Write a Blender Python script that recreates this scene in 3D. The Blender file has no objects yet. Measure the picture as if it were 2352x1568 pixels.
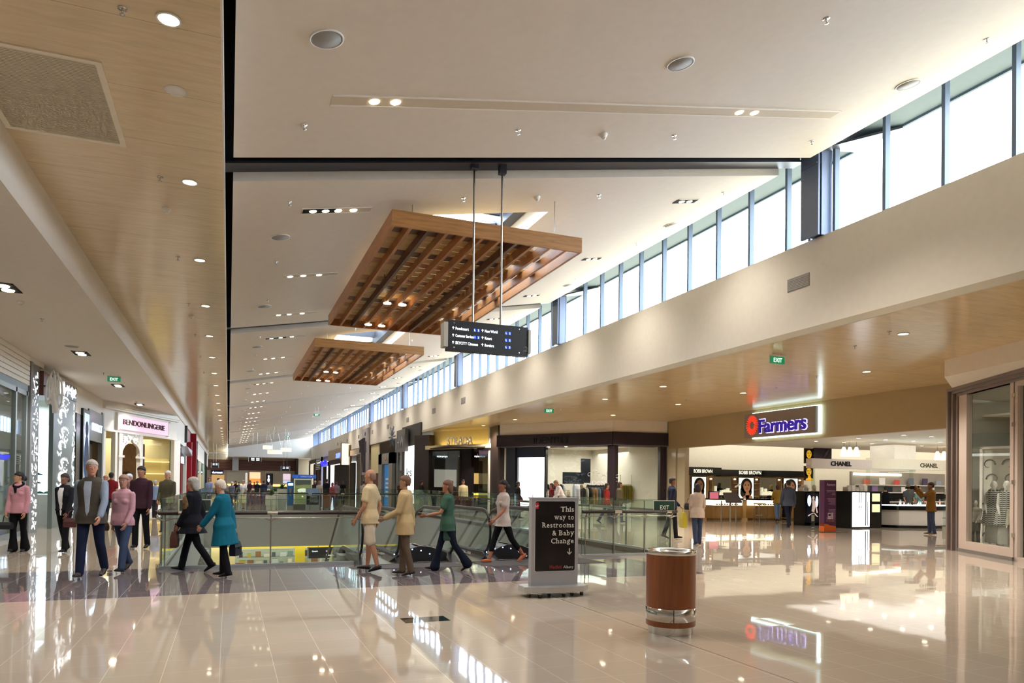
import bpy, math, random
from mathutils import Vector, Matrix, noise
from math import sin, cos, pi, radians as R_, sqrt, atan2
random.seed(7)
S = bpy.context.scene
COL = S.collection
# ------------------------------------------------------------ camera
F_PX, PY0 = 1646.6, 1095.45
YAW, PITCH, ROLL = R_(21.588), R_(0.629), R_(0.662)
CAM = Vector((0, 0, 1.46))
_r = Vector((cos(YAW), -sin(YAW), 0)); _f = Vector((sin(YAW), cos(YAW), 0)); _u = Vector((0, 0, 1))
_f2 = _f*cos(PITCH)+_u*sin(PITCH); _u2 = _u*cos(PITCH)-_f*sin(PITCH)
CR = _r*cos(ROLL)+_u2*sin(ROLL); CU = _u2*cos(ROLL)-_r*sin(ROLL); CW = _f2
cd = bpy.data.cameras.new('camera'); cam = bpy.data.objects.new('camera', cd); COL.objects.link(cam)
cd.sensor_width = 36; cd.lens = F_PX/2352*36; cd.shift_y = (PY0-784)/2352; cd.clip_end = 400
cam.matrix_world = Matrix(((CR.x, CU.x, -CW.x, CAM.x), (CR.y, CU.y, -CW.y, CAM.y), (CR.z, CU.z, -CW.z, CAM.z), (0, 0, 0, 1)))
S.camera = cam
def ray(x, y): return CW+CR*((x-1176)/F_PX)-CU*((y-PY0)/F_PX)
def atz(x, y, z): d = ray(x, y); return CAM+d*((z-CAM.z)/d.z)
def atX(x, y, X): d = ray(x, y); return CAM+d*(X/d.x)
def atY(x, y, Y): d = ray(x, y); return CAM+d*(Y/d.y)
# ------------------------------------------------------------ view + world
S.view_settings.view_transform = 'Standard'; S.view_settings.look = 'None'
S.view_settings.gamma = 1.0; S.view_settings.use_curve_mapping = False
S.view_settings.exposure = 0.6
try:
    S.cycles.max_bounces = 10; S.cycles.diffuse_bounces = 5; S.cycles.glossy_bounces = 5; S.cycles.transparent_max_bounces = 24
    S.cycles.sample_clamp_indirect = 6.0; S.cycles.caustics_reflective = False; S.cycles.caustics_refractive = False
except Exception: pass
W = bpy.data.worlds.new('overcast_sky'); S.world = W; W.use_nodes = True
bg = W.node_tree.nodes['Background']; bg.inputs[0].default_value = (0.74, 0.87, 1.0, 1); bg.inputs[1].default_value = 11
WARM = (1.0, 0.925, 0.82); COOL = (0.76, 0.88, 1.0); NEUT = (1.0, 0.95, 0.87)
def area(name, loc, sx, sy, power, color=NEUT, rot=(0, 0, 0), spread=pi):
    l = bpy.data.lights.new(name, 'AREA'); l.shape = 'RECTANGLE'; l.size = sx; l.size_y = sy; l.energy = power; l.color = color; l.spread = spread
    o = bpy.data.objects.new(name, l); COL.objects.link(o); o.location = loc; o.rotation_euler = rot
    return o
def spot(name, loc, power, ang=100, color=WARM, rot=(0, 0, 0), r=.06, blend=.6):
    l = bpy.data.lights.new(name, 'SPOT'); l.energy = power; l.color = color; l.spot_size = R_(ang); l.spot_blend = blend; l.shadow_soft_size = r
    o = bpy.data.objects.new(name, l); COL.objects.link(o); o.location = loc; o.rotation_euler = rot
    return o
# bay geometry of the hall
BAY = 10.95; J0 = 9.8                     # first roof joint, then every 10.95 m
ZC = lambda x: 5.6+0.179*x               # underside of the sloping ceiling
ZP, ZL, ZR = 5.4, 4.75, 4.3              # plywood soffit, low left ceiling, right soffit
# large lights: portals guide the daylight in through the clerestory and the rooflights
def portal(name, loc, sx, sy, rot=(0, 0, 0)):
    o = area(name, loc, sx, sy, 1, COOL, rot); o.data.cycles.is_portal = True
for k in range(9):
    portal('clerestory_portal', (10.06, J0-BAY+.9+BAY*k+4.9, 6.8), 1.6, 9.8, (0, R_(90), 0))
for k in range(2):
    portal('rooflight_portal', (4.3, 14.9+BAY*k, ZC(4.3)+1.2), 2.3, 5.4)
# ceiling panels of the shops and of the lower floor
area('store_ceiling_light', (30, 17, 3.28), 18, 12, 470, NEUT)
area('store_cove_light', (30, 26.6, 3.9), 22, .3, 150, (1, .95, .82), (R_(35), 0, 0))
area('clothes_shop_light', (16.2, 31.2, 3.1), 5, 3, 130, NEUT)
area('dark_shop_light', (12.9, 37.4, 3.1), 2.2, 2, 10, NEUT)
area('left_shop_light', (-7.2, 17, 3.9), 2, 9, 60, NEUT)
area('shoe_shop_light', (-6.2, 26.3, 3.9), 1.2, 3, 60, COOL)
area('lingerie_shop_light', (-5.2, 40, 3.6), 3, 3, 110, (1, .88, .66))
area('right_shop_light', (18.0, 9.6, 3.7), 2, 3, 90, NEUT)
area('lower_floor_light', (3, 33, -1.9), 9, 5, 130, NEUT)
area('lower_store_light', (3, 41, -1.9), 9, 3, 150, NEUT)
area('far_hall_light', (3, 101, 3.9), 9, 4, 240, WARM)
# ------------------------------------------------------------ materials
def lin(c):
    if isinstance(c, str): c = [int(c[i:i+2], 16)/255 for i in (0, 2, 4)]
    return tuple((v/12.92 if v <= .04045 else ((v+.055)/1.055)**2.4) for v in c)+(1,)
MATS = {}
def mat(name, col, rough=.6, metal=0, spec=.5, emit=None, es=0, noise_=0, nscale=8, coat=0, bump=0, bscale=60, stretch=None):
    if name in MATS: return MATS[name]
    m = bpy.data.materials.new(name); m.use_nodes = True; nt = m.node_tree; b = nt.nodes['Principled BSDF']
    b.inputs['Base Color'].default_value = lin(col); b.inputs['Roughness'].default_value = rough; b.inputs['Metallic'].default_value = metal
    b.inputs['Specular IOR Level'].default_value = spec; b.inputs['Coat Weight'].default_value = coat; b.inputs['Coat Roughness'].default_value = .08
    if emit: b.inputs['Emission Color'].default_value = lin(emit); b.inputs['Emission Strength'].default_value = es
    tc = nt.nodes.new('ShaderNodeTexCoord'); mp = nt.nodes.new('ShaderNodeMapping'); nt.links.new(tc.outputs['Object'], mp.inputs[0])
    if stretch: mp.inputs['Scale'].default_value = stretch
    n = nt.nodes.new('ShaderNodeTexNoise'); n.inputs['Scale'].default_value = nscale; n.inputs['Detail'].default_value = 4; nt.links.new(mp.outputs[0], n.inputs[0])
    mx = nt.nodes.new('ShaderNodeMix'); mx.data_type = 'RGBA'; mx.blend_type = 'MULTIPLY'
    mr = nt.nodes.new('ShaderNodeMapRange'); mr.inputs[1].default_value = .3; mr.inputs[2].default_value = .7
    mr.inputs[3].default_value = 1-(noise_ or .04); mr.inputs[4].default_value = 1.0
    nt.links.new(n.outputs[0], mr.inputs[0]); mx.inputs[0].default_value = 1; mx.inputs[6].default_value = lin(col); nt.links.new(mr.outputs[0], mx.inputs[7])
    nt.links.new(mx.outputs[2], b.inputs['Base Color'])
    if bump:
        n2 = nt.nodes.new('ShaderNodeTexNoise'); n2.inputs['Scale'].default_value = bscale; nt.links.new(mp.outputs[0], n2.inputs[0])
        bp = nt.nodes.new('ShaderNodeBump'); bp.inputs['Strength'].default_value = bump; bp.inputs['Distance'].default_value = .01
        nt.links.new(n2.outputs[0], bp.inputs['Height']); nt.links.new(bp.outputs[0], b.inputs['Normal'])
    MATS[name] = m; return m
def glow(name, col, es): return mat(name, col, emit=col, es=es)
def cloth(col, key=None): return mat('cloth_'+(key or col), col, .9, spec=.15, noise_=.16, nscale=7, bump=.5, bscale=14)
def glassm(name, tint, refl=.08, dens=1.0):
    if name in MATS: return MATS[name]
    m = bpy.data.materials.new(name); m.use_nodes = True; nt = m.node_tree; nt.nodes.clear()
    o = nt.nodes.new('ShaderNodeOutputMaterial'); t = nt.nodes.new('ShaderNodeBsdfTransparent'); g = nt.nodes.new('ShaderNodeBsdfGlossy')
    t.inputs[0].default_value = lin(tint); g.inputs['Roughness'].default_value = .02; g.inputs[0].default_value = (.9, .95, .95, 1)
    lw = nt.nodes.new('ShaderNodeLayerWeight'); lw.inputs[0].default_value = .5
    pw = nt.nodes.new('ShaderNodeMath'); pw.operation = 'POWER'; pw.inputs[1].default_value = 4.5; nt.links.new(lw.outputs['Facing'], pw.inputs[0])
    mu = nt.nodes.new('ShaderNodeMath'); mu.operation = 'MULTIPLY_ADD'; mu.inputs[1].default_value = .9*dens; mu.inputs[2].default_value = refl; mu.use_clamp = True
    mx = nt.nodes.new('ShaderNodeMixShader'); nt.links.new(pw.outputs[0], mu.inputs[0]); nt.links.new(mu.outputs[0], mx.inputs[0])
    nt.links.new(t.outputs[0], mx.inputs[1]); nt.links.new(g.outputs[0], mx.inputs[2]); nt.links.new(mx.outputs[0], o.inputs[0])
    MATS[name] = m; return m
def nodes(m): return m.node_tree.nodes, m.node_tree.links
def math_(nt, op, a, b=None, c=None):
    n = nt.nodes.new('ShaderNodeMath'); n.operation = op
    for i, v in enumerate((a, b, c)):
        if v is None: continue
        if isinstance(v, (int, float)): n.inputs[i].default_value = v
        else: nt.links.new(v, n.inputs[i])
    return n.outputs[0]
def floor_mat():
    m = bpy.data.materials.new('polished_tile'); m.use_nodes = True; nt = m.node_tree; b = nt.nodes['Principled BSDF']; L = nt.links.new
    tc = nt.nodes.new('ShaderNodeTexCoord'); sx = nt.nodes.new('ShaderNodeSeparateXYZ'); L(tc.outputs['Object'], sx.inputs[0]); X, Y = sx.outputs[0], sx.outputs[1]
    def line(v, off, per, w):
        f = math_(nt, 'FRACT', math_(nt, 'DIVIDE', math_(nt, 'ADD', v, off), per))
        d = math_(nt, 'MINIMUM', f, math_(nt, 'SUBTRACT', 1, f)); return math_(nt, 'LESS_THAN', d, w/per)
    g = math_(nt, 'MAXIMUM', line(X, 40.04, .4, .0022), math_(nt, 'MULTIPLY', line(Y, 39.95, .4, .002), .6))
    # dark granite band in front of the well
    def inside(v, a, bb): return math_(nt, 'MULTIPLY', math_(nt, 'GREATER_THAN', v, a), math_(nt, 'LESS_THAN', v, bb))
    band = math_(nt, 'MULTIPLY', inside(Y, 10.12, 13.3), inside(X, -9, 7.55))
    inset = math_(nt, 'MULTIPLY', inside(Y, 7.4, 7.69), inside(X, 1.75, 2.24))
    joint = math_(nt, 'MULTIPLY', inside(X, 3.995, 4.005), math_(nt, 'LESS_THAN', Y, 10.1))
    cell = nt.nodes.new('ShaderNodeTexWhiteNoise'); cell.noise_dimensions = '2D'; cv = nt.nodes.new('ShaderNodeCombineXYZ')
    L(math_(nt, 'FLOOR', math_(nt, 'DIVIDE', math_(nt, 'ADD', X, 40.04), .4)), cv.inputs[0]); L(math_(nt, 'FLOOR', math_(nt, 'DIVIDE', math_(nt, 'ADD', Y, 39.95), .4)), cv.inputs[1]); L(cv.outputs[0], cell.inputs[0])
    cr = nt.nodes.new('ShaderNodeMapRange'); cr.inputs[3].default_value = .955; cr.inputs[4].default_value = 1; L(cell.outputs[0], cr.inputs[0])
    n = nt.nodes.new('ShaderNodeTexNoise'); n.inputs['Scale'].default_value = 26; n.inputs['Detail'].default_value = 8; n.inputs['Roughness'].default_value = .75; L(tc.outputs['Object'], n.inputs[0])
    rp = nt.nodes.new('ShaderNodeValToRGB'); rp.color_ramp.elements[0].position = .42; rp.color_ramp.elements[0].color = lin('5e565a'); rp.color_ramp.elements[1].position = .62; rp.color_ramp.elements[1].color = lin('827a7c'); L(n.outputs[0], rp.inputs[0])
    def mixc(f, a, bcol, op='MIX'):
        x = nt.nodes.new('ShaderNodeMix'); x.data_type = 'RGBA'; x.blend_type = op
        for i, v in ((0, f), (6, a), (7, bcol)):
            if isinstance(v, tuple): x.inputs[i].default_value = v
            elif isinstance(v, (int, float)): x.inputs[i].default_value = v
            else: L(v, x.inputs[i])
        return x.outputs[2]
    base = mixc(1.0, lin('b5a697'), cr.outputs[0], 'MULTIPLY')
    c = mixc(band, base, rp.outputs[0]); c = mixc(math_(nt, 'MULTIPLY', g, .55), c, lin('efe4d6'))
    c = mixc(inset, c, lin('1c1a22')); c = mixc(joint, c, lin('5d4a34')); L(c, b.inputs['Base Color'])
    b.inputs['Roughness'].default_value = .035; b.inputs['IOR'].default_value = 1.62; b.inputs['Specular IOR Level'].default_value = .62
    # slight tilt of each tile breaks the reflections at the joints
    w = nt.nodes.new('ShaderNodeTexWhiteNoise'); w.noise_dimensions = '2D'; L(cv.outputs[0], w.inputs[0])
    wm = nt.nodes.new('ShaderNodeVectorMath'); wm.operation = 'MULTIPLY_ADD'; L(w.outputs[1], wm.inputs[0]); wm.inputs[1].default_value = (.0045, .0045, 0); wm.inputs[2].default_value = (-.00225, -.00225, 1)
    nn = nt.nodes.new('ShaderNodeVectorMath'); nn.operation = 'NORMALIZE'; L(wm.outputs[0], nn.inputs[0])
    bp = nt.nodes.new('ShaderNodeBump'); n3 = nt.nodes.new('ShaderNodeTexNoise'); n3.inputs['Scale'].default_value = 2.2; L(tc.outputs['Object'], n3.inputs[0]); L(n3.outputs[0], bp.inputs['Height'])
    bp.inputs['Strength'].default_value = .006; bp.inputs['Distance'].default_value = .01; L(nn.outputs[0], bp.inputs['Normal']); L(bp.outputs[0], b.inputs['Normal'])
    return m
def ply_mat(name, col, ox=0, oy=0, px=2.4, py=1.2, rough=.16):
    m = bpy.data.materials.new(name); m.use_nodes = True; nt = m.node_tree; b = nt.nodes['Principled BSDF']; L = nt.links.new
    tc = nt.nodes.new('ShaderNodeTexCoord'); sx = nt.nodes.new('ShaderNodeSeparateXYZ'); L(tc.outputs['Object'], sx.inputs[0])
    def line(v, off, per, w):
        f = math_(nt, 'FRACT', math_(nt, 'DIVIDE', math_(nt, 'ADD', v, off), per)); d = math_(nt, 'MINIMUM', f, math_(nt, 'SUBTRACT', 1, f)); return math_(nt, 'LESS_THAN', d, w/per)
    g = math_(nt, 'MAXIMUM', line(sx.outputs[0], 60+ox, px, .003), line(sx.outputs[1], 60+oy, py, .003))
    mp = nt.nodes.new('ShaderNodeMapping'); mp.inputs['Scale'].default_value = (.9, 7, 1); L(tc.outputs['Object'], mp.inputs[0])
    n = nt.nodes.new('ShaderNodeTexNoise'); n.inputs['Scale'].default_value = 2.2; n.inputs['Detail'].default_value = 5; n.inputs['Distortion'].default_value = .8; L(mp.outputs[0], n.inputs[0])
    rp = nt.nodes.new('ShaderNodeValToRGB'); a = lin(col); rp.color_ramp.elements[0].position = .3; rp.color_ramp.elements[0].color = tuple(v*.86 for v in a[:3])+(1,); rp.color_ramp.elements[1].position = .62; rp.color_ramp.elements[1].color = a; L(n.outputs[0], rp.inputs[0])
    x = nt.nodes.new('ShaderNodeMix'); x.data_type = 'RGBA'; L(g, x.inputs[0]); L(rp.outputs[0], x.inputs[6]); x.inputs[7].default_value = tuple(v*.45 for v in a[:3])+(1,); L(x.outputs[2], b.inputs['Base Color'])
    b.inputs['Roughness'].default_value = rough; b.inputs['Specular IOR Level'].default_value = .45
    return m
def wood(name, col, rough=.45, stretch=(1, 1, 1), sc=6, var=.35, grain=(12, 12, 1)):
    if name in MATS: return MATS[name]
    m = mat(name, col, rough); nt = m.node_tree; b = nt.nodes['Principled BSDF']; L = nt.links.new
    tc = nt.nodes.new('ShaderNodeTexCoord'); mp = nt.nodes.new('ShaderNodeMapping'); mp.inputs['Scale'].default_value = grain; L(tc.outputs['Object'], mp.inputs[0])
    n = nt.nodes.new('ShaderNodeTexNoise'); n.inputs['Scale'].default_value = sc; n.inputs['Detail'].default_value = 6; L(mp.outputs[0], n.inputs[0])
    rp = nt.nodes.new('ShaderNodeValToRGB'); a = lin(col); rp.color_ramp.elements[0].position = .3; rp.color_ramp.elements[0].color = tuple(v*(1-var) for v in a[:3])+(1,); rp.color_ramp.elements[1].position = .65; rp.color_ramp.elements[1].color = a
    L(n.outputs[0], rp.inputs[0]); L(rp.outputs[0], b.inputs['Base Color']); return m
def paint(col, key=None, rough=.7): return mat('paint_'+(key or col), col, rough, spec=.3)
FLOOR = floor_mat()
PLY = ply_mat('plywood_left', 'd8c4a0', 0, .35); PLYR = ply_mat('plywood_right', 'd0b88c', .6, .5, 1.8, 1.2, .2)
WHITE = paint('e2dace', 'ceiling_white'); CREAM = paint('e4dccf', 'wall_cream'); PURE = paint('eeeae2', 'pure_white')
BLACKV = paint('08080a', 'void_black', .9); STEELD = mat('steel_blue_grey', '33343c', .45, spec=.4); STEEL = mat('brushed_steel', 'b9b4ab', .25, 1); CHROME = mat('polished_steel', 'cfc9c0', .12, 1)
ALU = mat('aluminium', 'a9adb2', .4, .6); GREYP = paint('9c9a98', 'slab_grey'); DARKB = wood('dark_brown_panel', '2e211c', .4, sc=4); BLACKG = mat('black_gloss', '0b0b0d', .15)
DARKG = paint('3a3733', 'dark_grey_panel', .5); TAN = paint('9c8a66', 'tan_fascia', .35)
GLASS = glassm('clear_glass', 'eef4f1', .05); GLASSB = glassm('balustrade_glass', 'f0f6f2', .05, .8); GLASSE = mat('glass_edge_green', '3c5a4c', .1); GLASSW = glassm('window_glass', 'f6faff', .03, .12)
# ------------------------------------------------------------ mesh builder
class MB:
    def __init__(s): s.v = []; s.f = []; s.m = []; s.sm = []
    def add(s, vs, fs, mi=0, smooth=False):
        o = len(s.v); s.v += [tuple(v) for v in vs]; s.f += [tuple(i+o for i in f) for f in fs]; s.m += [mi]*len(fs); s.sm += [smooth]*len(fs); return s
    def box(s, a, b, mi=0):
        x0, x1 = sorted((a[0], b[0])); y0, y1 = sorted((a[1], b[1])); z0, z1 = sorted((a[2], b[2]))
        return s.add([(x0, y0, z0), (x1, y0, z0), (x1, y1, z0), (x0, y1, z0), (x0, y0, z1), (x1, y0, z1), (x1, y1, z1), (x0, y1, z1)],
                     [(0, 3, 2, 1), (4, 5, 6, 7), (0, 1, 5, 4), (1, 2, 6, 5), (2, 3, 7, 6), (3, 0, 4, 7)], mi)
    def slab(s, p, q, z0, z1, t, mi=0):      # upright wall piece between plan points p and q, thickness t to the left of p->q
        d = Vector((q[0]-p[0], q[1]-p[1], 0)).normalized(); n = Vector((-d.y, d.x, 0))*t
        P = [Vector((p[0], p[1], 0)), Vector((q[0], q[1], 0))]; P += [P[1]+n, P[0]+n]
        return s.prism([(v.x, v.y) for v in P], z0, z1, mi)
    def prism(s, poly, z0, z1, mi=0):
        n = len(poly); ar = sum(poly[i][0]*poly[(i+1) % n][1]-poly[(i+1) % n][0]*poly[i][1] for i in range(n))
        if ar < 0: poly = poly[::-1]
        vs = [(x, y, z0) for x, y in poly]+[(x, y, z1) for x, y in poly]
        return s.add(vs, [tuple(range(n))[::-1], tuple(range(n, 2*n))]+[(i, (i+1) % n, n+(i+1) % n, n+i) for i in range(n)], mi)
    def prismv(s, pts, ext, mi=0):            # polygon of 3-D points extruded by a vector
        n = len(pts); e = Vector(ext); P = [Vector(p) for p in pts]; nrm = Vector((0, 0, 0))
        for i in range(n): nrm += P[i].cross(P[(i+1) % n])
        if nrm.dot(e) > 0: P = P[::-1]
        vs = P+[p+e for p in P]
        return s.add(vs, [tuple(range(n)), tuple(range(n, 2*n))[::-1]]+[(i, n+i, n+(i+1) % n, (i+1) % n) for i in range(n)], mi)
    def tube(s, pts, r, n=8, mi=0, ref=None, cap=True):
        P = [Vector(p) for p in pts]; rs = r if isinstance(r, (list, tuple)) else [r]*len(P); rings = []
        for i, p in enumerate(P):
            d = (P[min(i+1, len(P)-1)]-P[max(i-1, 0)]).normalized(); a = Vector(ref) if ref else (Vector((0, 0, 1)) if abs(d.z) < .9 else Vector((1, 0, 0)))
            u = d.cross(a).normalized(); w = d.cross(u).normalized(); rr = rs[i]; ra, rb = rr if isinstance(rr, tuple) else (rr, rr)
            rings.append([p+u*(cos(2*pi*k/n)*ra)+w*(sin(2*pi*k/n)*rb) for k in range(n)])
        return s.rings(rings, mi, cap)
    def rings(s, rings, mi=0, cap=True, smooth=True):
        n = len(rings[0]); vs = [v for r in rings for v in r]; fs = []
        for i in range(len(rings)-1):
            for k in range(n): fs.append((i*n+k, (i+1)*n+k, (i+1)*n+(k+1) % n, i*n+(k+1) % n))
        s.add(vs, fs, mi, smooth)
        if cap:
            s.add(rings[0], [tuple(range(n))], mi); s.add(rings[-1], [tuple(range(n))[::-1]], mi)
        return s
    def lathe(s, prof, n=24, c=(0, 0, 0), mi=0, cap=True):
        return s.rings([[(c[0]+r*cos(-2*pi*k/n), c[1]+r*sin(-2*pi*k/n), c[2]+z) for k in range(n)] for r, z in prof], mi, cap)
    def ball(s, c, r, n=10, mi=0):
        rx, ry, rz = r if isinstance(r, tuple) else (r, r, r); m = max(4, n//2+1)
        return s.rings([[(c[0]+rx*max(.02, sin(pi*i/m))*cos(-2*pi*k/n), c[1]+ry*max(.02, sin(pi*i/m))*sin(-2*pi*k/n), c[2]-rz*cos(pi*i/m)) for k in range(n)] for i in range(m+1)], mi)
    def quad(s, a, b, c, d, mi=0): return s.add([a, b, c, d], [(0, 1, 2, 3)], mi)
    def disc(s, c, r, nrm=(0, 0, -1), n=16, mi=0, t=.004):
        N = Vector(nrm).normalized(); return s.tube([Vector(c), Vector(c)+N*t], r, n, mi)
    def text(s, txt, o, right, up, h, w=None, depth=.01, mi=0, bold=0, align='L', shear=0):
        c = bpy.data.curves.new('t', 'FONT'); c.body = txt; c.size = 1; c.offset = bold; c.resolution_u = 3; c.shear = shear
        ob = bpy.data.objects.new('t', c); COL.objects.link(ob); dg = bpy.context.evaluated_depsgraph_get(); dg.update()
        me = bpy.data.meshes.new_from_object(ob.evaluated_get(dg)); bpy.data.objects.remove(ob); bpy.data.curves.remove(c)
        if not me.vertices: return s
        xs = [v.co.x for v in me.vertices]; x0, x1 = min(xs), max(xs); sy = h/.73; sxx = (w/(x1-x0)) if w else sy
        wid = (x1-x0)*sxx; off = {'L': 0, 'C': -wid/2, 'R': -wid}[align]
        o = Vector(o); r = Vector(right).normalized(); u = Vector(up).normalized(); nn = r.cross(u)
        fr = [o+r*((v.co.x-x0)*sxx+off)+u*(v.co.y*sy) for v in me.vertices]; fs = [tuple(p.vertices) for p in me.polygons]
        s.add([v+nn*depth for v in fr], fs, mi)
        if depth > .004:
            ed = {}
            for f in fs:
                for i in range(len(f)): ed[(f[i], f[(i+1) % len(f)])] = 1
            bd = [e for e in ed if (e[1], e[0]) not in ed]; k = len(fr)
            s.add(fr+[v+nn*depth for v in fr], [(a, b, b+k, a+k) for a, b in bd], mi)
        bpy.data.meshes.remove(me); return s
def mesh_of(name, mb, mats):
    me = bpy.data.meshes.new(name); me.from_pydata(mb.v, [], mb.f); mats = mats if isinstance(mats, (list, tuple)) else [mats]
    for m in mats: me.materials.append(m)
    me.polygons.foreach_set('material_index', mb.m); me.polygons.foreach_set('use_smooth', mb.sm); me.update(); return me
def obj(name, mb, mats, parent=None, world=False):
    if world and parent is not None:
        o = parent; off = Vector((0, 0, 0))
        M = parent.matrix_basis.copy()
        if parent.parent is not None: M = parent.parent.matrix_basis @ M
        Mi = M.inverted(); mb.v = [tuple(Mi @ Vector(v)) for v in mb.v]
    ob = bpy.data.objects.new(name, mesh_of(name, mb, mats)); COL.objects.link(ob)
    if parent is not None: ob.parent = parent
    return ob
def thing(name, label, cat, loc=(0, 0, 0), rz=0, group=None):
    o = bpy.data.objects.new(name, None); COL.objects.link(o); o.empty_display_size = .2
    o.matrix_basis = Matrix.Translation(Vector(loc)) @ Matrix.Rotation(rz, 4, 'Z'); o['label'] = label; o['category'] = cat
    if group: o['group'] = group
    return o
def tag(o, label, cat, group=None):
    o['label'] = label; o['category'] = cat
    if group: o['group'] = group
    return o
def struct(name, mb, m, parent=None, world=True):
    o = obj(name, mb, m, parent, world)
    if parent is None: o['kind'] = 'structure'
    return o
def dup(root, loc=None, rz=None, label=None):
    r = root.copy(); COL.objects.link(r)
    if loc is not None: r.matrix_basis = Matrix.Translation(Vector(loc)) @ Matrix.Rotation(rz or 0, 4, 'Z')
    if label: r['label'] = label
    for ch in list(root.children):
        c = ch.copy(); COL.objects.link(c); c.parent = r
        for g in list(ch.children):
            d = g.copy(); COL.objects.link(d); d.parent = c
    return r
# ------------------------------------------------------------ structure
VX0, VX1, VY0, VY1 = -1.06, 9.0, 13.12, 38.0       # the well in the floor
m = MB()
for a, b, c, d in ((-9, 46, -7, VY0), (-9, VX0, VY0, VY1), (VX1, 46, VY0, VY1), (-9, 46, VY1, 125)):
    m.quad((a, c, 0), (b, c, 0), (b, d, 0), (a, d, 0))
struct('floor', m, FLOOR)
m = MB()
m.box((VX0-.3, VY0-.3, -1.75), (VX1+.3, VY0-.001, -.004)).box((VX0-.3, VY0, -1.75), (VX0-.001, VY1, -.004)).box((VX1+.001, VY0, -1.75), (VX1+.3, VY1, -.004)).box((VX0-.3, VY1+.001, -1.75), (VX1+.3, VY1+.3, -.004))
struct('trim_1', m, GREYP)
m = MB(); m.box((VX1-.02, VY0, -.13), (VX1, VY1, -.0)).box((VX0, VY1-.02, -.13), (VX1-.02, VY1, 0)).box((VX0, VY0+.02, -.13), (VX0+.02, VY1-.02, 0))
struct('trim_2', m, paint('4b3c2b', 'bronze_edge', .4))
m = MB(); m.box((VX0, VY0, -.1), (2.35, VY0+.03, .03)).box((6.7, VY0, -.1), (VX1, VY0+.03, .03)); struct('trim_3', m, ALU)
# ceilings
m = MB(); m.box((-2.38, -7, ZP), (-.12, 118, ZP+.03)); struct('ceiling', m, PLY)
m = MB(); m.box((-.12, -7, ZP), (-.10, 118, ZP+.22)); struct('trim_4', m, PURE)
m = MB(); m.box((-2.46, -7, ZL), (-2.38, 118, ZP+.03)); struct('trim_5', m, WHITE)
m = MB(); m.box((-9, -7, ZL), (-2.46, 46, ZL+.04)); struct('ceiling', m, WHITE)
m = MB(); m.box((9.85, -7, ZR), (19, 41, ZR+.03)); struct('ceiling', m, PLYR)
m = MB(); m.box((-.2, -7, ZP+.22), (-.16, 118, 6.35)).box((-2.4, -7, ZP+.24), (-.16, 118, ZP+.26)); struct('wall_roof_void', m, BLACKV)
HX0, HX1 = 3.15, 5.5
def slopebox(m, x0, x1, y0, y1, dz0, dz1, mi=0):
    m.prismv([(x0, y0, ZC(x0)+dz0), (x1, y0, ZC(x1)+dz0), (x1, y0, ZC(x1)+dz1), (x0, y0, ZC(x0)+dz1)], (0, y1-y0, 0), mi)
for k in range(0, 9):
    y0 = -7 if k == 0 else J0+BAY*(k-1)+.78; y1 = min(J0+BAY*k, 95)
    m = MB(); d = MB()
    if k in (1, 2):
        ha, hb = y0+1.62, y0+7.0
        for q in ((0.0, HX0, y0, y1), (HX1, 9.47, y0, y1), (HX0, HX1, y0, ha), (HX0, HX1, hb, y1)):
            slopebox(m, *q, 0, .16)
        yy0 = y0-.78
        for q in ((-.2, HX0, yy0, y1), (HX1, 10.75, yy0, y1), (HX0, HX1, yy0, ha), (HX0, HX1, hb, y1)): slopebox(d, *q, .5, .56)
        w = MB()
        for q in ((HX0-.04, HX0, ha, hb), (HX1, HX1+.04, ha, hb), (HX0, HX1, ha-.04, ha), (HX0, HX1, hb, hb+.04)): slopebox(w, *q, .16, 1.25)
        struct('trim_6', w, PURE)
        w = MB()
        for t in range(4):
            yq = ha+.5+t*1.45; w.box((HX0, yq, ZC(HX0)+1.0), (HX1, yq+.09, ZC(HX1)+.85))
        w.prismv([(HX1-.25, ha, ZC(HX1)+.35), (HX1-.02, ha, ZC(HX1)+.35), (HX1-.02, ha, ZC(HX1)+.8), (HX1-.25, ha, ZC(HX1)+.8)], (0, hb-ha, 0))
        w.tube([(HX1-.2, ha+.2, ZC(HX1)+.45), (HX0+.15, ha+2.6, ZC(HX0)+1.1)], .13, 4).tube([(HX1-.2, ha+2.2, ZC(HX1)+.45), (HX0+.15, ha+4.6, ZC(HX0)+1.1)], .1, 4)
        struct('roof_truss', w, STEELD)
        w = MB(); w.quad((HX0, ha, ZC(HX0)+1.2), (HX1, ha, ZC(HX1)+1.2), (HX1, hb, ZC(HX1)+1.2), (HX0, hb, ZC(HX0)+1.2)); struct('window_rooflight', w, GLASSW)
    else:
        slopebox(m, 0.0, 9.47, y0, y1, 0, .16)
        slopebox(d, -.2, 10.75, y0-(.78 if k else 0), y1, .5, .56)
    struct('ceiling', m, WHITE); struct('roof_deck', d, BLACKV)
# steel beam in each joint + column at the clerestory
CY = lambda k: 9.86+10.9*k
for k in range(0, 8):
    y = J0+BAY*k; m = MB()
    slopebox(m, -.15, 9.8, y+.46, y+.76, .12, .15); slopebox(m, -.15, 9.8, y+.59, y+.63, .15, .5)
    struct('steel_beam', m, STEELD)
    m = MB(); c = CY(k)
    m.box((9.72, c, 6.0), (9.76, c+.42, 7.55)).box((10.0, c, 6.0), (10.04, c+.42, 7.65)).box((9.76, c+.19, 6.0), (10.0, c+.23, 7.6)).box((9.70, c+.02, 7.28), (10.02, c+.40, 7.31))
    m.box((9.78, c-.02, 6.0), (9.98, c+.0, 7.6))
    struct('steel_column', m, mat('column_blue_grey', '66728e', .4))
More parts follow.
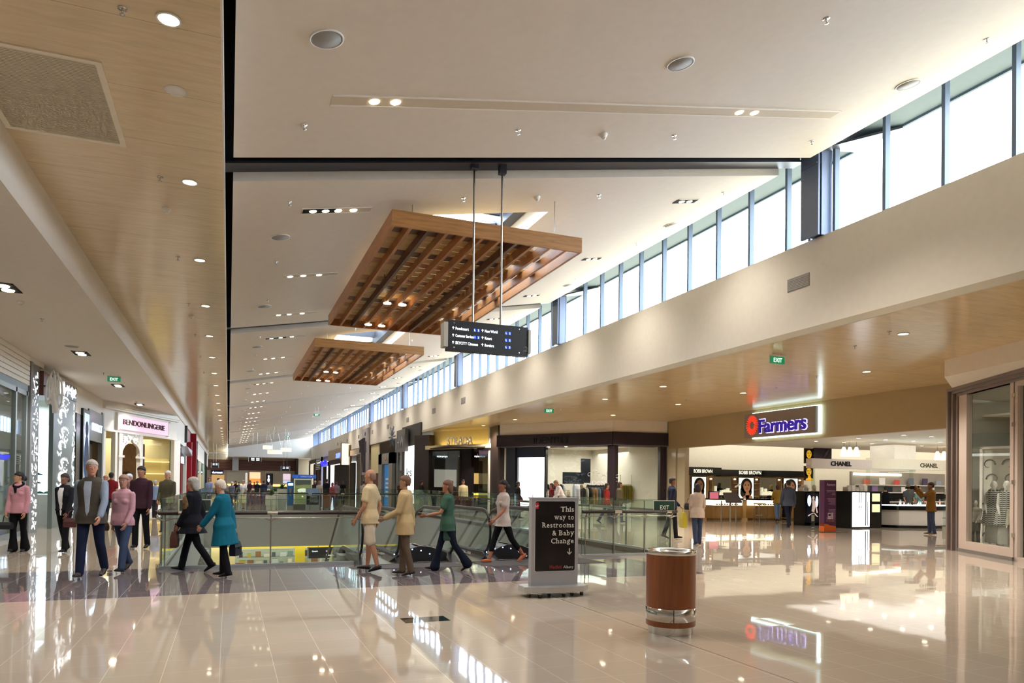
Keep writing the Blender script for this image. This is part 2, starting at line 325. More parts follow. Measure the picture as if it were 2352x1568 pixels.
# clerestory: glass, mullions, transom, eave outside
def window(n, y0, y1, ys):
    m = MB(); m.quad((10.08, y0, 6.0), (10.08, y1, 6.0), (10.08, y1, 7.8), (10.08, y0, 7.8)); w = struct('window_%d' % n, m, GLASSW)
    for yy in ys:
        f = MB(); f.box((10.03, yy-.018, 6.0), (10.12, yy+.018, 7.75)); f.box((10.0, yy-.03, 6.0), (10.03, yy+.03, 7.7))
        struct('mullion', f, mat('mullion_blue', '5c6b80', .5), w)
    f = MB(); f.box((10.03, y0, 6.0), (10.12, y1, 6.05)); struct('window_sill', f, ALU, w)
YS0 = [9.78-1.055*i for i in range(0, 16)]
window(1, -7, CY(0), YS0)
for k in range(0, 8):
    c = CY(k); e = min(CY(k+1), 95); window(k+2, c+.42, e, [c+.5]+[c+1.1+1.068*i for i in range(9) if c+1.1+1.068*i < e-.2])
m = MB(); m.box((9.4, -7, 7.74), (10.75, 95, 7.8)).box((10.7, -7, 7.70), (10.75, 95, 7.74)); struct('roof_eave', m, paint('62727e', 'eave_blue'))
m = MB()
for k in range(0, 8): m.prismv([(9.6, CY(k)-.1, 7.45), (10.7, CY(k)-.9, 7.68), (10.7, CY(k)+.1, 7.68)], (0, 0, .04))
struct('roof_bracket', m, STEELD)
m = MB(); m.box((9.85, -7, ZR+.032), (10.2, 95.3, 6.0)); struct('wall_right', m, CREAM)
m = MB(); m.box((9.825, -7, ZR-.012), (9.85, 41, ZR+.10)); struct('trim_7', m, paint('b8ab95', 'trim_tan'))
# far end
m = MB(); m.box((-.1, 95, 4.6), (10.2, 95.3, 7.9)).box((-.1, 95.3, 4.6), (11, 99, 4.64)).box((-9, 95.3, 5.0), (-.1, 99, 5.04)); struct('wall_end', m, PURE)
m = MB(); m.box((-9, 99, 0), (16, 99.2, 5.6)).box((-9, 117.8, 0), (16, 118, 5.6)); struct('wall_front', m, paint('b8a88c', 'end_wall_stone'))
SL = MB()
for i in range(9): SL.box((-3, 98.86, 2.98+i*.148), (8.2, 98.99, 2.98+i*.148+.12))
struct('trim_8', SL, wood('slat_wood', '6b3a20', .4, grain=(.6, 1, 14), sc=3))
m = MB(); m.box((.45, 98.0, 2.9), (1.2, 98.85, 4.62)); struct('trim_9', m, paint('c3c6c8', 'grey_pier'))
m = MB(); m.box((8.2, 97.6, 0), (8.5, 99, 4.6)); struct('trim_10', m, paint('3c2c24', 'dark_pier'))
# enclosing walls
m = MB(); m.box((-9.1, -7.2, 0), (46, -7, 8.3)); struct('wall_back', m, CREAM)
m = MB(); m.box((-9.1, -7, 0), (-9, 125, 5.6)); struct('wall_left', m, CREAM)
m = MB(); m.slab((12.9, -7), (12.9, 6.2), 0, ZR, -.15); struct('wall_right_near', m, CREAM)
# cream wall over the clothes shop, tan fascia of the department store
ID = [(11.9, 31.72), (15.28, 26.95), (17.8, 26.6)]
ST = [(9.95, 37.6), (12.3, 33.3)]
m = MB(); m.slab(ID[0], ID[1], 3.79, ZR, .2).slab(ID[1], ID[2], 3.79, ZR, .2); struct('wall_shop_head', m, CREAM)
FYA, FYB = 13.15, 26.55
m = MB(); m.box((17.8, FYA, 3.11), (18.0, FYB, ZR)); struct('wall_store_fascia', m, TAN)
m = MB(); m.box((17.8, 25.95, 0), (18.05, 26.55, 3.11)).box((17.84, 25.35, 0), (18.05, 25.9, 3.11)); struct('wall_store_pier', m, mat('glazed_stone', 'b3a88c', .12))
# department store interior shell
m = MB(); m.box((18.0, 6, 3.35), (46, 26.0, 3.4)).box((18.0, 26.0, 3.35), (46, 26.05, 4.25)).box((18, 26.05, 4.2), (46, 28.2, 4.25)); struct('ceiling', m, PURE)
m = MB(); m.box((18.05, 28.0, 0), (46, 28.2, 4.25)).box((46, 6, 0), (46.1, 28.2, 4.25)).box((18.0, 5.9, 0), (46, 6, 4.25)).box((17.95, 26.55, 0), (18.05, 28.2, 4.25)); struct('wall_store', m, paint('efe9d8', 'store_wall'))
m = MB(); m.box((25.2, 21.4, 2.2), (26.4, 22.6, 3.35)); struct('store_pier', m, PURE)
# clothes shop shell
m = MB(); m.box((12.0, 33.4, 0), (17.9, 33.6, ZR)).box((17.7, 26.7, 0), (17.95, 33.4, ZR)).prism([(12.1, 31.75), (15.35, 27.2), (17.9, 26.85), (17.9, 33.4), (12.1, 33.4)], 3.32, 3.36); struct('wall_clothes_shop', m, paint('e3ddce', 'shop_cream'))
# dark shop shell
m = MB(); m.slab((12.0, 31.9), (12.15, 33.5), 0, ZR, .1); struct('wall_between_shops', m, DARKB)
m = MB(); m.slab((9.95, 41.0), (16, 41.0), 0, 3.4, -.1).slab((16, 41), (16, 33.6), 0, 3.4, .1).box((9.95, 33.6, 3.32), (16, 41, 3.36)); struct('wall_dark_shop', m, paint('4a413a', 'dark_interior'))
# lower level
m = MB(); m.quad((-6, 8, -5.2), (16, 8, -5.2), (16, 52, -5.2), (-6, 52, -5.2)); struct('floor', m, mat('lower_tile', 'b4a898', .08))
m = MB(); m.box((-6, 38.3, -1.8), (16, 46, -1.75)).box((-6, 8, -1.8), (16, 12.8, -1.75)).box((-6, 8, -1.8), (-1.36, 46, -1.75)).box((9.3, 8, -1.8), (16, 46, -1.75)); struct('ceiling', m, WHITE)
m = MB(); m.box((-6.1, 8, -5.2), (-6, 52, -1.75)).box((16, 8, -5.2), (16.1, 52, -1.75)).box((-6, 8, -5.2), (16, 7.9, -1.75)).box((-6, 46, -5.2), (16, 46.1, -1.75)); struct('wall_lower', m, CREAM)
# ------------------------------------------------------------ ceiling fittings
ORD = ['nearest', 'second', 'third', 'fourth', 'fifth', 'sixth', 'seventh', 'eighth', 'ninth', 'tenth', 'eleventh', 'twelfth', 'thirteenth', 'fourteenth', 'fifteenth', 'sixteenth', 'seventeenth', 'eighteenth', 'nineteenth', 'twentieth']
LAMPS = glow('lamp_small', 'fff0d0', 4); LAMP = glow('lamp_warm', 'fff0d0', 9); LAMPW = glow('lamp_white', 'fff8ea', 9); RING = paint('e6e2da', 'lamp_ring', .4)
SN = Vector((-.179, 0, 1)).normalized()            # normal of the sloping ceiling, pointing up
def frame_from(nrm):
    n = Vector(nrm).normalized(); a = Vector((0, 1, 0)); u = a.cross(n).normalized(); return u, n.cross(u), n
def tilt(o, slope):
    if slope: o.matrix_basis = o.matrix_basis @ Matrix.Rotation(-math.atan(.179), 4, 'Y')
def downlight_proto(name, label, r, group, lens_mat):
    t = thing(name, label, 'downlight', (0, 0, 0), 0, group)
    m = MB(); m.lathe([(r*1.0, -.0), (r*1.22, -.0), (r*1.22, -.012), (r*1.0, -.012), (r*1.0, 0)], 20, cap=False); obj('trim_ring', m, RING, t)
    m = MB(); m.lathe([(.004, -.006), (r, -.006), (r, -.003), (.004, -.003)], 20, cap=False); obj('lens', m, lens_mat, t)
    return t
p = downlight_proto('downlight', '', .085, 'downlights along the left plywood soffit', LAMP)
for i in range(30):
    y = 6.74+3.575*i
    if y > 117 or i in (13,): continue
    o = p if i == 0 else dup(p)
    o.matrix_basis = Matrix.Translation((-.53, y, ZP)); o['label'] = ('largest downlight of the plywood soffit row, at the top of the photo' if i == 0 else 'second downlight from the top of the photo in the left plywood soffit' if i == 1 else '%s downlight from the top of the photo in the left plywood soffit row' % ORD[i].replace('nearest', 'first') if i < 20 else 'tiny distant downlight, number %s from the far end of the plywood soffit row' % ['one', 'two', 'three', 'four', 'five', 'six', 'seven', 'eight', 'nine', 'ten'][29-i])
    spot('downlight_beam', (-.53, y, ZP-.03), 150 if i < 24 else 80, 125)
right_lights = [(11.4, 9.51), (14.3, 12.94), (11.4, 17.27), (11.39, 20.61), (14.31, 17.41), (14.33, 20.78), (14.26, 25.14), (11.51, 28.81), (11.35, 32.5), (11.4, 5.8), (14.3, 5.0), (14.3, 9.2)]
RL = ['downlight nearest the right bulkhead at the right, right of the nearest EXIT sign', 'downlight above the open glass door shop corner, right of the store sign', 'downlight in the right soffit left of the store sign, first one from the EXIT sign', 'downlight in the right soffit between the two EXIT signs', 'downlight just above the red flower of the store sign', 'downlight left of the store sign above its left end', 'downlight above the corner of the clothes shop head', 'downlight above the left part of the clothes shop, right of the dark column', 'downlight above the backlit metal shop name', 'downlight of the right soffit beyond the right edge near the bulkhead', 'downlight of the right soffit beyond the right edge farther in', 'downlight of the right soffit above the right shop window']
for i, (x, y) in enumerate(right_lights):
    o = dup(p); o.matrix_basis = Matrix.Translation((x, y, ZR)); o['group'] = 'downlights in the right plywood soffit'; o['label'] = RL[i]
    spot('downlight_beam', (x, y, ZR-.03), 500, 140)
# twin adjustable lamps in dark trays in the low left ceiling
def tray_lamp():
    t = thing('twin_spotlight', 'dark tray with two spotlights recessed in the low left ceiling', 'spotlight', (0, 0, 0), 0, 'twin spotlights in the low left ceiling')
    m = MB(); m.box((-.18, -.32, -.012), (.18, .32, 0)); obj('tray', m, BLACKV, t)
    for s_ in (-1, 1):
        m = MB(); m.lathe([(.004, -.03), (.09, -.03), (.1, -.008), (.004, -.008)], 16, (0, .15*s_, 0), cap=False); obj('lamp', m, LAMP, t)
    return t
tl = tray_lamp()
for i, y in enumerate((14.61, 21.4, 28.09, 34.6, 8.0)):
    o = tl if i == 0 else dup(tl); o.matrix_basis = Matrix.Translation((-3.6, y, ZL)); spot('spotlight_beam', (-3.6, y, ZL-.05), 220, 120)
    o['label'] = ['dark tray with two spotlights at the left edge in the low left ceiling', 'dark twin spotlight tray above the white sculptural shop sign', 'dark twin spotlight tray just below the left EXIT sign', 'dark twin spotlight tray in front of the lingerie shop', 'dark twin spotlight tray in the low left ceiling beyond the left edge'][i]
# light slots of the sloping ceiling
def slot(x0, x1, y, lamps, label, dark=0):
    t = thing('light_slot', label, 'recessed light', (x0, y, ZC(x0)), 0, 'light slots in the sloping ceiling'); tilt(t, 1); L = (x1-x0)/cos(math.atan(.179))
    m = MB(); m.box((0, -.10, -.006), (L, .10, .0), 0); obj('recess', m, paint('cfc3ae', 'slot_recess'), t)
    m = MB(); m.box((0, .10, -.01), (L, .125, .0)); m.box((0, -.125, -.01), (L, -.10, .0)); obj('lip', m, PURE, t)
    if dark: m = MB(); m.box((lamps[0]-x0-.16, -.09, -.009), (lamps[min(1, len(lamps)-1)]-x0+.16, .09, -.005)); obj('tray', m, BLACKV, t)
    for lx in lamps:
        m = MB(); m.lathe([(.004, -.016), (.055, -.016), (.06, -.008), (.004, -.008)], 12, (lx-x0, 0, 0), cap=False); obj('lamp', m, LAMP if y < 12 else LAMPS, t)
    return t
slot(1.02, 8.45, 8.25, [1.51, 1.76, 6.76, 7.03], 'long light slot with two pairs of lamps in the nearest ceiling bay')
for k in range(1, 8):
    yb = J0+BAY*(k-1)
    for j, dy in enumerate((2.03, 5.95, 9.72)):
        nm = ['first', 'second', 'third', 'fourth', 'fifth', 'sixth', 'seventh', 'eighth'][k]
        slot(1.02, 2.12, yb+dy, [1.2, 1.4, 1.6, 1.85] if k == 1 and j == 0 else [1.15, 1.42, 1.75], 'short light slot, low left side of %s ceiling bay, %s one' % (nm, ['nearest', 'middle', 'farthest'][j]), j == 0)
        slot(8.07, 8.55, yb+dy, [8.2, 8.38], 'short light slot, window side of %s ceiling bay, %s one' % (nm, ['nearest', 'middle', 'farthest'][j]), 1)
        if k < 6:
            spot('slot_beam', (1.45, yb+dy, ZC(1.45)-.06), 190, 130); spot('slot_beam', (8.3, yb+dy, ZC(8.3)-.06), 190, 105, WARM, (0, R_(-14), 0), .1, 1.0)
        elif j == 1: spot('slot_beam', (1.45, yb+dy, ZC(1.45)-.06), 360, 130)
for x in (1.6, 6.9): spot('slot_beam', (x, 8.25, ZC(x)-.06), 300, 130)
# speakers
def speaker(loc, slope, label, grp=None):
    t = thing('ceiling_speaker', label, 'speaker', loc, 0, grp); tilt(t, slope)
    m = MB(); m.lathe([(.15, 0), (.165, 0), (.165, -.012), (.15, -.012), (.15, 0)], 24, cap=False); obj('rim', m, PURE, t)
    m = MB(); m.lathe([(.004, -.01), (.15, -.01), (.15, -.002), (.004, -.002)], 24, cap=False); obj('grille', m, mat('speaker_grille', '9a9894', .7), t); return t
sp = [(.82, 7.07, 'round grey ceiling speaker nearest the left soffit, near the top of the photo'), (4.91, 7.14, 'round ceiling speaker in the middle of the nearest sloping bay'), (8.85, 7.33, 'round ceiling speaker beside the nearest clerestory windows')]
for x, y, l in sp: speaker((x, y, ZC(x)), 1, l)
for k in range(1, 5):
    for x, y in ((.78, 13.1), (8.95, 13.3), (.75, 18.4), (9.0, 18.5)): speaker((x, y+BAY*(k-1), ZC(x)), 1, 'round speaker, %s side of the %s sloping bay beyond the first beam, %s one' % ('low left' if x < 5 else 'window', ORD[k-1], 'near' if y < 15 else 'far'), 'speakers beyond the first beam')
speaker((-3.63, 20.39, ZL), 0, 'flat round speaker in the low left ceiling in front of the shoe shop sign'); q = speaker((-.55, 7.95, ZP), 0, 'white round speaker in the plywood soffit beside the ceiling grille'); q.matrix_basis = q.matrix_basis @ Matrix.Scale(.62, 4); [c.data.materials.clear() or c.data.materials.append(PURE) for c in [c.data and c for c in q.children] if setattr(c, 'data', c.data.copy()) is None]
# sprinklers
def sprinkler_proto():
    t = thing('sprinkler_head', 'small sprinkler head', 'sprinkler'); m = MB(); m.lathe([(.004, -.004), (.04, -.004), (.04, 0), (.004, 0)], 12, cap=False); obj('escutcheon', m, CHROME, t)
    m = MB(); m.lathe([(.010, -.004), (.010, -.03), (.006, -.035), (.006, -.05), (.022, -.052), (.022, -.056), (.003, -.056)], 10); obj('nozzle', m, CHROME, t); return t
sk = sprinkler_proto(); first = True
spots_ = [(x, y, ZC(x), 1, 'sprinklers in the nearest sloping ceiling bay', 'chrome sprinkler head in the nearest sloping bay, '+{.78: 'leftmost before the beam', 3.56: 'second from left before the beam', 6.1: 'third from left before the beam', 8.86: 'rightmost before the beam', 6.12: 'upper one near the top edge', 8.87: 'upper one above the windows'}[x]) for x, y in ((.78, 8.87), (3.56, 8.92), (6.1, 9.01), (8.86, 9.14), (6.12, 6.11), (8.87, 6.21))]
for k in range(1, 6):
    for y in (11.4, 14.6, 17.8):
        for x in (.8, 3.58, 6.13, 8.86):
            if 2.3 < x < 5.9 and k < 3 and y > 11.5: continue
            spots_.append((x, y+BAY*(k-1), ZC(x), 1, 'sprinklers in the bays beyond the first beam', 'sprinkler head, %s sloping bay beyond the first beam, %s row, %s' % (ORD[k-1], {11.4: 'near', 14.6: 'middle', 17.8: 'far'}[y], {.8: 'low left end', 3.58: 'second from left', 6.13: 'third from left', 8.86: 'window end'}[x])))
for i in range(14): spots_.append((-.88, 6.74+3.56*i, ZP, 0, 'sprinklers in the left plywood soffit', 'sprinkler head left of the %s downlight of the plywood soffit row' % ORD[i]))
for i, y in enumerate((17.18, 21.07, 25, 29)): spots_.append((-3.6, y, ZL, 0, 'sprinklers in the low left ceiling', '%s sprinkler head in the low white left ceiling' % ORD[i]))
for x, y in ((11.02, 9.48), (10.89, 12.17), (11.52, 10.71), (13.83, 19.63), (13.76, 13.97), (14.3, 23), (14.3, 16), (11.4, 24)): spots_.append((x, y, ZR, 0, 'sprinklers in the right plywood soffit', 'sprinkler head in the right soffit, %s' % {9.48: 'beside the nearest downlight', 12.17: 'beside the near EXIT sign', 10.71: 'between EXIT sign and right bulkhead end', 19.63: 'left of the store sign', 13.97: 'above the right end of the store fascia', 23: 'near the clothes shop corner', 16: 'above the store sign', 24: 'near the farther EXIT sign'}[y]))
for x, y, z, s_, g, l in spots_:
    o = sk if first else dup(sk); first = False; o.matrix_basis = Matrix.Translation((x, y, z)); tilt(o, s_); o['group'] = g; o['label'] = l
# smoke detectors
def detector(loc, slope, label):
    t = thing('smoke_detector', label, 'smoke detector', loc); tilt(t, slope)
    m = MB(); m.lathe([(.06, 0), (.062, -.015), (.045, -.04), (.045, -.045), (.03, -.05)], 16); obj('base', m, PURE, t); m = MB(); m.lathe([(.03, -.05), (.03, -.065), (.02, -.075), (.004, -.078)], 14); obj('sensor', m, RING, t)
for x, y, sl, l in ((4.9, 9.0, 1, 'white smoke detector in front of the first steel beam'), (4.92, 11.42, 1, 'white smoke detector just behind the first steel beam'), (-.89, 11.45, 0, 'smoke detector in the left plywood soffit below the second downlight'), (-.88, 18.72, 0, 'smoke detector far along the left plywood soffit'), (-3.62, 15.66, 0, 'smoke detector beside the nearest twin spotlight of the low left ceiling'), (-3.6, 33.4, 0, 'smoke detector in the low ceiling in front of the lingerie shop')):
    detector((x, y, ZC(x) if sl else (ZP if x > -2 else ZL)), sl, l)
# air grilles
t = thing('ceiling_grille', 'large pale slatted air grille in the left plywood soffit', 'air grille', (-1.77, 8.6, ZP))
m = MB(); m.box((-.6, -.92, -.012), (.6, -.86, 0)).box((-.6, .86, -.012), (.6, .92, 0)).box((-.6, -.86, -.012), (-.54, .86, 0)).box((.54, -.86, -.012), (.6, .86, 0)); obj('frame', m, paint('e8e0cc', 'grille_cream'), t)
m = MB()
for i in range(60): y = -.85+1.7*i/59; m.box((-.54, y, -.009), (.54, y+.012, -.003))
m.box((-.54, -.86, -.002), (.54, .86, 0)); obj('louvre', m, paint('d4ccb6', 'grille_louvre'), t)
def vent(y, z, w, h, label, grp=None):
    t = thing('air_vent', label, 'vent', (9.85, y, z), 0, grp); m = MB(); m.box((-.012, -w/2, -h/2), (0, w/2, h/2)); obj('frame', m, mat('vent_grey', '8f8a86', .6), t)
    m = MB()
    for i in range(7): zz = -h/2+.02+(h-.04)*i/7; m.box((-.02, -w/2+.02, zz), (-.012, w/2-.02, zz+.012))
    obj('louvre', m, mat('vent_louvre', 'b9b3ad', .6), t)
vent(10.46, 5.3, .55, .24, 'nearest wall vent, a wide louvred grille on the right bulkhead')
for i, y in enumerate((31, 36, 41.8, 47.5, 53, 59, 65, 71)): vent(y, 5.25, .6, .28, '%s small vent in the row on the far part of the right bulkhead' % ORD[i], 'row of vents on the far bulkhead')
# ------------------------------------------------------------ hanging timber grids
TIM = wood('grid_timber', 'b87c4a', .42, sc=3, var=.22, grain=(6, 1, 6)); TIM2 = wood('grid_timber_cross', 'aa6e3e', .42, sc=3, var=.22, grain=(1, 6, 6)); TIMD = wood('grid_timber_dark', '5e3822', .4, sc=3, grain=(1, 1, 1)); TIMY = wood('grid_slat_light', 'cda86c', .45, sc=2, var=.22, grain=(.8, 5, 1))
TIMF = wood('grid_fascia', 'c08a50', .42, sc=3, var=.35, grain=(.8, 6, 8))
def grid(y0, label):
    X0, X1, L, Z = 2.38, 5.78, 7.9, 5.6
    t = thing('timber_ceiling_grid', label, 'timber canopy', ((X0+X1)/2, y0+L/2, Z)); W2 = (X1-X0)/2; L2 = L/2
    m = MB(); m.box((-W2, -L2, 0), (W2, -L2+.05, .26)); obj('fascia_board', m, TIMF, t)
    m = MB(); m.box((-W2, L2-.05, 0), (W2, L2, .26)); obj('fascia_board', m, TIM2, t)
    for s_ in (-1, 1): m = MB(); m.box((W2*s_-.05*(s_ > 0), -L2+.05, 0), (W2*s_+.05*(s_ < 0), L2-.05, .26)); obj('fascia_board', m, TIM, t)
    nx = 11
    for i in range(1, nx):
        x = -W2+2*W2*i/nx; m = MB(); m.box((x-.028, -L2+.05, .0), (x+.028, L2-.05, .15)); obj('joist', m, TIMD if i in (2, 7) else TIM, t)
    n = 25
    for i in range(n):
        y = -L2+.12+(L-.24)*(i+.5)/n; x1 = W2-.9 if i % 4 == 1 else (W2-.35 if i % 2 else W2-.62)
        if i % 7 == 6: x1 = W2-.05
        m = MB(); m.box((-W2+.05, y-.14, .16), (x1, y+.14, .2)); obj('slat', m, [TIMY, TIM2, TIMY, TIMD][(i*3) % 4] if i % 3 else TIMY, t)
    for i in range(10):
        m = MB(); m.tube([(-W2+.5+.25*i, -.9+.02*i, .02), (-W2+.5+.25*i, -.9+.02*i, .09)], .012, 6); obj('fixing', m, CHROME, t)
    for x, y in ((-.75, 1.0), (-.4, 1.0), (-.75, 3.4), (-.4, 3.4)):
        m = MB(); m.lathe([(.09, .0), (.09, -.02), (.075, -.02), (.075, -.006), (.004, -.006)], 14, (x, y, 0)); obj('spotlight', m, LAMP, t)
    for x, y in ((-W2+.4, -L2+.3), (W2-.4, -L2+.3), (-W2+.4, L2-.3), (W2-.4, L2-.3), (0, L2-.3)):
        xx = (X0+X1)/2+x; top = ZC(xx)-Z+(.3 if HX0 < xx < HX1 else 0); m = MB(); m.tube([(x, y, .2), (x, y, top)], .008, 5); obj('hanging_rod', m, STEEL, t)
    spot('grid_lamp_beam', ((X0+X1)/2-.55, y0+L/2+1.2, Z-.08), 120, 110); spot('grid_lamp_beam', ((X0+X1)/2-.55, y0+L/2+3.4, Z-.08), 120, 110)
    return t
grid(11.36, 'large hanging timber lattice, the nearer one, behind the hanging wayfinding sign')
grid(11.36+11.05, 'smaller looking timber lattice hanging beyond the first one')
# ------------------------------------------------------------ hanging signs
WTXT = glow('sign_white_light', 'eef6ff', 1.6); BLUESQ = glow('sign_blue', '1746b8', .9); WFLAT = paint('e8e8e4', 'sign_white', .5)
t = thing('hanging_wayfinding_sign', 'black hanging directory sign with white lettering and blue level squares', 'hanging sign', (3.66, 10.38, 3.47))
t.matrix_basis = Matrix.Translation((3.66, 10.38, 3.47)) @ Matrix.Scale(1.035, 4)
m = MB(); m.box((-.62, -.06, .0), (.64, .06, .44)); obj('sign_box', m, mat('sign_black', '15141a', .35), t)
m = MB(); m.box((-.68, -.09, .045), (-.62, .09, .40)); obj('end_cap', m, mat('sign_cap', 'a9a49a', .4, .5), t)
m = MB(); m.box((.64, -.09, .045), (.68, .09, .40)); obj('end_cap', m, mat('sign_cap', 'a9a49a', .4, .5), t)
for x in (-.22, .22): m = MB(); m.tube([(x, 0, .44), (x, 0, ZC(3.6)-3.47+.08)], .016, 10); obj('hanging_pole', m, STEEL, t); m = MB(); m.box((x-.05, -.05, ZC(3.6)-3.47-.06), (x+.05, .05, ZC(3.6)-3.47+.09)); obj('clamp', m, STEELD, t)
rows = [('Foodcourt', 'New World'), ('Customer Services', 'Kmart'), ('SKYCITY Cinemas', 'Borders')]
def arrow(m, x, y, z, h, up=1, w=.007):
    e = z+h if up else z; k = -1 if up else 1
    m.tube([(x, y, z+w*.3), (x, y, z+h-w*.3)], [(w*.55, .002)]*2, 4, ref=(0, 1, 0)); m.tube([(x-h*.36, y, e+k*h*.4), (x, y, e), (x+h*.36, y, e+k*h*.4)], [(w*.55, .002)]*3, 4, ref=(0, 1, 0))
for r, (a, b) in enumerate(rows):
    z = .305-.105*r
    for x, s_, w in ((-.5, a, [.2, .28, .345][r]), (-.05+.0, b, [.2, .11, .145][r])):
        m = MB(); m.text(s_, (x, -.061, z), (1, 0, 0), (0, 0, 1), .042, w, .002, bold=.012); obj('lettering', m, WTXT, t); m = MB(); arrow(m, x-.035, -.06, z, .04); obj('arrow', m, WTXT, t)
    for x, ch in (((-.205, 'i' if r == 1 else 'L'), (-.15, '2')) if r < 2 else ())+((.29, 'L'), (.345, '2')):
        m = MB(); m.box((x-.019, -.063, z-.006), (x+.019, -.06, z+.04)); q = obj('level_square', m, BLUESQ, t); m = MB(); m.text(ch, (x, -.064, z+.004), (1, 0, 0), (0, 0, 1), .028, None, .001, align='C', bold=.01); obj('level_letter', m, WTXT, q)
m = MB(); m.text('.2', (.57, -.061, .075), (1, 0, 0), (0, 0, 1), .075, None, .001); obj('lettering', m, mat('sign_grey', '8f8f92'), t)
for x, z in ((-.52, .4), (.5, .4), (-.52, .045), (.5, .045)): m = MB(); m.disc((x, -.06, z), .009, (0, -1, 0), 10); obj('bolt', m, CHROME, t)
def small_sign(loc, w, h, ztop, label, rows_=3):
    t = thing('hanging_wayfinding_sign', label, 'hanging sign', loc); m = MB(); m.box((-w/2, -.06, 0), (w/2, .06, h)); obj('sign_box', m, mat('sign_black', '15141a', .35), t)
    for s_ in (-1, 1):
        m = MB(); m.box((s_*w/2-.03, -.08, -.02), (s_*w/2+.03, .08, h+.02)); obj('end_cap', m, ALU, t); m = MB(); m.tube([(s_*w*.18, 0, h), (s_*w*.18, 0, ztop-loc[2])], .015, 6); obj('hanging_pole', m, STEEL, t)
    for r in range(rows_):
        for q in (-.3, .1): m = MB(); m.box((q*w, -.066, h*(.75-.24*r)), (q*w+w*.26, -.06, h*(.75-.24*r)+h*.1)); obj('lettering', m, WTXT, t)
    return t
small_sign((2.25, 70, 3.35), 1.1, .36, ZC(2.25), 'distant black hanging sign in front of the timber slat wall')
small_sign((6.0, 85, 2.75), .95, .55, ZC(6.0)-.1, 'small black hanging sign at the far end right of the distant sign', 2)
small_sign((-1.3, 80, 2.9), .7, .5, ZP, 'small black hanging sign at the far end beside the left shops', 2)
lq = atY(744, 1281, 38.6)
t = small_sign((lq.x, 38.6, lq.z), 1.62, .56, -1.8, 'black hanging sign seen below through the glass, on the lower floor', 0)
for s_, x, z, w in (('Carpark', -.62, .34, .3), ('Lift', .1, .34, .16), ('Restrooms', .1, .12, .4)): m = MB(); m.text(s_, (x, -.066, z), (1, 0, 0), (0, 0, 1), .07, w, .001, bold=.01); obj('lettering', m, WTXT, t)
# exit signs
EXG = glow('exit_green', '0f6a43', .75)
def exit_sign(loc, label, top, s_=1.0, pole=True):
    t = thing('exit_sign', label, 'exit sign', loc); w, h = .36*s_, .15*s_; m = MB(); m.box((-w/2, -.02, 0), (w/2, .02, h)); obj('panel', m, EXG, t)
    m = MB(); m.box((-w/2-.01, -.03, h), (w/2+.01, .03, h+.03)); obj('housing', m, RING, t); m = MB(); m.text('EXIT', (0, -.021, h*.2), (1, 0, 0), (0, 0, 1), h*.62, w*.62, .002, bold=.015, align='C'); obj('lettering', m, glow('exit_white', 'd8f0e0', 1.2), t)
    if top-loc[2]-h > .06: m = MB(); m.tube([(-w*.3, 0, h+.02), (-w*.3, 0, top-loc[2])], .006, 5).tube([(w*.3, 0, h+.02), (w*.3, 0, top-loc[2])], .006, 5); obj('hanging_rod', m, STEEL, t)
q = atz(262, 877, 4.52); exit_sign((q.x, q.y, 4.53), 'green EXIT sign under the low left ceiling', ZL)
q = atz(1785, 834, 4.09); exit_sign((q.x, q.y, 4.08), 'green EXIT sign nearest in the right plywood soffit', ZR)
q = atz(1261, 948, 4.05); exit_sign((q.x, q.y, 4.05), 'green EXIT sign above the clothes shop corner, farther in the soffit', ZR)
exit_sign((5.5, 50, 5.98), 'small green exit sign hanging on rods in the middle of the hall', ZC(5.5), 1.05); exit_sign((5.5, 75, 5.98), 'tiny green exit sign hanging farthest away in the hall', ZC(5.5), 1.05)
# drum pendants at the far end
for x, y, z, r, l in ((3.35, 70, 4.68, .42, 'left drum pendant lamp at the far end of the hall'), (3.75, 66, 4.1, .62, 'lowest and widest drum pendant lamp at the far end'), (4.97, 70, 4.5, .48, 'right drum pendant lamp at the far end of the hall')):
    t = thing('drum_pendant_lamp', l, 'pendant lamp', (x, y, z)); m = MB(); m.lathe([(r, -.16), (r, .16)], 28, cap=False); m.lathe([(r*.98, .16), (r*.98, -.16)], 28, cap=False); obj('lamp_shade', m, glow('pendant_shade', 'e6e2bf', .8), t)
    m = MB()
    for a in range(3): m.tube([(r*cos(a*2.1), r*sin(a*2.1), .16), (r*.2*cos(a*2.1), r*.2*sin(a*2.1), ZC(x)-z)], .01, 4)
    obj('suspension_wire', m, STEEL, t)
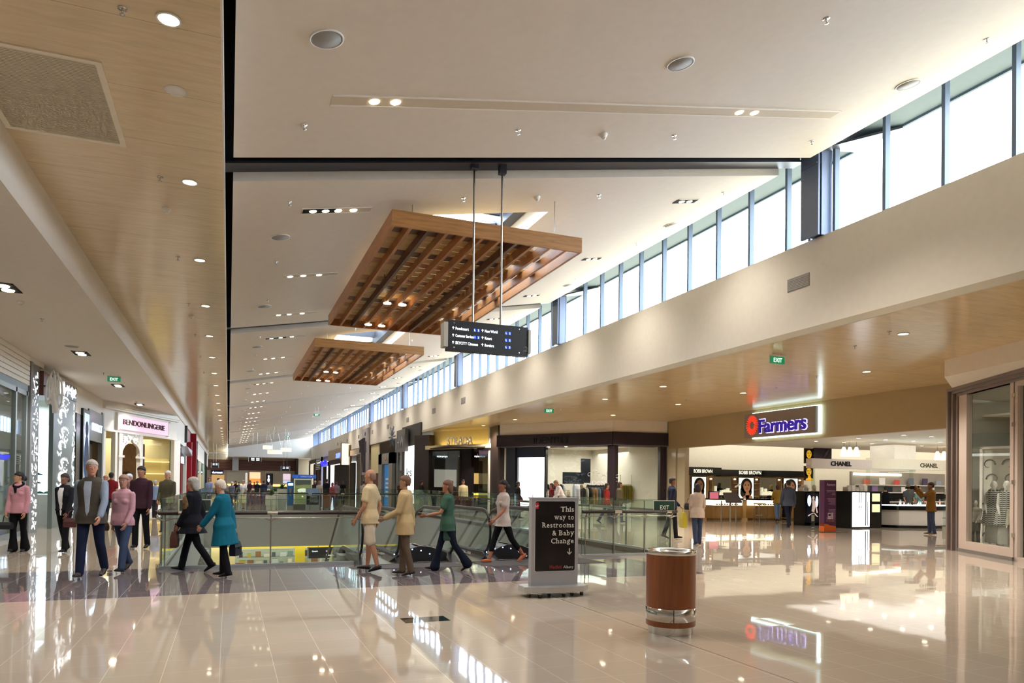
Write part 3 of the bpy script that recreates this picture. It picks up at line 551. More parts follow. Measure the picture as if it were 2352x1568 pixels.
# ------------------------------------------------------------ shopfronts
def atw(px, py, p, q):                       # where the line of sight meets the upright plane through plan points p and q
    n = Vector((-(q[1]-p[1]), q[0]-p[0], 0)); d = ray(px, py); P = Vector((p[0], p[1], 0)); return CAM+d*((P-CAM).dot(n)/d.dot(n))
class Face:                                  # helper for an upright facade plane: s along it, z up, out towards the viewer
    def __init__(s, p, q):
        s.p = Vector((p[0], p[1], 0)); s.q = Vector((q[0], q[1], 0)); s.d = (s.q-s.p).normalized(); s.L = (s.q-s.p).length
        n = Vector((-s.d.y, s.d.x, 0)); s.n = n if (CAM-s.p).dot(n) > 0 else -n; s.n.z = 0
        s.flip = s.d.cross(Vector((0, 0, 1))).dot(s.n) < 0
    def s_(s, px, py=1100): v = atw(px, py, (s.p.x, s.p.y), (s.q.x, s.q.y)); return (v-s.p).dot(s.d)
    def z_(s, px, py): return atw(px, py, (s.p.x, s.p.y), (s.q.x, s.q.y)).z
    def P(s, a, z, o=0): v = s.p+s.d*a+s.n*o; v.z = z; return v
    def box(s, m, a, b, z0, z1, o0=0, o1=.05, mi=0):
        A = [s.P(a, z0, o0), s.P(b, z0, o0), s.P(b, z1, o0), s.P(a, z1, o0)]; m.prismv(A, s.n*(o1-o0), mi); return m
    def quad(s, m, a, b, z0, z1, o=0, mi=0): m.quad(s.P(a, z0, o), s.P(b, z0, o), s.P(b, z1, o), s.P(a, z1, o), mi); return m
    def text(s, m, txt, a, z, h, w=None, o=.02, depth=.02, mi=0, bold=0, align='L'):
        r = s.d if not s.flip else -s.d
        if r.dot(CR) < 0: pass
        m.text(txt, s.P(a, z, o), r, (0, 0, 1), h, w, depth, mi, bold, align); return m
SPLITN = {'pier', 'pale_wall', 'sill', 'warm_counter', 'side_frame', 'red_column', 'cornice'}
def part(t, name, F, boxes, mt):
    if name in SPLITN and len(boxes) > 1: return [part(t, name, F, [b], mt) for b in boxes][0]
    m = MB()
    for b in boxes: F.box(m, *b)
    return obj(name, m, mt, t, True)
LBOX = glow('lightbox_white', 'f2f8ff', 1.5); FIL = glow('filigree_light', 'ffffff', .8); GREYPL = paint('7c7f80', 'grey_pillar', .35); FRAMEG = mat('frame_grey', '7f8685', .35, .4)
# --- left: glazed shop nearest the camera
A = Face((-5.0, 8), (-5.0, 22.4))
t = thing('glass_shopfront', 'grey framed glass shopfront with white slatted head at the left edge', 'shopfront', (-5.0, 15, 0))
part(t, 'slatted_head', A, [(0, A.L, 3.95+.13*i, 4.06+.13*i, 0, .06) for i in range(6)], PURE)
part(t, 'header', A, [(0, A.L, 3.78, 3.95, -.02, .02)], paint('9fb0bd', 'blue_grey_head'))
m = MB()
for a in (0, 4.5, 9, 13.2, 14.2): A.box(m, a, a+.12, 0, 3.78, -.05, .04)
A.box(m, 0, A.L, 0, .12, -.05, .04); A.box(m, 0, A.L, 3.66, 3.78, -.05, .04); obj('frame', m, FRAMEG, t, True)
m = MB(); A.quad(m, 0, A.L, .12, 3.66, -.01); obj('glass_pane', m, GLASSB, t, True)
m = MB(); m.box((-8.4, 8, 0), (-8.3, 23, ZL)).box((-8.4, 22.6, 0), (-5.1, 22.7, ZL)); struct('wall_left_shop', m, paint('97a39a', 'shop_green_grey'))
for i, (y, c) in enumerate(((19.0, '6f7f86'), (17, '8a7a6c'), (20.8, '9aa8a0'))):
    t = thing('display_table', ['low grey display table inside the left glass shop', 'low brown display table inside the left glass shop', 'pale display plinth just inside the left glass shop'][i], 'display table', (-6.4, y, 0)); m = MB(); m.box((-.5, -.4, .7), (.5, .4, .75)); obj('table_top', m, paint(c), t); m = MB(); m.box((-.4, -.3, 0), (.4, .3, .7)); obj('plinth', m, PURE, t)
# --- shoe shop: filigree pillar, brown sign block, white sculpture, lit display, patterned panel
random.seed(3)
def filigree(F, m, a0, a1, z0, z1, o, dens, r=.03):
    n = int((a1-a0)*(z1-z0)*dens)
    for _ in range(n):
        a = random.uniform(a0+r, a1-r); z = random.uniform(z0+r, z1-r); th = random.uniform(0, pi); L = random.uniform(.4, 1)*r*1.6
        pts = []
        for k in range(6):
            q = 2*pi*k/6; uu = cos(q)*L; vv = sin(q)*L*.38; pts.append(F.P(a+uu*cos(th)-vv*sin(th), z+uu*sin(th)+vv*cos(th), o))
        m.add(pts, [tuple(range(6))])
B = Face((-5.05, 22.7), (-4.95, 23.5)); t = thing('filigree_pillar', 'grey pillar with lit white leaf pattern left of the shoe shop opening', 'pillar', (-5.0, 23.1, 0))
m = MB(); m.prism([(-5.25, 22.7), (-5.05, 22.7), (-4.95, 23.5), (-5.25, 23.5)], 0, 4.62); m.box((-5.27, 22.5, 0), (-4.93, 22.7, 4.62)); obj('pillar_body', m, GREYPL, t, True)
m = MB(); filigree(B, m, .02, .78, .05, 4.5, .01, 55, .055); obj('leaf_pattern', m, FIL, t, True)
t = thing('sign_block', 'brown sign block above the shoe shop opening', 'sign', (-4.9, 24.1, 3.9)); m = MB(); m.box((-5.25, 23.5, 3.82), (-4.85, 25.0, 4.5)); obj('block', m, paint('5a3128', 'sign_brown', .4), t, True)
t = thing('shop_emblem', 'white looping sculptural emblem on the brown sign block', 'shop emblem', (-4.6, 23.6, 3.6)); m = MB()
for i, (dx, ph) in enumerate(((-.10, 0), (-.02, .15), (.07, .1), (.15, -.05))):
    pts = []
    for k in range(15):
        q = k/14*2*pi; pts.append((-4.63+dx+.07*sin(q)+.05*cos(q)*(.5-i*.2), 23.55, 3.98+ph+.42*cos(q)))
    m.tube(pts, .028, 6)
for k in range(3): m.ball((-4.70+.08*k, 23.55, 3.66-.06*k), (.07, .05, .06), 8)
m.tube([(-4.62, 23.55, 3.9), (-4.55, 23.55, 3.35)], [.06, .09], 8); m.tube([(-4.65, 23.6, 4.1), (-4.86, 23.7, 4.1)], .03, 6); obj('emblem', m, PURE, t, True)
C_ = Face((-5.95, 27.3), (-5.2, 27.3)); t = thing('lit_shoe_wall', 'bright white lit shoe display wall inside the shoe shop', 'display wall', (-5.6, 27.3, 0))
part(t, 'base_cabinet', C_, [(-.1, .75, 0, .98, 0, .3)], PURE); part(t, 'light_panel', C_, [(-.1, .75, .98, 3.22, 0, .04)], glow('shoe_wall_glow', 'e8f4ff', 1.15))
part(t, 'shelf', C_, [(.1, .74, 1.05+.27*i, 1.06+.27*i, .04, .22) for i in range(6)], GLASSB)
for i, (a, z, c) in enumerate(((.25, 1.6, '3c5a62'), (.2, 1.33, '2f4a50'), (.1, 1.0, '8a4a3a'), (.32, 1.0, '3d6a5a'), (.52, 1.0, '6a8a6a'), (.62, 1.87, 'a8c0d0'))):
    o_ = C_.P(a, z, .14); t = thing('display_shoe', ['dark teal shoe on the upper shelf of the lit display', 'dark shoe on the second shelf of the lit display', 'red brown shoe at the foot of the lit display', 'green shoe in the middle at the foot of the lit display', 'grey green shoe at the right foot of the lit display', 'pale shoe on the highest filled shelf of the display'][i], 'shoe', o_, 0, 'shoes on the lit display')
    m = MB(); m.tube([(-.1, 0, .03), (-.03, 0, .045), (.04, 0, .03), (.11, 0, .02)], [(.03, .03), (.035, .045), (.03, .028), (.015, .015)], 8); obj('upper', m, paint(c), t); m = MB(); m.box((-.12, -.035, 0), (.12, .035, .012)); obj('sole', m, PURE, t)
m = MB(); m.box((-8.4, 28.0, 0), (-4.95, 28.1, ZL)).box((-6.6, 23.5, 0), (-6.5, 28, ZL)); struct('wall_shoe_shop', m, paint('d5d8cc', 'shoe_shop_wall'))
D = Face((-4.9, 25.05), (-4.86, 28.1)); t = thing('patterned_panel', 'grey panel with glowing scrolls, birds and butterflies', 'shop panel', (-4.9, 26.6, 0)); part(t, 'panel', D, [(0, D.L, 0, 4.1, -.12, 0)], paint('6d7874', 'panel_grey_green', .3)); part(t, 'header', D, [(0, D.L, 4.1, 4.58, -.12, .03)], paint('7d8386', 'panel_head', .4))
m = MB(); filigree(D, m, .05, D.L-.05, 4.12, 4.56, .04, 60, .1); obj('header_pattern', m, FIL, t, True); m = MB(); filigree(D, m, D.L-.55, D.L-.02, .1, 4.08, .012, 30, .09); obj('leaf_pattern', m, FIL, t, True)
def ptube(m, F, pts, r): m.tube([F.P(a, z, .012) for a, z in pts], r, 5)
m = MB()
for rep in range(4):
    z0 = .35+rep*.98
    for q, (ca, cz, ra, rz_, st, en) in enumerate(((1.0, z0+.25, .55, .16, -.5, 3.6), (1.35, z0+.68, .6, .15, .4, 4.2), (.85, z0+.18, .25, .08, 1, 6))):
        pts = []
        for k in range(13): th = st+(en-st)*k/12; sc = 1-.045*k; pts.append((ca+ra*cos(th)*sc, cz+rz_*sin(th)*sc))
        ptube(m, D, pts, .014)
        for k in range(1, 12, 1):
            a, z = pts[k]
            for s_ in (-1, 1): m.add([D.P(a, z, .014), D.P(a+.06+.03*s_, z+s_*.045, .014), D.P(a+.12, z+s_*.07, .014), D.P(a+.1, z+s_*.03, .014)], [(0, 1, 2, 3)])
    for bx, bz in ((1.0, z0+.5), (.75, z0+.93), (1.6, z0+.4)):
        for s_ in (-1, 1):
            m.add([D.P(bx, bz, .014), D.P(bx+.28*s_, bz+.1, .014), D.P(bx+.3*s_, bz+.02, .014), D.P(bx+.1*s_, bz-.02, .014)], [(0, 1, 2, 3)]); m.add([D.P(bx, bz, .014), D.P(bx+.18*s_, bz-.02, .014), D.P(bx+.12*s_, bz-.08, .014)], [(0, 1, 2)])
    for k in range(5): m.ball(D.P(1.1+.22*k, z0+.6+.09*sin(k*2.1), .015), (.01, .06, .03), 6)
obj('scroll_pattern', m, FIL, t, True)
m = MB(); m.box((-5.05, 8, 4.62), (-4.95, 24, ZL)).slab((-5.25, 23.5), (-4.9, 28.1), 4.5, ZL, .1).slab((-4.9, 28.0), (-4.81, 33.5), 4.1, ZL, .1); struct('wall_left_head', m, WHITE)
# --- grey shop with lit letters
E_ = Face((-4.86, 28.1), (-4.81, 33.42)); t = thing('grey_shopfront', 'dark grey shopfront with lit thin letters between the patterned panel and lingerie shop', 'shopfront', (-4.85, 30.7, 0)); s1, s2, s3 = E_.s_(183), E_.s_(199), E_.s_(230)
part(t, 'black_column', E_, [(0, s1, 0, 3.75, -.3, .03)], BLACKG); part(t, 'name_panel', E_, [(s2, s3, 2.95, 4.1, -.05, .04)], paint('4a4644', 'name_panel_grey', .25)); part(t, 'mesh_wall', E_, [(s2, s3, 0, 2.95, -.35, -.3)], mat('brown_mesh', '6b5c48', .7, noise_=.5, nscale=60)); part(t, 'side_pier', E_, [(s3, E_.L, 0, 4.2, -.1, .05)], GREYPL); part(t, 'upper_panel', E_, [(0, s2, 3.75, 4.1, -.1, .0)], CREAM)
m = MB(); E_.text(m, 'IMPACT', (s2+s3)/2+.25, 3.35, .3, 2.0, .045, .03, bold=.0, align='C'); obj('lettering', m, glow('cool_letter', 'd6f2ff', 1.6), t, True)
t = thing('lightbox_poster', 'tall narrow lit poster in black frame beside the grey shop', 'lightbox', E_.P((s1+s2)/2, 1.0, .05)); part(t, 'frame', E_, [(s1, s2, .9, 4.0, 0, .08)], BLACKG); part(t, 'poster', E_, [(s1+.2, s2-.2, 1.1, 3.85, .08, .09)], glow('poster_cool', 'aebfdc', .8)); m = MB(); m.ball(E_.P((s1+s2)/2, 2.2, .09), (.01, .5, .9), 10); m.ball(E_.P((s1+s2)/2, 3.3, .09), (.01, .3, .28), 10); obj('printed_figure', m, paint('3d4a63', 'poster_dark'), t, True)
# --- lingerie shop
G = Face((-4.81, 33.42), (-2.44, 39.74)); t = thing('lingerie_shopfront', 'white classical lingerie shopfront with arched doorway and pink sign', 'shopfront', (-3.6, 36.6, 0)); g = lambda x: G.s_(x, 1000); WT = PURE
part(t, 'frieze', G, [(0, G.L, 3.55, 4.75, -.15, 0)], WT); part(t, 'cornice', G, [(0, G.L, 4.42, 4.5, 0, .12), (0, G.L, 4.5, 4.54, 0, .18), (0, G.L, 3.5, 3.56, 0, .08)], WT)
for i, (a, b) in enumerate(((g(235), g(240)), (g(262), g(267)), (g(271), g(279)), (g(320), g(326)), (g(398), g(412)))):
    m = MB(); G.box(m, a, b, 0, 3.52, -.12, .06); G.box(m, a-.04, b+.04, 0, .3, -.1, .09)
    if i in (2, 3): G.box(m, a-.1, b+.1, 2.45, 2.55, -.1, .1)
    obj('pilaster', m, WT, t, True)
a0, a1 = g(279), g(320); am = (a0+a1)/2; hw = (a1-a0)/2; m = MB(); pts = []
prof = [(1, 2.5), (1, 2.62), (.93, 2.8), (.72, 2.98), (.45, 3.08), (.2, 3.14), (0, 3.34), (-.2, 3.14), (-.45, 3.08), (-.72, 2.98), (-.93, 2.8), (-1, 2.62), (-1, 2.5)]
for i in range(len(prof)-1):
    (u0, z0), (u1, z1) = prof[i], prof[i+1]; m.prismv([G.P(am+u0*hw, z0, -.05), G.P(am+u1*hw, z1, -.05), G.P(am+u1*hw, 3.5, -.05), G.P(am+u0*hw, 3.5, -.05)], G.n*.08)
obj('ogee_arch', m, WT, t, True)
m = MB(); m.tube([G.P(am+u*hw, z, .04) for u, z in prof], .03, 6); random.seed(5)
for k in range(26):
    u = random.uniform(-.9, .9); zt = 3.1+.2*abs(u)*0; m.ball(G.P(am+u*hw, random.uniform(3.2 if abs(u) < .5 else 3.05, 3.45), .04), .035, 6)
obj('arch_ornament', m, paint('d8d4cc', 'plaster'), t, True)
for a, b in ((g(240), g(262)), (g(326), g(398))):
    m = MB(); G.quad(m, a, b, .3, 3.5, -.03); obj('glass_pane', m, GLASS, t, True)
part(t, 'sill', G, [(g(240), g(262), 0, .3, -.1, .05), (g(326), g(398), 0, .3, -.1, .05)], WT)
t = thing('pink_sign', 'pink shop sign with black capital letters on the lingerie shop', 'shop sign', G.P(g(325), 3.6, .1)); part(t, 'sign_panel', G, [(g(268), g(381), 3.66, 4.28, .0, .1)], glow('sign_pink', 'e2b3c4', .55)); part(t, 'side_frame', G, [(g(264), g(268), 3.62, 4.34, 0, .12), (g(381), g(386), 3.62, 4.34, 0, .12), (g(264), g(386), 4.28, 4.34, 0, .12)], WT)
m = MB(); G.text(m, 'BENDONLINGERIE', g(276), 3.87, .25, (g(372)-g(276)), .11, .03); obj('lettering', m, paint('33262a', 'letter_dark'), t, True)
m = MB(); m.slab((-8.8, 41.5), (-2.6, 41.5), 0, ZL, .1).slab((-8.8, 34), (-8.8, 41.5), 0, ZL, -.1).slab((-8.8, 33.7), (-4.9, 33.7), 0, ZL, -.1); struct('wall_lingerie_shop', m, paint('d9cda4', 'lingerie_interior'))
t = thing('display_shelf', 'pale lit shelving inside the lingerie shop window', 'shelves', (-4.0, 40.3, 0)); m = MB(); m.box((-5.4, 40.4, 0), (-2.8, 40.5, 2.6)); obj('back_panel', m, paint('c9bd8e', 'shelf_back'), t, True); m = MB()
for z in (.6, 1.2, 1.8, 2.4): m.box((-5.4, 40.1, z), (-2.8, 40.4, z+.04))
obj('shelf', m, glow('shelf_glow', 'ffe9b0', .7), t, True)
t = thing('wooden_screen', 'brown timber screen behind the arched doorway', 'screen', (-4.3, 37.6, 0)); m = MB(); m.box((-4.75, 37.9, 0), (-3.7, 38.0, 3.2)); obj('panel', m, wood('screen_wood', '8a6340', .5), t, True); m = MB()
for i in range(9):
    for j in range(9): m.box((-4.72+i*.05, 37.86, .5+j*.16), (-4.70+i*.05, 37.9, .6+j*.16))
obj('lattice', m, DARKB, t, True)
# --- left row beyond the lingerie shop, X = -2.44
H = Face((-2.44, 39.74), (-2.44, 118)); hz = lambda x: H.s_(x, 1100)
def lshop(label, y0, y1, head, glassm_, hm, sign=None, zh=3.7):
    t = thing('shopfront', label, 'shopfront', (-2.44, (y0+y1)/2, 0)); a, b = y0-39.74, y1-39.74
    part(t, 'head', H, [(a, b, zh, ZP, -.2, 0)], hm); part(t, 'pier', H, [(a, a+.5, 0, zh, -.25, .03), (b-.3, b, 0, zh, -.25, .03)], head)
    m = MB(); H.box(m, a+.5, b-.3, 0, zh, -.35, -.3); obj('window_display', m, glassm_, t, True); m = MB(); H.quad(m, a+.5, b-.3, 0, zh, -.06); obj('glass_pane', m, GLASS, t, True); return t
t = lshop('white headed shopfront right after the lingerie shop', 39.75, 48.6, PURE, paint('2c2a30', 'dark_display'), PURE, zh=3.5); m = MB(); m.prismv([H.P(2.6, 3.35, 0), H.P(8.6, 3.0, 0), H.P(8.6, 3.35, 0)], H.n*.35); obj('canopy', m, ALU, t, True); m = MB(); H.text(m, 'MAX', 6.2, 2.5, .4, 1.6, -.04, .02, align='C'); obj('lettering', m, WTXT, t, True)
t = thing('hanging_blade_sign', 'dark narrow blade sign on the white head of the left row', 'shop sign', (-2.2, 47, 3.8)); m = MB(); m.box((-2.44, 46.5, 3.75), (-2.3, 46.9, 4.75)); obj('blade', m, DARKG, t, True)
RED = paint('8c1220', 'shop_red', .35); t = lshop('deep red shopfront with a tall red blade on the left row', 48.6, 60, RED, paint('47101a', 'red_display'), RED, zh=3.6); part(t, 'red_blade', H, [(14.2, 14.8, 0, 4.75, 0, .35)], RED); part(t, 'red_column', H, [(9.0, 9.6, 0, 3.9, 0, .3), (18.8, 19.4, 0, 3.9, 0, .2)], RED)
m = MB(); m.ball(H.P(17, 2.75, .12), .06, 8); obj('indicator_lamp', m, glow('red_lamp', 'ff2a1a', 3), t, True)
for y0, y1, c, lb, d in ((60, 66, '17161a', 'narrow black shopfront beyond the red one', 'cfc7b0'), (66, 74, 'd9d6cc', 'pale cream shopfront far along the left row', 'd8c8a0'), (74, 84, 'b6c0b4', 'pale green shopfront far along the left row', 'b8c8a0'), (84, 94, '242229', 'dark shopfront near the far end of the left row', '3a3640'), (94, 117.5, '8a5a5a', 'rosy shopfront at the far end of the left row', 'a08078')):
    lshop(lb, y0, y1, paint(c), paint(d), paint(c) if y0 in (60, 84) else PURE, zh=3.3)
# --- far end shops under the timber slats
Z_ = Face((-3, 98.95), (9, 98.95)); zx = lambda x: Z_.s_(x, 1100)
t = thing('food_shop', 'far shop with glowing orange food display under the slat wall', 'shopfront', (4.8, 98.9, 0)); part(t, 'pale_wall', Z_, [(zx(521), zx(569), 1.2, 2.95, 0, .05), (zx(609), zx(668), 1.2, 2.95, 0, .05)], paint('c9bfa8', 'food_shop_wall')); part(t, 'warm_counter', Z_, [(zx(520), zx(566), .9, 1.2, 0, .08), (zx(627), zx(668), .9, 1.2, 0, .08), (zx(575), zx(600), .95, 1.3, .05, .1)], glow('warm_counter', 'ffd27a', 1.2)); part(t, 'opening', Z_, [(zx(573), zx(598), 1.3, 2.75, .0, .02)], glow('orange_display', 'e0893a', .8)); part(t, 'opening_head', Z_, [(zx(573), zx(598), 1.9, 2.75, .02, .03)], glow('opening_cream', 'd9c49a', .8)); part(t, 'counter_front', Z_, [(zx(515), zx(672), 0, .9, 0, .3)], paint('8d8072', 'counter_front'))
t = thing('electrical_shopfront', 'far left end shopfront with dark blue name board', 'shopfront', (-1.5, 98.9, 0)); part(t, 'name_board', Z_, [(zx(484), zx(513), 2.35, 2.95, 0, .1)], paint('1c1f4a', 'navy_board')); part(t, 'lit_interior', Z_, [(zx(486), zx(515), .6, 2.35, 0, .05)], glow('warm_interior', 'b08a58', .7)); m = MB(); Z_.text(m, 'dursuest', zx(487), 2.52, .28, zx(511)-zx(487), .11, .02, bold=.02); obj('lettering', m, WTXT, t, True)
for x0, x1, z0, z1, c, l in ((611, 627, 1.1, 2.6, '0c0d12', 'black poster with white figure at the far end'), (650, 667, 1.8, 2.6, 'e6cfe0', 'pale pink screen at the far end right'), (650, 667, 1.35, 1.72, 'c8d2ee', 'small pale blue screen at the far end right')):
    t = thing('poster', l, 'poster', Z_.P(zx((x0+x1)/2), z0, .1)); part(t, 'panel', Z_, [(zx(x0), zx(x1), z0, z1, .05, .1)], glow('poster_'+c, c, .6))
    if c[0] == '0': m = MB(); m.ball(Z_.P(zx(617), 2.2, .11), (.13, .02, .18), 8); m.ball(Z_.P(zx(617), 1.75, .11), (.16, .02, .3), 8); obj('printed_figure', m, glow('fig_white', 'dfe6ee', .8), t, True)
# --- right row beyond the dark shop, X = 9.85
J = Face((9.85, 37.6), (9.85, 96)); jy = lambda x: atX(x, 1080, 9.85).y-37.6
m = MB(); m.box((9.9, 41.2, 0), (16, 41.3, ZR)).box((15.9, 41.3, 0), (16, 96, ZR)).box((9.85, 41.2, ZR), (16, 96, ZR+.05)); struct('wall_right_row', m, paint('7d7264', 'row_back'))
for k in range(5): area('row_shop_light', (12.5, 45+11*k, ZR-.1), 3, 8, 70, NEUT)
t = thing('black_portal', 'tall dark grey portal panel rising above the bulkhead edge', 'shop portal', (9.75, 40.5, 0)); part(t, 'portal_panel', J, [(.75, 5.2, 0, 4.85, .0, .1)], DARKG)
t = thing('lightbox_sign', 'tall white glowing lightbox on the dark grey portal', 'lightbox', (9.7, 40.2, .2)); part(t, 'light_panel', J, [(jy(960), jy(937), .35, 3.62, .1, .2)], LBOX); m = MB(); J.text(m, 'ks', jy(948), 1.9, .5, 1.3, .21, .01, align='C'); obj('lettering', m, paint('4a5a60', 'letter_grey'), t, True)
t = thing('blade_sign', 'grey hanging blade sign with pale letters in front of the dark portal', 'shop sign', (9.5, 42.5, 3.4)); a = jy(945); b = jy(925); part(t, 'blade', J, [(a, b, 3.35, 4.65, .2, .4)], mat('blade_grey', '5a544f', .4)); m = MB(); J.text(m, 'HW', (a+b)/2, 3.6, .7, 1.9, .41, .02, align='C'); obj('lettering', m, ALU, t, True)
t = thing('glass_shopfront', 'tall green tinted glass shopfront left of the lightbox', 'shopfront', (9.85, 44.3, 0)); m = MB(); J.quad(m, 5.2, jy(909), 0, 4.3, 0); obj('glass_pane', m, GLASSB, t, True); m = MB(); [J.box(m, q, q+.08, 0, 4.3, -.03, .03) for q in (5.2, 6.8, jy(909))]; obj('frame', m, ALU, t, True); part(t, 'display_back', J, [(5.2, jy(909), 0, 4.3, -1.3, -1.2)], paint('b9d0cc', 'pale_green_back'))
t = thing('grey_portal', 'grey metal doorway portal with tall blue banner', 'shop portal', (9.8, 47.8, 0)); part(t, 'portal_frame', J, [(jy(909), jy(901), 0, 3.45, 0, .25), (jy(885), jy(877), 0, 3.45, 0, .25), (jy(909), jy(877), 2.75, 3.45, 0, .25)], mat('portal_metal', '8c8680', .35, .5)); part(t, 'banner', J, [(jy(901), jy(886), 0, 2.7, 0, .08)], glow('banner_blue', '1d6fa8', .35)); m = MB(); [J.box(m, jy(899)-.0, jy(889), 1.7-.28*i, 1.82-.28*i, .08, .09) for i in range(5)]; obj('lettering', m, WFLAT, t, True); m = MB(); J.text(m, 'GW', jy(893), 2.98, .3, 1.0, .26, .02, align='C'); obj('lettering', m, paint('d9b8a0', 'letter_rose'), t, True)
t = thing('cream_shop_bay', 'cream walled shop bay with brown lower wall beyond the grey portal', 'shopfront', (9.85, 51.5, 0)); part(t, 'cream_wall', J, [(jy(866), jy(848), 2.2, 4.3, -.2, -.1)], paint('ddd3a4', 'cream_bay')); part(t, 'brown_wall', J, [(jy(877), jy(846), 0, 2.2, -.25, -.15)], paint('6b4238', 'brown_bay'))
t = thing('figure_banner', 'tall grey banner with a standing dark figure on the bulkhead', 'banner', (9.8, 55.3, 2.1)); a, b = jy(849), jy(834); part(t, 'banner_cloth', J, [(a, b, 2.1, 5.65, .05, .12)], paint('a39c9c', 'banner_grey')); m = MB(); c = (a+b)/2
m.ball(J.P(c, 5.25, .13), (.02, .3, .17), 10); m.tube([J.P(c, 4.95, .13), J.P(c, 4.7, .13), J.P(c, 4.2, .13), J.P(c, 3.8, .13)], [(.1, .03), (.5, .03), (.42, .03), (.45, .03)], 10, ref=(0, 1, 0))
for s_ in (-1, 1): m.tube([J.P(c+.22*s_, 3.85, .13), J.P(c+.2*s_, 2.3, .13)], [(.22, .03), (.15, .03)], 8, ref=(0, 1, 0)); m.tube([J.P(c+.5*s_, 4.65, .13), J.P(c+.55*s_, 3.8, .13)], [(.13, .03), (.1, .03)], 8, ref=(0, 1, 0))
obj('printed_figure', m, paint('55505a', 'figure_dark'), t, True)
t = thing('snowflake_emblem', 'blue grey lacy snowflake emblem on the right bulkhead', 'emblem', (9.83, 47, 4.5)); m = MB(); c = jy(900); cz = J.z_(900, 1003)
for k in range(12):
    th = k*pi/6; r1 = .5 if k % 2 == 0 else .38
    for rr in (.12, .24, .36, .46):
        if rr < r1: m.ball(J.P(c+cos(th)*rr*2.1, cz+sin(th)*rr*1.5, .02), (.01, .09, .045), 6)
    m.tube([J.P(c+cos(th)*.15, cz+sin(th)*.1, .02), J.P(c+cos(th)*r1*2, cz+sin(th)*r1*1.5, .02)], .018, 4)
obj('emblem', m, paint('51667c', 'emblem_blue'), t, True)
def rshop(label, x0, x1, zt, fr, inner, extra=None, o=.15):
    t = thing('shopfront', label, 'shopfront', (9.85, 37.6+(jy(x0)+jy(x1))/2, 0)); a, b = jy(x1), jy(x0); part(t, 'portal_frame', J, [(a, a+.35, 0, zt, 0, o), (b-.35, b, 0, zt, 0, o), (a, b, zt-.45, zt, 0, o)], fr); part(t, 'opening', J, [(a+.35, b-.35, 0, zt-.45, -.5, -.4)], inner); return t, a, b
rshop('brown and steel shop portal left of the figure banner', 806, 833, 4.25, mat('bronze_steel', '6d6456', .3, .6), paint('5c5548', 'bronze_opening'))
t, a, b = rshop('dark wide shop opening under a pale timber head with blue letters', 758, 806, 3.75, paint('3a2a22', 'umber'), paint('22120e', 'near_black_red')); part(t, 'timber_head', J, [(a, b, 3.75, 4.75, 0, .2)], wood('pale_timber', 'b59d78', .5, grain=(1, .6, 14), sc=3)); m = MB(); J.text(m, 'SUPRE', (a+b)/2-1.5, 3.85, .45, 4.5, .22, .05, bold=.02, align='C'); obj('lettering', m, glow('blue_letter', '6f86ff', 1.5), t, True)
t = thing('lit_poster', 'lit warm poster in tall frame projecting from the right row', 'lightbox', (9.4, 65, 3.1)); part(t, 'frame', J, [(jy(804), jy(803)+.2, 3.0, 4.95, .1, .8)], BLACKG); m = MB(); y = 37.6+jy(803)-.35; m.box((9.1, y-.02, 3.05), (9.75, y, 4.9)); obj('poster', m, glow('poster_warm', 'ffd9ae', 1.3), t, True)
t, a, b = rshop('glowing white column shopfront with deep blue letters', 741, 757, 3.7, paint('d5d5e6', 'lav_white'), glow('white_column', 'dfe2f6', .9)); m = MB(); J.text(m, 'vpd', (a+b)/2, 3.45, .5, 4, .3, .1, bold=.04, align='C'); obj('lettering', m, glow('deep_blue', '2222ff', 1.8), t, True)
t, a, b = rshop('black shop portal with white slats near the far end of the right row', 727, 741, 4.4, BLACKG, paint('1a1512', 'black_opening')); m = MB(); [J.box(m, a+1, b-1, 3.0+.2*i, 3.1+.2*i, .15, .2) for i in range(6)]; obj('slat', m, PURE, t, True)
t, a, b = rshop('brown shopfront at the far end of the right row', 712, 727, 4.3, DARKB, paint('4a3324', 'brown_opening'))
# --- dark shop with backlit metal name
Kf = Face((9.95, 37.6), (12.3, 33.3)); ks = lambda x: Kf.s_(x, 1050); ledge = 3.75
t = thing('dark_shopfront', 'dark brown shopfront with cove lit head and thin metal name', 'shopfront', (11.1, 35.4, 0)); part(t, 'cove_wall', Kf, [(0, Kf.L, 3.5, ZR, -.5, -.45)], paint('dccb92', 'cove_cream')); part(t, 'ledge', Kf, [(.1, Kf.L, 3.3, 3.5, -.45, .25)], paint('cdbf94', 'ledge_cream')); part(t, 'cove_lamp', Kf, [(.6, Kf.L, 3.5, 3.53, -.3, -.2)], glow('cove_lamp', 'ffe7a0', 5))
part(t, 'column', Kf, [(-.9, .25, 0, 4.1, -.3, .12)], DARKB); part(t, 'window_frame', Kf, [(ks(1057), ks(1083), 0, 3.3, -.2, .02), (.25, ks(1057), 3.2, 3.3, -.1, .02), (ks(1103), Kf.L, 3.2, 3.3, 0, .25), (ks(1057), ks(1060), 0, 3.2, -.1, .05)], paint('1b1417', 'frame_aubergine'))
m = MB(); Kf.quad(m, .25, ks(1057), 0, 3.2, -.02); obj('glass_pane', m, GLASS, t, True); m = MB(); Kf.quad(m, ks(1103), Kf.L, .3, 3.2, .1); obj('glass_pane', m, glassm('dusk_glass', '6d7a90', .12), t, True)
m = MB(); Kf.text(m, 'STRADA', ks(1034), 3.5, .42, (ks(1092)-ks(1034)), .2, .06); obj('lettering', m, CHROME, t, True)
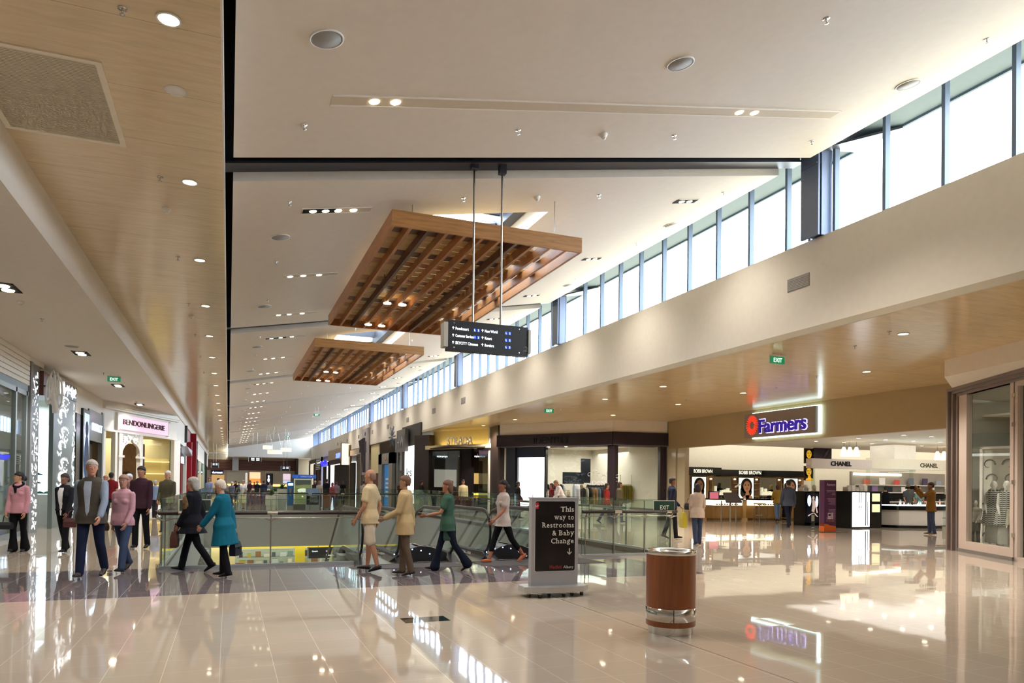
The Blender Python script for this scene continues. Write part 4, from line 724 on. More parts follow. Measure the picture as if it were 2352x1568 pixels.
t = thing('dark_column', 'tall slim dark brown column between the two shops', 'column', (12.1, 32.5, 0)); m = MB(); m.prism([(12.15, 32.8), (12.05, 32.2), (12.3, 32.1), (12.45, 32.8)], 0, 3.78); obj('shaft', m, DARKB, t, True); m = MB(); m.prism([(12.15, 32.8), (12.05, 32.2), (12.3, 32.1), (12.45, 32.8)], 3.78, ZR); obj('column_head', m, paint('5c4c40', 'col_head'), t, True)
t = thing('lit_display_counter', 'dark counter with yellow lit front inside the dark shop', 'counter', (12.9, 37, 0)); m = MB(); m.box((12.2, 37, 0), (13.9, 37.6, 1.0)); obj('counter_body', m, BLACKG, t, True); m = MB(); m.box((12.25, 36.96, .88), (13.85, 37, 1.0)).box((12.25, 36.95, .78), (13.85, 37, .8)); obj('light_strip', m, glow('amber_strip', 'ffcf4a', 2.5), t, True); m = MB(); m.box((12.2, 38.2, 1.5), (14, 38.25, 2.1)); obj('back_panel', m, glow('amber_panel', 'b39257', .8), t, True)
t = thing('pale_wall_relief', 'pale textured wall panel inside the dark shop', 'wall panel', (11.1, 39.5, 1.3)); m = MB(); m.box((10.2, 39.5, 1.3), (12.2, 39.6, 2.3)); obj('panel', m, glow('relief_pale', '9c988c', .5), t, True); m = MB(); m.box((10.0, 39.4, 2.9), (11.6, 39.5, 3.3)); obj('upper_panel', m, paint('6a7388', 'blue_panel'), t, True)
for x, y, l in ((10.9, 38.0, 'crystal chandelier left in the dark shop'), (12.6, 36.6, 'crystal chandelier right in the dark shop')):
    t = thing('chandelier', l, 'chandelier', (x, y, 2.95)); m = MB(); [m.tube([(q*.13, 0, .06), (q*.13, 0, .36)], .008, 5) for q in (-1, 1)]; obj('hanging_rod', m, CHROME, t); m = MB(); [m.ball((q*.09, 0, .02*(q % 2)), .035, 6) for q in (-3, -2, -1, 0, 1, 2, 3)]; m.tube([(-.3, 0, .05), (.3, 0, .05)], .012, 5); obj('crystal', m, glow('crystal', 'dfe8ee', .9), t)
# --- clothes shop with dark fascia
P1, P2 = Face(ID[0], ID[1]), Face(ID[1], ID[2]); p1 = lambda x: P1.s_(x, 1050); p2 = lambda x: P2.s_(x, 1050); AUB = paint('2b2227', 'aubergine', .4)
t = thing('clothes_shopfront', 'dark aubergine clothes shopfront with cream wall above', 'shopfront', (14.8, 27.6, 0)); part(t, 'fascia', P1, [(-.1, P1.L+.02, 3.25, 3.79, -.2, .1)], AUB); part(t, 'fascia', P2, [(-.02, P2.L, 3.25, 3.79, -.2, .1)], AUB)
part(t, 'soffit', P1, [(0, P1.L, 3.22, 3.25, -1.0, .1)], paint('5a5358', 'soffit_grey')); part(t, 'soffit', P2, [(0, P2.L, 3.22, 3.25, -1.0, .1)], paint('5a5358', 'soffit_grey'))
m = MB(); P1.text(m, 'IDENTITY', p1(1228), 3.36, .3, p1(1311)-p1(1228), .1, .03, bold=.005); obj('lettering', m, paint('141014', 'letter_black', .3), t, True)
part(t, 'corner_pillar', P1, [(p1(1395), P1.L+.1, 0, 3.25, -.35, -.02)], AUB); part(t, 'end_pillar', P1, [(p1(1161), p1(1182), 0, 3.25, -.3, -.05)], mat('black_stripe', '17181c', .3)); part(t, 'end_pillar', P2, [(P2.L-.3, P2.L, 0, 3.2, -.3, -.05)], AUB); part(t, 'black_surround', P1, [(p1(1182), p1(1186), 0, 3.22, -.3, -.1), (p1(1248), p1(1251), 0, 3.22, -.3, -.1), (p1(1182), p1(1251), 2.75, 3.22, -.3, -.1)], BLACKG)
for a, b, F_ in ((p1(1251), p1(1395), P1), (.1, P2.L-.3, P2)): m = MB(); F_.quad(m, a, b, 0, 3.22, -.2); obj('glass_pane', m, GLASS, t, True)
for i, a in enumerate((.6, 1.5, 2.4)): m = MB(); P1.box(m, a+1.0, a+1.08, 3.205, 3.22, -.3, -.2); obj('downlight', m, LAMP, t, True)
t = thing('lightbox', 'large blank white lightbox at the left of the clothes shop', 'lightbox', P1.P(p1(1218), .7, -.2)); part(t, 'frame', P1, [(p1(1184), p1(1249), .45, 2.85, -.3, -.2)], ALU); part(t, 'light_panel', P1, [(p1(1187), p1(1246), .5, 2.76, -.2, -.18)], glow('big_lightbox', 'eef5ff', 1.7))
def cname(hx):
    import colorsys
    r_, g_, b_ = [int(hx[i:i+2], 16)/255 for i in (0, 2, 4)]; hh, ll, ss = colorsys.rgb_to_hls(r_, g_, b_); hh *= 360
    if ll < .18: return 'black' if ss < .5 else 'dark red'
    if ss < .13 or ll > .85: return 'white' if ll > .8 else 'grey'
    base = 'red' if hh < 15 or hh > 330 else 'brown' if hh < 35 else 'sand coloured' if hh < 45 else 'mustard' if hh < 70 else 'green' if hh < 170 else 'blue grey' if hh < 260 else 'plum'
    return ('pale ' if ll > .65 else 'dark ' if ll < .3 and base not in ('mustard',) else '')+base
def garment(m, x, y, z, w, h, d, mi=0): m.rings([[(x+sx*w/2*k, y+sy*d/2*k, zz) for sx, sy in ((-1, -1), (1, -1), (1, 1), (-1, 1))] for k, zz in ((.3, z), (.8, z-.05), (1, z-.2), (.95, z-h*.6), (1.05, z-h))], mi, True, False)
def rack(x, y, rz, w, cols, label, n=9, zt=1.55, h=.75):
    t = thing('clothes_rack', label, 'clothes rack', (x, y, 0), rz); m = MB()
    for s_ in (-1, 1): m.tube([(s_*w/2, 0, 0), (s_*w/2, 0, zt+.45 if w < 1 else zt)], .012, 6); m.tube([(s_*w/2, -.2, .02), (s_*w/2, .2, .02)], .012, 6)
    m.tube([(-w/2, 0, zt), (w/2, 0, zt)], .012, 6); obj('rail', m, CHROME, t)
    for i in range(n):
        xx = -w/2+.06+(w-.12)*i/(n-1); hx = cols[i % len(cols)]
        nm = cname(hx)
        g_ = thing('hanging_garment', '%s garment, %s on the %s' % (nm, ['first', 'second', 'third', 'fourth', 'fifth', 'sixth', 'seventh', 'eighth', 'ninth', 'tenth', 'eleventh'][i], label), 'garment', (x+cos(rz)*xx, y+sin(rz)*xx, zt), rz, 'clothes on the '+label.split(',')[0]); m = MB(); garment(m, 0, 0, -.03, .07, h*(.9+.2*((i*7) % 5)/5), .36); obj('cloth', m, cloth(hx), g_); m = MB(); m.tube([(0, 0, 0), (0, 0, -.04)], .006, 4); obj('hanger', m, CHROME, g_)
rack(14.6, 31.5, 0, 1.25, ['1c1a1f', '201e24', '18161a', 'd8d4dc', '5a1828', '6a1a2a', '501420', '2a2024', 'e4dfe4'], 'dark red and black rack behind the lightbox')
rack(14.0, 29.6, 0, 1.1, ['c8bfae', '1f1c20', 'd0c6b4', '2a2428', 'b8a890', 'e0dace'], 'striped rack in the middle of the clothes shop', 7, 1.25, .6)
rack(15.4, 28.8, 0, 1.2, ['2a2226', 'd6cfb8', '24201f', 'a8825c', 'b08a60', '6a7c90', '4a4248'], 'rack of sand and striped tops near the glass', 8, 1.4, .8)
rack(17.0, 31.5, 0, 1.1, ['15151a', '1c1a1f', '121216', '201e22', '17161c'], 'black clothes rack right of the corner pillar', 8)
rack(16.1, 31.8, 0, .5, ['c8ccd6', 'e6e6ea', '8a7a5a'], 'narrow pale rack left of the black rack', 3)
rack(17.35, 29.3, 0, .6, ['8c7c30', '85752c', '7a6c2a', '8f8034'], 'mustard rack at the right end of the clothes shop', 5, 1.55, .8)
t = thing('folded_shelf_unit', 'chrome shelf stand with folded pale tops beside the mustard rack', 'shelves', (17.3, 31.8, 0)); m = MB(); [m.tube([(s_*.3, 0, 0), (s_*.3, 0, 1.5)], .012, 5) for s_ in (-1, 1)]; obj('frame', m, CHROME, t)
for i in range(5): m = MB(); m.box((-.3, -.2, .45+.22*i), (.3, .2, .47+.22*i)); obj('shelf', m, paint('d8d2c6', 'shelf_pale'), t)
for i in range(5): o_ = thing('folded_garment', '%s folded top from the bottom on the chrome shelf stand' % ['first', 'second', 'third', 'fourth', 'fifth'][i], 'folded clothes', (17.3, 31.8, .47+.22*i), 0, 'folded tops on the chrome stand'); m = MB(); m.box((-.25, -.16, 0), (.25, .16, .1)); obj('cloth', m, cloth(['1c1c20', 'd8d8dc', '2a2a30', 'e8e4e0', 'b0b4bc'][i]), o_)
t = thing('dark_display_screen', 'dark printed display screen with white scroll mark', 'display board', (15.0, 27.6, 0)); m = MB(); m.box((14.6, 30.4, 1.55), (15.7, 30.45, 2.1)).box((15.5, 30.3, 1.6), (16.0, 30.35, 2.75)); obj('board', m, paint('2e333d', 'board_blue'), t, True)
m = MB(); random.seed(9)
for k in range(7):
    c = P1.P(p1(1350)+.25*k*.9, 1.95+.12*sin(k*1.7), -.18); pts = [c+P1.d*(.13*cos(q)*(1-q*.12))+Vector((0, 0, .12*sin(q)*(1-q*.12))) for q in [i*.5 for i in range(11)]]; m.tube(pts, .012, 5)
P1.text(m, 'IDENTITY', p1(1352), 1.5, .2, 1.5, -.19, .004); obj('scroll_mark', m, paint('d8d8dc', 'decal_white'), t, True)
# ------------------------------------------------------------ balustrades round the well
RAILB = wood('rail_dark_wood', '2a1c12', .3, sc=5)
def balustrade(label, p, q, joints, sleeves, inward, base=True, glass_h=1.16, posts=(), rail_z=.93, mirror=False):
    F = Face(p, q); o_ = F.P(F.L/2, 0); t = thing('glass_balustrade', label, 'balustrade', o_); js = [0]+list(joints)+[F.L]
    nrm = Vector(inward)
    def P(a, z, off): v = F.p+F.d*a+nrm*off; v.z = z; return v
    for a, b in zip(js[:-1], js[1:]):
        m = MB(); a2, b2 = a+.006, b-.006; A = [P(a2, .02, 0), P(b2, .02, 0), P(b2, glass_h, 0), P(a2, glass_h, 0)]; m.prismv(A, nrm*.012); g_ = obj('glass_panel', m, GLASSB, t, True)
        m = MB(); m.prismv([P(a2, glass_h, 0), P(b2, glass_h, 0), P(b2, glass_h+.006, 0), P(a2, glass_h+.006, 0)], nrm*.012); [m.prismv([P(c, .02, 0), P(c+.004, .02, 0), P(c+.004, glass_h, 0), P(c, glass_h, 0)], nrm*.012) for c in (a2, b2-.004)]; obj('glass_edge', m, GLASSE, g_, True) if False else obj('glass_edge', m, GLASSE, t, True)
    m = MB(); m.tube([P(-.02, rail_z, -.09), P(F.L+.02, rail_z, -.09)], .034, 12); obj('handrail', m, RAILB, t, True)
    for c, w in sleeves: m = MB(); m.tube([P(c-w/2, rail_z, -.09), P(c+w/2, rail_z, -.09)], .036, 12); obj('rail_sleeve', m, CHROME, t, True)
    m = MB(); m.tube([P(.1, rail_z-.09, -.05), P(F.L-.1, rail_z-.09, -.05)], .010, 6); obj('lower_rod', m, STEEL, t, True)
    for c in js:
        c = min(max(c, .08), F.L-.08); m = MB(); m.tube([P(c, rail_z-.03, -.09), P(c, rail_z-.11, -.03)], .012, 6); m.tube([P(c-.12, rail_z-.09, -.05), P(c, rail_z-.13, -.02), P(c+.12, rail_z-.09, -.05)], .012, 6); obj('rail_bracket', m, STEEL, t, True)
        if posts == 'all' or c in posts: m = MB(); m.tube([P(c, 0, -.02), P(c, rail_z-.1, -.02)], .012, 6); obj('post', m, STEEL, t, True)
    m = MB(); A = [P(0, 0, -.03), P(F.L, 0, -.03), P(F.L, .05, -.03), P(0, .05, -.03)]; m.prismv(A, nrm*.07); obj('base_channel', m, ALU, t, True); return t
balustrade('near glass balustrade on the left side of the escalators', (VX0+.02, VY0+.04), (2.3, VY0+.04), (1.74,), ((.06+.3, .16), (1.76, .17), (3.28, .14)), (0, 1, 0), posts='all')
balustrade('near glass balustrade right of the escalators behind the board', (6.75, VY0+.04), (VX1-.02, VY0+.04), (.75, 1.5), ((.8, .16), (2.05, .12)), (0, 1, 0), posts='all')
balustrade('long glass balustrade along the left edge of the well', (VX0+.04, VY0+.1), (VX0+.04, VY1-.1), [1.9*i for i in range(1, 13)], [(1.9*i, .16) for i in range(1, 13)], (1, 0, 0))
balustrade('long glass balustrade along the right edge of the well', (VX1-.04, VY0+.1), (VX1-.04, VY1-.1), [1.9*i for i in range(1, 13)], [(1.9*i, .16) for i in range(1, 13)], (-1, 0, 0), posts='all')
balustrade('far glass balustrade across the end of the well', (VX0+.02, VY1-.04), (VX1-.02, VY1-.04), [1.65*i for i in range(1, 6)], [(1.65*i, .16) for i in range(1, 6)], (0, -1, 0), posts='all', rail_z=.9)
t = thing('glass_notice', 'dark green notice with white border on the right balustrade glass', 'notice', (7.95, 13.0, .93)); m = MB(); A = [atY(x, y, 13.1) for x, y in ((1502, 1175), (1551, 1175), (1551, 1149), (1502, 1149))]; z0, z1 = A[0].z, A[2].z; xa, xb = A[0].x, A[1].x
m.box((xa, 13.12, z0), (xb, 13.13, z1)); obj('border', m, PURE, t, True); m = MB(); m.box((xa+.012, 13.11, z0+.012), (xb-.012, 13.12, z1-.012)); obj('panel', m, paint('1d3a30', 'notice_green'), t, True); m = MB(); m.text('EXIT', ((xa+xb)/2, 13.108, z0+.05), (1, 0, 0), (0, 0, 1), .09, .22, .002, align='C'); obj('lettering', m, PURE, t, True)
t = thing('glass_notice', 'dark notice with white border behind the left balustrade glass', 'notice', (-.6, 13.3, .93)); A = [atY(x, y, 13.5) for x, y in ((411, 1174), (486, 1174), (486, 1146), (411, 1146))]; m = MB(); m.box((A[0].x, 13.45, A[0].z), (A[1].x, 13.46, A[2].z)); obj('border', m, PURE, t, True); m = MB(); m.box((A[0].x+.015, 13.44, A[0].z+.015), (A[1].x-.015, 13.45, A[2].z-.015)); obj('panel', m, paint('24322d', 'notice_dark'), t, True)
# ------------------------------------------------------------ escalators
RUB = mat('handrail_rubber', '0f0f11', .35); BLKP = mat('escalator_black', '1b1c20', .3); LED = glow('led_blue_white', 'b9d2ff', 6); SLOPE = math.tan(R_(30))
def escalator(xc, label, w=.36, console=True):
    t = thing('escalator', label, 'escalator', (xc, 13.6, 0), 0, 'escalators down to the lower floor'); yd = 15.4; ye = yd+5.2/SLOPE*.98
    for s_ in (-1, 1):
        x = s_*w
        arc = [(x, -.05+.0+.42*(-sin(a))-.05, .54+.42*cos(a)) for a in [pi*k/10 for k in range(11)]][::-1]
        path = [(x, .12, .10)]+arc+[(x, yd-13.6, .96), (x, yd-13.6+.5, .90), (x, ye-13.6, -5.2+1.0)]
        path = [(x, .25, .12)]+[(x, -.1-.42*sin(pi*k/10), .54-.42*cos(pi*k/10)) for k in range(11)]+[(x, yd-13.6, .96), (x, yd-13.6+.6, .84), (x, ye-13.6+.6, -5.2+.96)]
        m = MB(); m.tube(path, [(.04, .022)]*len(path), 8, ref=(1, 0, 0)); obj('handrail', m, RUB, t)
        gp = [(x-.006, -.1-.38*sin(pi*k/8), .54-.38*cos(pi*k/8)) for k in range(9)]+[(x-.006, yd-13.6, .92), (x-.006, ye-13.6, -4.3), (x-.006, ye-13.6, -5.0), (x-.006, yd-13.6, .16)]
        m = MB(); m.prismv(gp, (.012, 0, 0)); obj('glass_side', m, GLASSB, t)
        m = MB(); m.tube([(x, -.15, .1), (x, yd-13.6, .1), (x, ye-13.6, -5.1)], [(.05, .07)]*3, 4, ref=(1, 0, 0)); obj('skirt', m, BLKP, t)
        m = MB(); m.prismv([(x+s_*.14, -.7, 0), (x+s_*.14, .5, 0), (x+s_*.14, .5, .12), (x+s_*.14, -.2, .14)], (-s_*.2, 0, 0)); obj('newel_base', m, BLKP, t)
    m = MB(); m.prismv([(-w+.05, yd-13.6, .0), (-w+.05, ye-13.6, -5.2), (-w+.05, ye-13.6, -5.5), (-w+.05, yd-13.6, -.6)], (2*w-.1, 0, 0)); obj('truss', m, GREYP, t)
    for i in range(14): m = MB(); y = yd-13.6-.4+.4*i; z = .0-max(0, i-1.5)*.4*SLOPE; m.box((-w+.06, y, z-.2), (w-.06, y+.4, z)); obj('step', m, mat('step_metal', '5a5c60', .4, .7), t)
    m = MB(); m.box((-w+.06, -.75, .0), (w-.06, yd-13.6-.4, .012)); obj('landing_plate', m, mat('landing_steel', 'b0a898', .25, 1), t)
    m = MB(); m.box((-w-.14, yd-14.3+.2, -.9), (w+.14, yd-13.6, -.02)); obj('pit_cover', m, GREYP, t)
    if console:
        m = MB(); prof = [(-1.25, 0), (-1.05, .13), (-.82, .25), (-.62, .29), (-.4, .26), (-.12, .16), (-.1, 0)]
        m.prismv([(-w+.0+px, -.38, z) for px, z in prof], (0, .75, 0)); c = obj('console', m, BLKP, t)
        m = MB(); [m.ball((-w-1.13+.17*i, -.39, .07+.16*sin(.5+i*.55)), .011, 6) for i in range(6)]; obj('led_row', m, LED, c)
        m = MB(); m.prismv([(-w-.66, -.3, .297), (-w-.2, -.3, .205), (-w-.2, .25, .205), (-w-.66, .25, .297)], (0, 0, .004)); obj('safety_label', m, paint('c9c3b6', 'label_pale'), c)
        m = MB(); [m.box((-w-.6+.11*i, -.2, .295-.022*i), (-w-.54+.11*i, .1, .297-.022*i)) for i in range(4)]; obj('pictogram', m, paint('55524c', 'label_mark'), c)
    return t
escalator(2.62, 'leftmost escalator, partly behind the man in white shorts', .34, False)
escalator(4.38, 'middle escalator with bright steel landing plate', .36)
escalator(6.2, 'right escalator, partly hidden by the black board', .36)
for x0, x1, y0, l in ((2.35, 3.95, 12.2, 'dark grey entrance mat in front of the middle escalator'), (4.3, 6.7, 12.05, 'dark grey entrance mat in front of the right escalator')):
    t = thing('floor_mat', l, 'mat', ((x0+x1)/2, 12.6, 0)); m = MB(); m.prism([(x0, y0+.3), (x0+.15, y0), (x1, y0), (x1, 12.86), (x0, 12.86)], 0, .006); obj('mat_surface', m, mat('mat_grey', '4f4b4c', .9, noise_=.3, nscale=40), t, True)
# lower floor store seen through the glass
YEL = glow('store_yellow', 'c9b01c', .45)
t = thing('lower_storefront', 'yellow trimmed store on the lower floor seen through the glass', 'shopfront', (3, 40, -5.2)); K2 = Face((-3.2, 40), (9, 40)); kx = lambda x: K2.s_(x, 1275)
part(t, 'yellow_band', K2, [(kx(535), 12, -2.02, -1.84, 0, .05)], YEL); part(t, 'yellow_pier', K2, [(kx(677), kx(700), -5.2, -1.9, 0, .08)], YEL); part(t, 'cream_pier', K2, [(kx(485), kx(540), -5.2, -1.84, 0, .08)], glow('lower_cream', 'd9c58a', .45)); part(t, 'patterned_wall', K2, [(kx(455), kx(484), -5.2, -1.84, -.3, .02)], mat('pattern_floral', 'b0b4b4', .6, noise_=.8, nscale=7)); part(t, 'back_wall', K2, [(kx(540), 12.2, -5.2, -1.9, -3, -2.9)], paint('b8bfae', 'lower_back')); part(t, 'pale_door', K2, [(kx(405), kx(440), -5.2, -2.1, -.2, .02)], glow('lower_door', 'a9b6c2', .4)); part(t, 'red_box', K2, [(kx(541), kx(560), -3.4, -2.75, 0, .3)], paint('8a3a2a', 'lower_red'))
random.seed(12)
t2_ = thing('store_shelving', 'shelving stacked with goods in the lower floor store', 'shelves', (3, 41.5, -5.2))
for j in range(5):
    m = MB(); z = -3.9+.42*j; m.box((.5, 41.3, z), (9, 41.8, z+.03)); obj('shelf', m, paint('8a8c7c', 'shelf_olive'), t2_, True)
goods = ['c8c8b8', '6f8a86', 'a8a03c', '4a5a60', 'd8d4c8', '88603c', 'b8c4c8', '30383c']
for j in range(4):
    for i in range(20):
        x = .6+.42*i; z = -3.87+.42*j; h = random.uniform(.14, .36); w = random.uniform(.14, .34); c = goods[(i*3+j*5) % 8]
        o_ = obj('boxed_goods', MB().box((x, 41.3, z), (x+w, 41.5, z+h)), paint(c, 'goods_'+c)); tag(o_, '%s boxed item, %s in the %s shelf row of the lower store' % ({'c8c8b8': 'stone grey', '6f8a86': 'teal grey', 'a8a03c': 'mustard', '4a5a60': 'slate', 'd8d4c8': 'off white', '88603c': 'brown', 'b8c4c8': 'pale blue', '30383c': 'black'}[c], ORD[i].replace('nearest', 'first'), ['bottom', 'second', 'third', 'top'][j]), 'boxed goods', 'goods on the lower store shelves')
# ------------------------------------------------------------ board stand and bin
t = thing('sign_board_stand', 'grey wheeled stand with black board reading this way to restrooms', 'sign board', (4.04, 8.68, 0), R_(-2)); SILV = mat('stand_silver', 'b0aeb2', .4, .3)
m = MB(); m.box((-.335, -.05, .14), (.335, .05, 1.285)); obj('stand_frame', m, SILV, t); m = MB(); m.box((-.345, -.06, 1.285), (.345, .06, 1.30)); obj('top_cap', m, SILV, t)
m = MB(); pts = []
W2, D2, r = .45, .24, .05
m.prism([(-W2, -.12), (-W2*.8, -D2*.8), (-W2*.4, -D2), (W2*.4, -D2), (W2*.8, -D2*.8), (W2, -.12), (W2, .12), (W2*.8, D2*.8), (-W2*.8, D2*.8), (-W2, .12)], .07, .14); obj('base_plate', m, mat('base_alu', 'c2c2c0', .3, .7), t)
def rrect(cx, cz, w, h, r, y, n=5): return [(cx+sx*(w/2-r)+r*cos(a), y, cz+sz*(h/2-r)+r*sin(a)) for sx, sz, a0 in ((1, 1, 0), (-1, 1, pi/2), (-1, -1, pi), (1, -1, 3*pi/2)) for a in [a0+pi/2*k/n for k in range(n+1)]]
m = MB(); m.prismv(rrect(.0, .79, .585, .935, .02, -.052), (0, -.004, 0)); obj('white_border', m, paint('d6d4d6', 'border_pale'), t); m = MB(); m.prismv(rrect(.0, .79, .57, .92, .02, -.056), (0, -.004, 0)); obj('black_panel', m, mat('board_black', '0e0809', .25), t)
CR_ = paint('cdcac4', 'letter_cream', .5)
SER = {'T': [(.5, 0), (.06, .66), (.94, .66)], 'h': [(.12, 0), (.85, 0), (.05, .73)], 'i': [(.5, 0), (.3, .53)], 's': [], 'w': [(.1, .53), (.5, .53), (.92, .53)], 'a': [(.95, 0)], 'y': [(.12, .53), (.88, .53)], 't': [(.75, 0)], 'o': [],
 'R': [(.12, 0), (.92, 0), (.04, .73)], 'e': [], 'r': [(.25, 0), (.1, .53)], 'm': [(.08, 0), (.5, 0), (.92, 0), (.03, .53)], '&': [], 'B': [(.05, 0), (.05, .73)], 'b': [(.03, .73)], 'C': [(.95, .6)], 'n': [(.12, 0), (.85, 0), (.05, .53)], 'g': [(.95, .53)]}
def slab_text(par, txt, xr, y, z, h, w, mt):            # slab serif lettering, right aligned
    cells = []; x = 0
    for ch in txt:
        if ch == ' ': x += .32; continue
        q = MB(); q.text(ch, (0, 0, 0), (1, 0, 0), (0, 0, 1), .73, None, .0005, bold=.012); wd = max(v[0] for v in q.v); cells.append((ch, x, q)); x += wd+.13
    x -= .13; sx_ = w/x; sz = h/.73
    for ch, x0, q in cells:
        m = MB(); wd = max(v[0] for v in q.v); m.add([(xr-w+(x0+v[0])*sx_, y+v[1], z+v[2]*sz) for v in q.v], q.f)
        for fx, lv in SER[ch]: cx_ = xr-w+(x0+fx*wd)*sx_; hw = .12*sx_; m.box((cx_-hw, y-.001, z+lv*sz-(.055*sz if lv else 0)), (cx_+hw, y, z+lv*sz+(0 if lv else .055*sz)))
        obj('letter', m, mt, par)
for i, (s_, w) in enumerate((('This', .19), ('way to', .28), ('Restrooms', .45), ('& Baby', .31), ('Change', .325))): slab_text(t, s_, .265, -.0605, 1.115-.105*i, .068, w, CR_)
m = MB(); arrow(m, .205, -.061, .545, .085, 0, .012); obj('arrow', m, CR_, t)
m = MB(); m.text('Westfield', (.1, -.0605, .36), (1, 0, 0), (0, 0, 1), .05, .18, .001, bold=.012, align='R', shear=.25); obj('lettering', m, paint('9c2f2c', 'letter_red'), t); m = MB(); m.text('Albany', (.265, -.0605, .362), (1, 0, 0), (0, 0, 1), .038, .145, .001, align='R'); obj('lettering', m, CR_, t)
m = MB(); m.box((-.283, -.061, 1.15), (-.243, -.0605, 1.235)); q = obj('red_tab', m, paint('c22633', 'tab_red'), t); m = MB(); m.text('W', (-.262, -.0615, 1.17), (1, 0, 0), (0, 0, 1), .035, None, .0008, align='C', shear=.2); obj('tab_letter', m, PURE, q)
for x, y in ((-.38, -.1), (-.26, -.17), (-.1, -.1), (.08, -.17), (.22, -.12), (.37, -.1)):
    m = MB(); m.tube([(x-.014, y, .028), (x+.014, y, .028)], .028, 12); c = obj('castor', m, mat('castor_rubber', '2a2a2c', .5), t); m = MB(); m.tube([(x, y, .03), (x, y, .075)], .014, 8).box((x-.02, y-.02, .045), (x+.02, y+.02, .06)); obj('castor_fork', m, CHROME, c)
t = thing('litter_bin', 'round wood veneered litter bin with polished steel rim and bands', 'bin', (4.16, 6.13, 0)); r = .246
VEN = wood('bin_veneer', '8a4c24', .28, sc=3, var=.3, grain=(9, 9, .7))
m = MB(); m.lathe([(r*.91, 0), (r*.91, .085)], 48, cap=False); m.lathe([(.01, .0), (r*.91, 0)], 48, cap=False); obj('base_ring', m, CHROME, t)
m = MB(); m.lathe([(r*.9, .08), (r-.004, .08), (r, .085), (r, .135)], 48, cap=False); obj('lower_veneer', m, VEN, t)
m = MB(); m.lathe([(r, .135), (r+.003, .136), (r+.003, .262), (r, .263)], 48, cap=False); obj('steel_band', m, CHROME, t)
m = MB(); m.lathe([(r, .263), (r, .785)], 48, cap=False); obj('veneer_body', m, VEN, t)
m = MB(); m.lathe([(r, .785), (r+.003, .786), (r+.003, .828), (r-.006, .832), (r-.03, .826), (r*.6, .80), (.12, .775), (.115, .60)], 48, cap=False); obj('rim', m, CHROME, t)
m = MB(); m.lathe([(.115, .60), (.01, .60)], 32, cap=False); obj('liner', m, BLACKV, t)
m = MB(); m.box((-.118, -r*.88-.01, .137), (-.112, -r*.88+.01, .261)); obj('seam', m, DARKB, t)
for a in (-2.75, -.05): m = MB(); m.ball(((r+.004)*cos(a), (r+.004)*sin(a), .21), .006, 6); obj('screw', m, BLACKG, t)
# ------------------------------------------------------------ shop with mannequins at the right
Q0, Q1 = (16.44, 12.28), (14.0, 7.9); Rr = Face(Q0, Q1); MAUVE = paint('6f625c', 'mauve_brown', .4); PINKG = paint('b6a79c', 'frame_pink_grey', .4); rs = lambda x: Rr.s_(x, 1000)
m = MB(); m.prism([(14.55, 11.1), (17.8, 13.2), (18.2, 12.45), (17.0, 6), (12.95, 6.1)], 3.93, ZR); struct('wall_right_shop_head', m, CREAM)
t = thing('mannequin_shopfront', 'mauve framed shopfront with pink grey door frame at the right edge', 'shopfront', (15.6, 10.8, 0)); zt = Rr.z_(2222, 905)+.02; zb = Rr.z_(2222, 1243); e0, e1 = rs(2222), rs(2322)
for i in range(3): part(t, 'moulding', Rr, [(-.1+.14*i, -.02+.14*i, 0, 3.93-.07*i, -.3, .14-.05*i), (-.1+.14*i, Rr.L, 3.86-.07*i, 3.93-.07*i, -.3, .14-.05*i)], MAUVE)
m = MB(); Rr.box(m, .28, e0, .08, 3.72, -.1, .02); Rr.box(m, e1, e1+.13, .08, 3.72, -.1, .02); Rr.box(m, e0, e1, .08, zb, -.1, .02); Rr.box(m, e0, e1, zt, 3.72, -.1, .02); obj('window_frame', m, PINKG, t, True)
part(t, 'plinth', Rr, [(.28, e1+.13, 0, .08, -.1, .04)], mat('plinth_grey', '6c6864', .4)); m = MB(); Rr.quad(m, e0, e1, zb, zt, -.04); obj('glass_pane', m, GLASS, t, True); part(t, 'door_jamb', Rr, [(e1+.13, e1+.17, 0, 3.72, -.2, -.02)], BLACKG)
d0 = e1+.2; m = MB(); Rr.box(m, d0, d0+.1, 0, 3.72, -.08, .03); Rr.box(m, d0, Rr.L, 3.62, 3.72, -.08, .03); Rr.box(m, d0, Rr.L, 0, .1, -.08, .03); obj('door_frame', m, PINKG, t, True); m = MB(); Rr.quad(m, d0+.1, Rr.L, .1, 3.62, -.03); obj('door_glass', m, GLASS, t, True)
for z in (.5, 1.6, 2.8, 3.4): m = MB(); Rr.box(m, e1+.12, e1+.22, z, z+.08, 0, .05); obj('hinge', m, CHROME, t, True)
m = MB(); m.slab((17.2, 13.0), (20.5, 11.6), 0, 3.93, .1).slab((20.5, 11.6), (19.5, 5.5), 0, 3.93, .1).slab((19.5, 5.5), (13.5, 5.5), 0, 3.93, .1); m.prism([(16.5, 12.4), (20.5, 12.6), (20.5, 5.4), (12.9, 5.4)], 3.74, 3.78); struct('wall_mannequin_shop', m, paint('8e8c80', 'shop_taupe'))
fl = MB(); fl.prism([(16.48, 12.2), (18.6, 12.2), (17.2, 7.6), (14.2, 7.8)], .0, .07); struct('trim_display_floor', fl, paint('b9ab98', 'display_floor'))
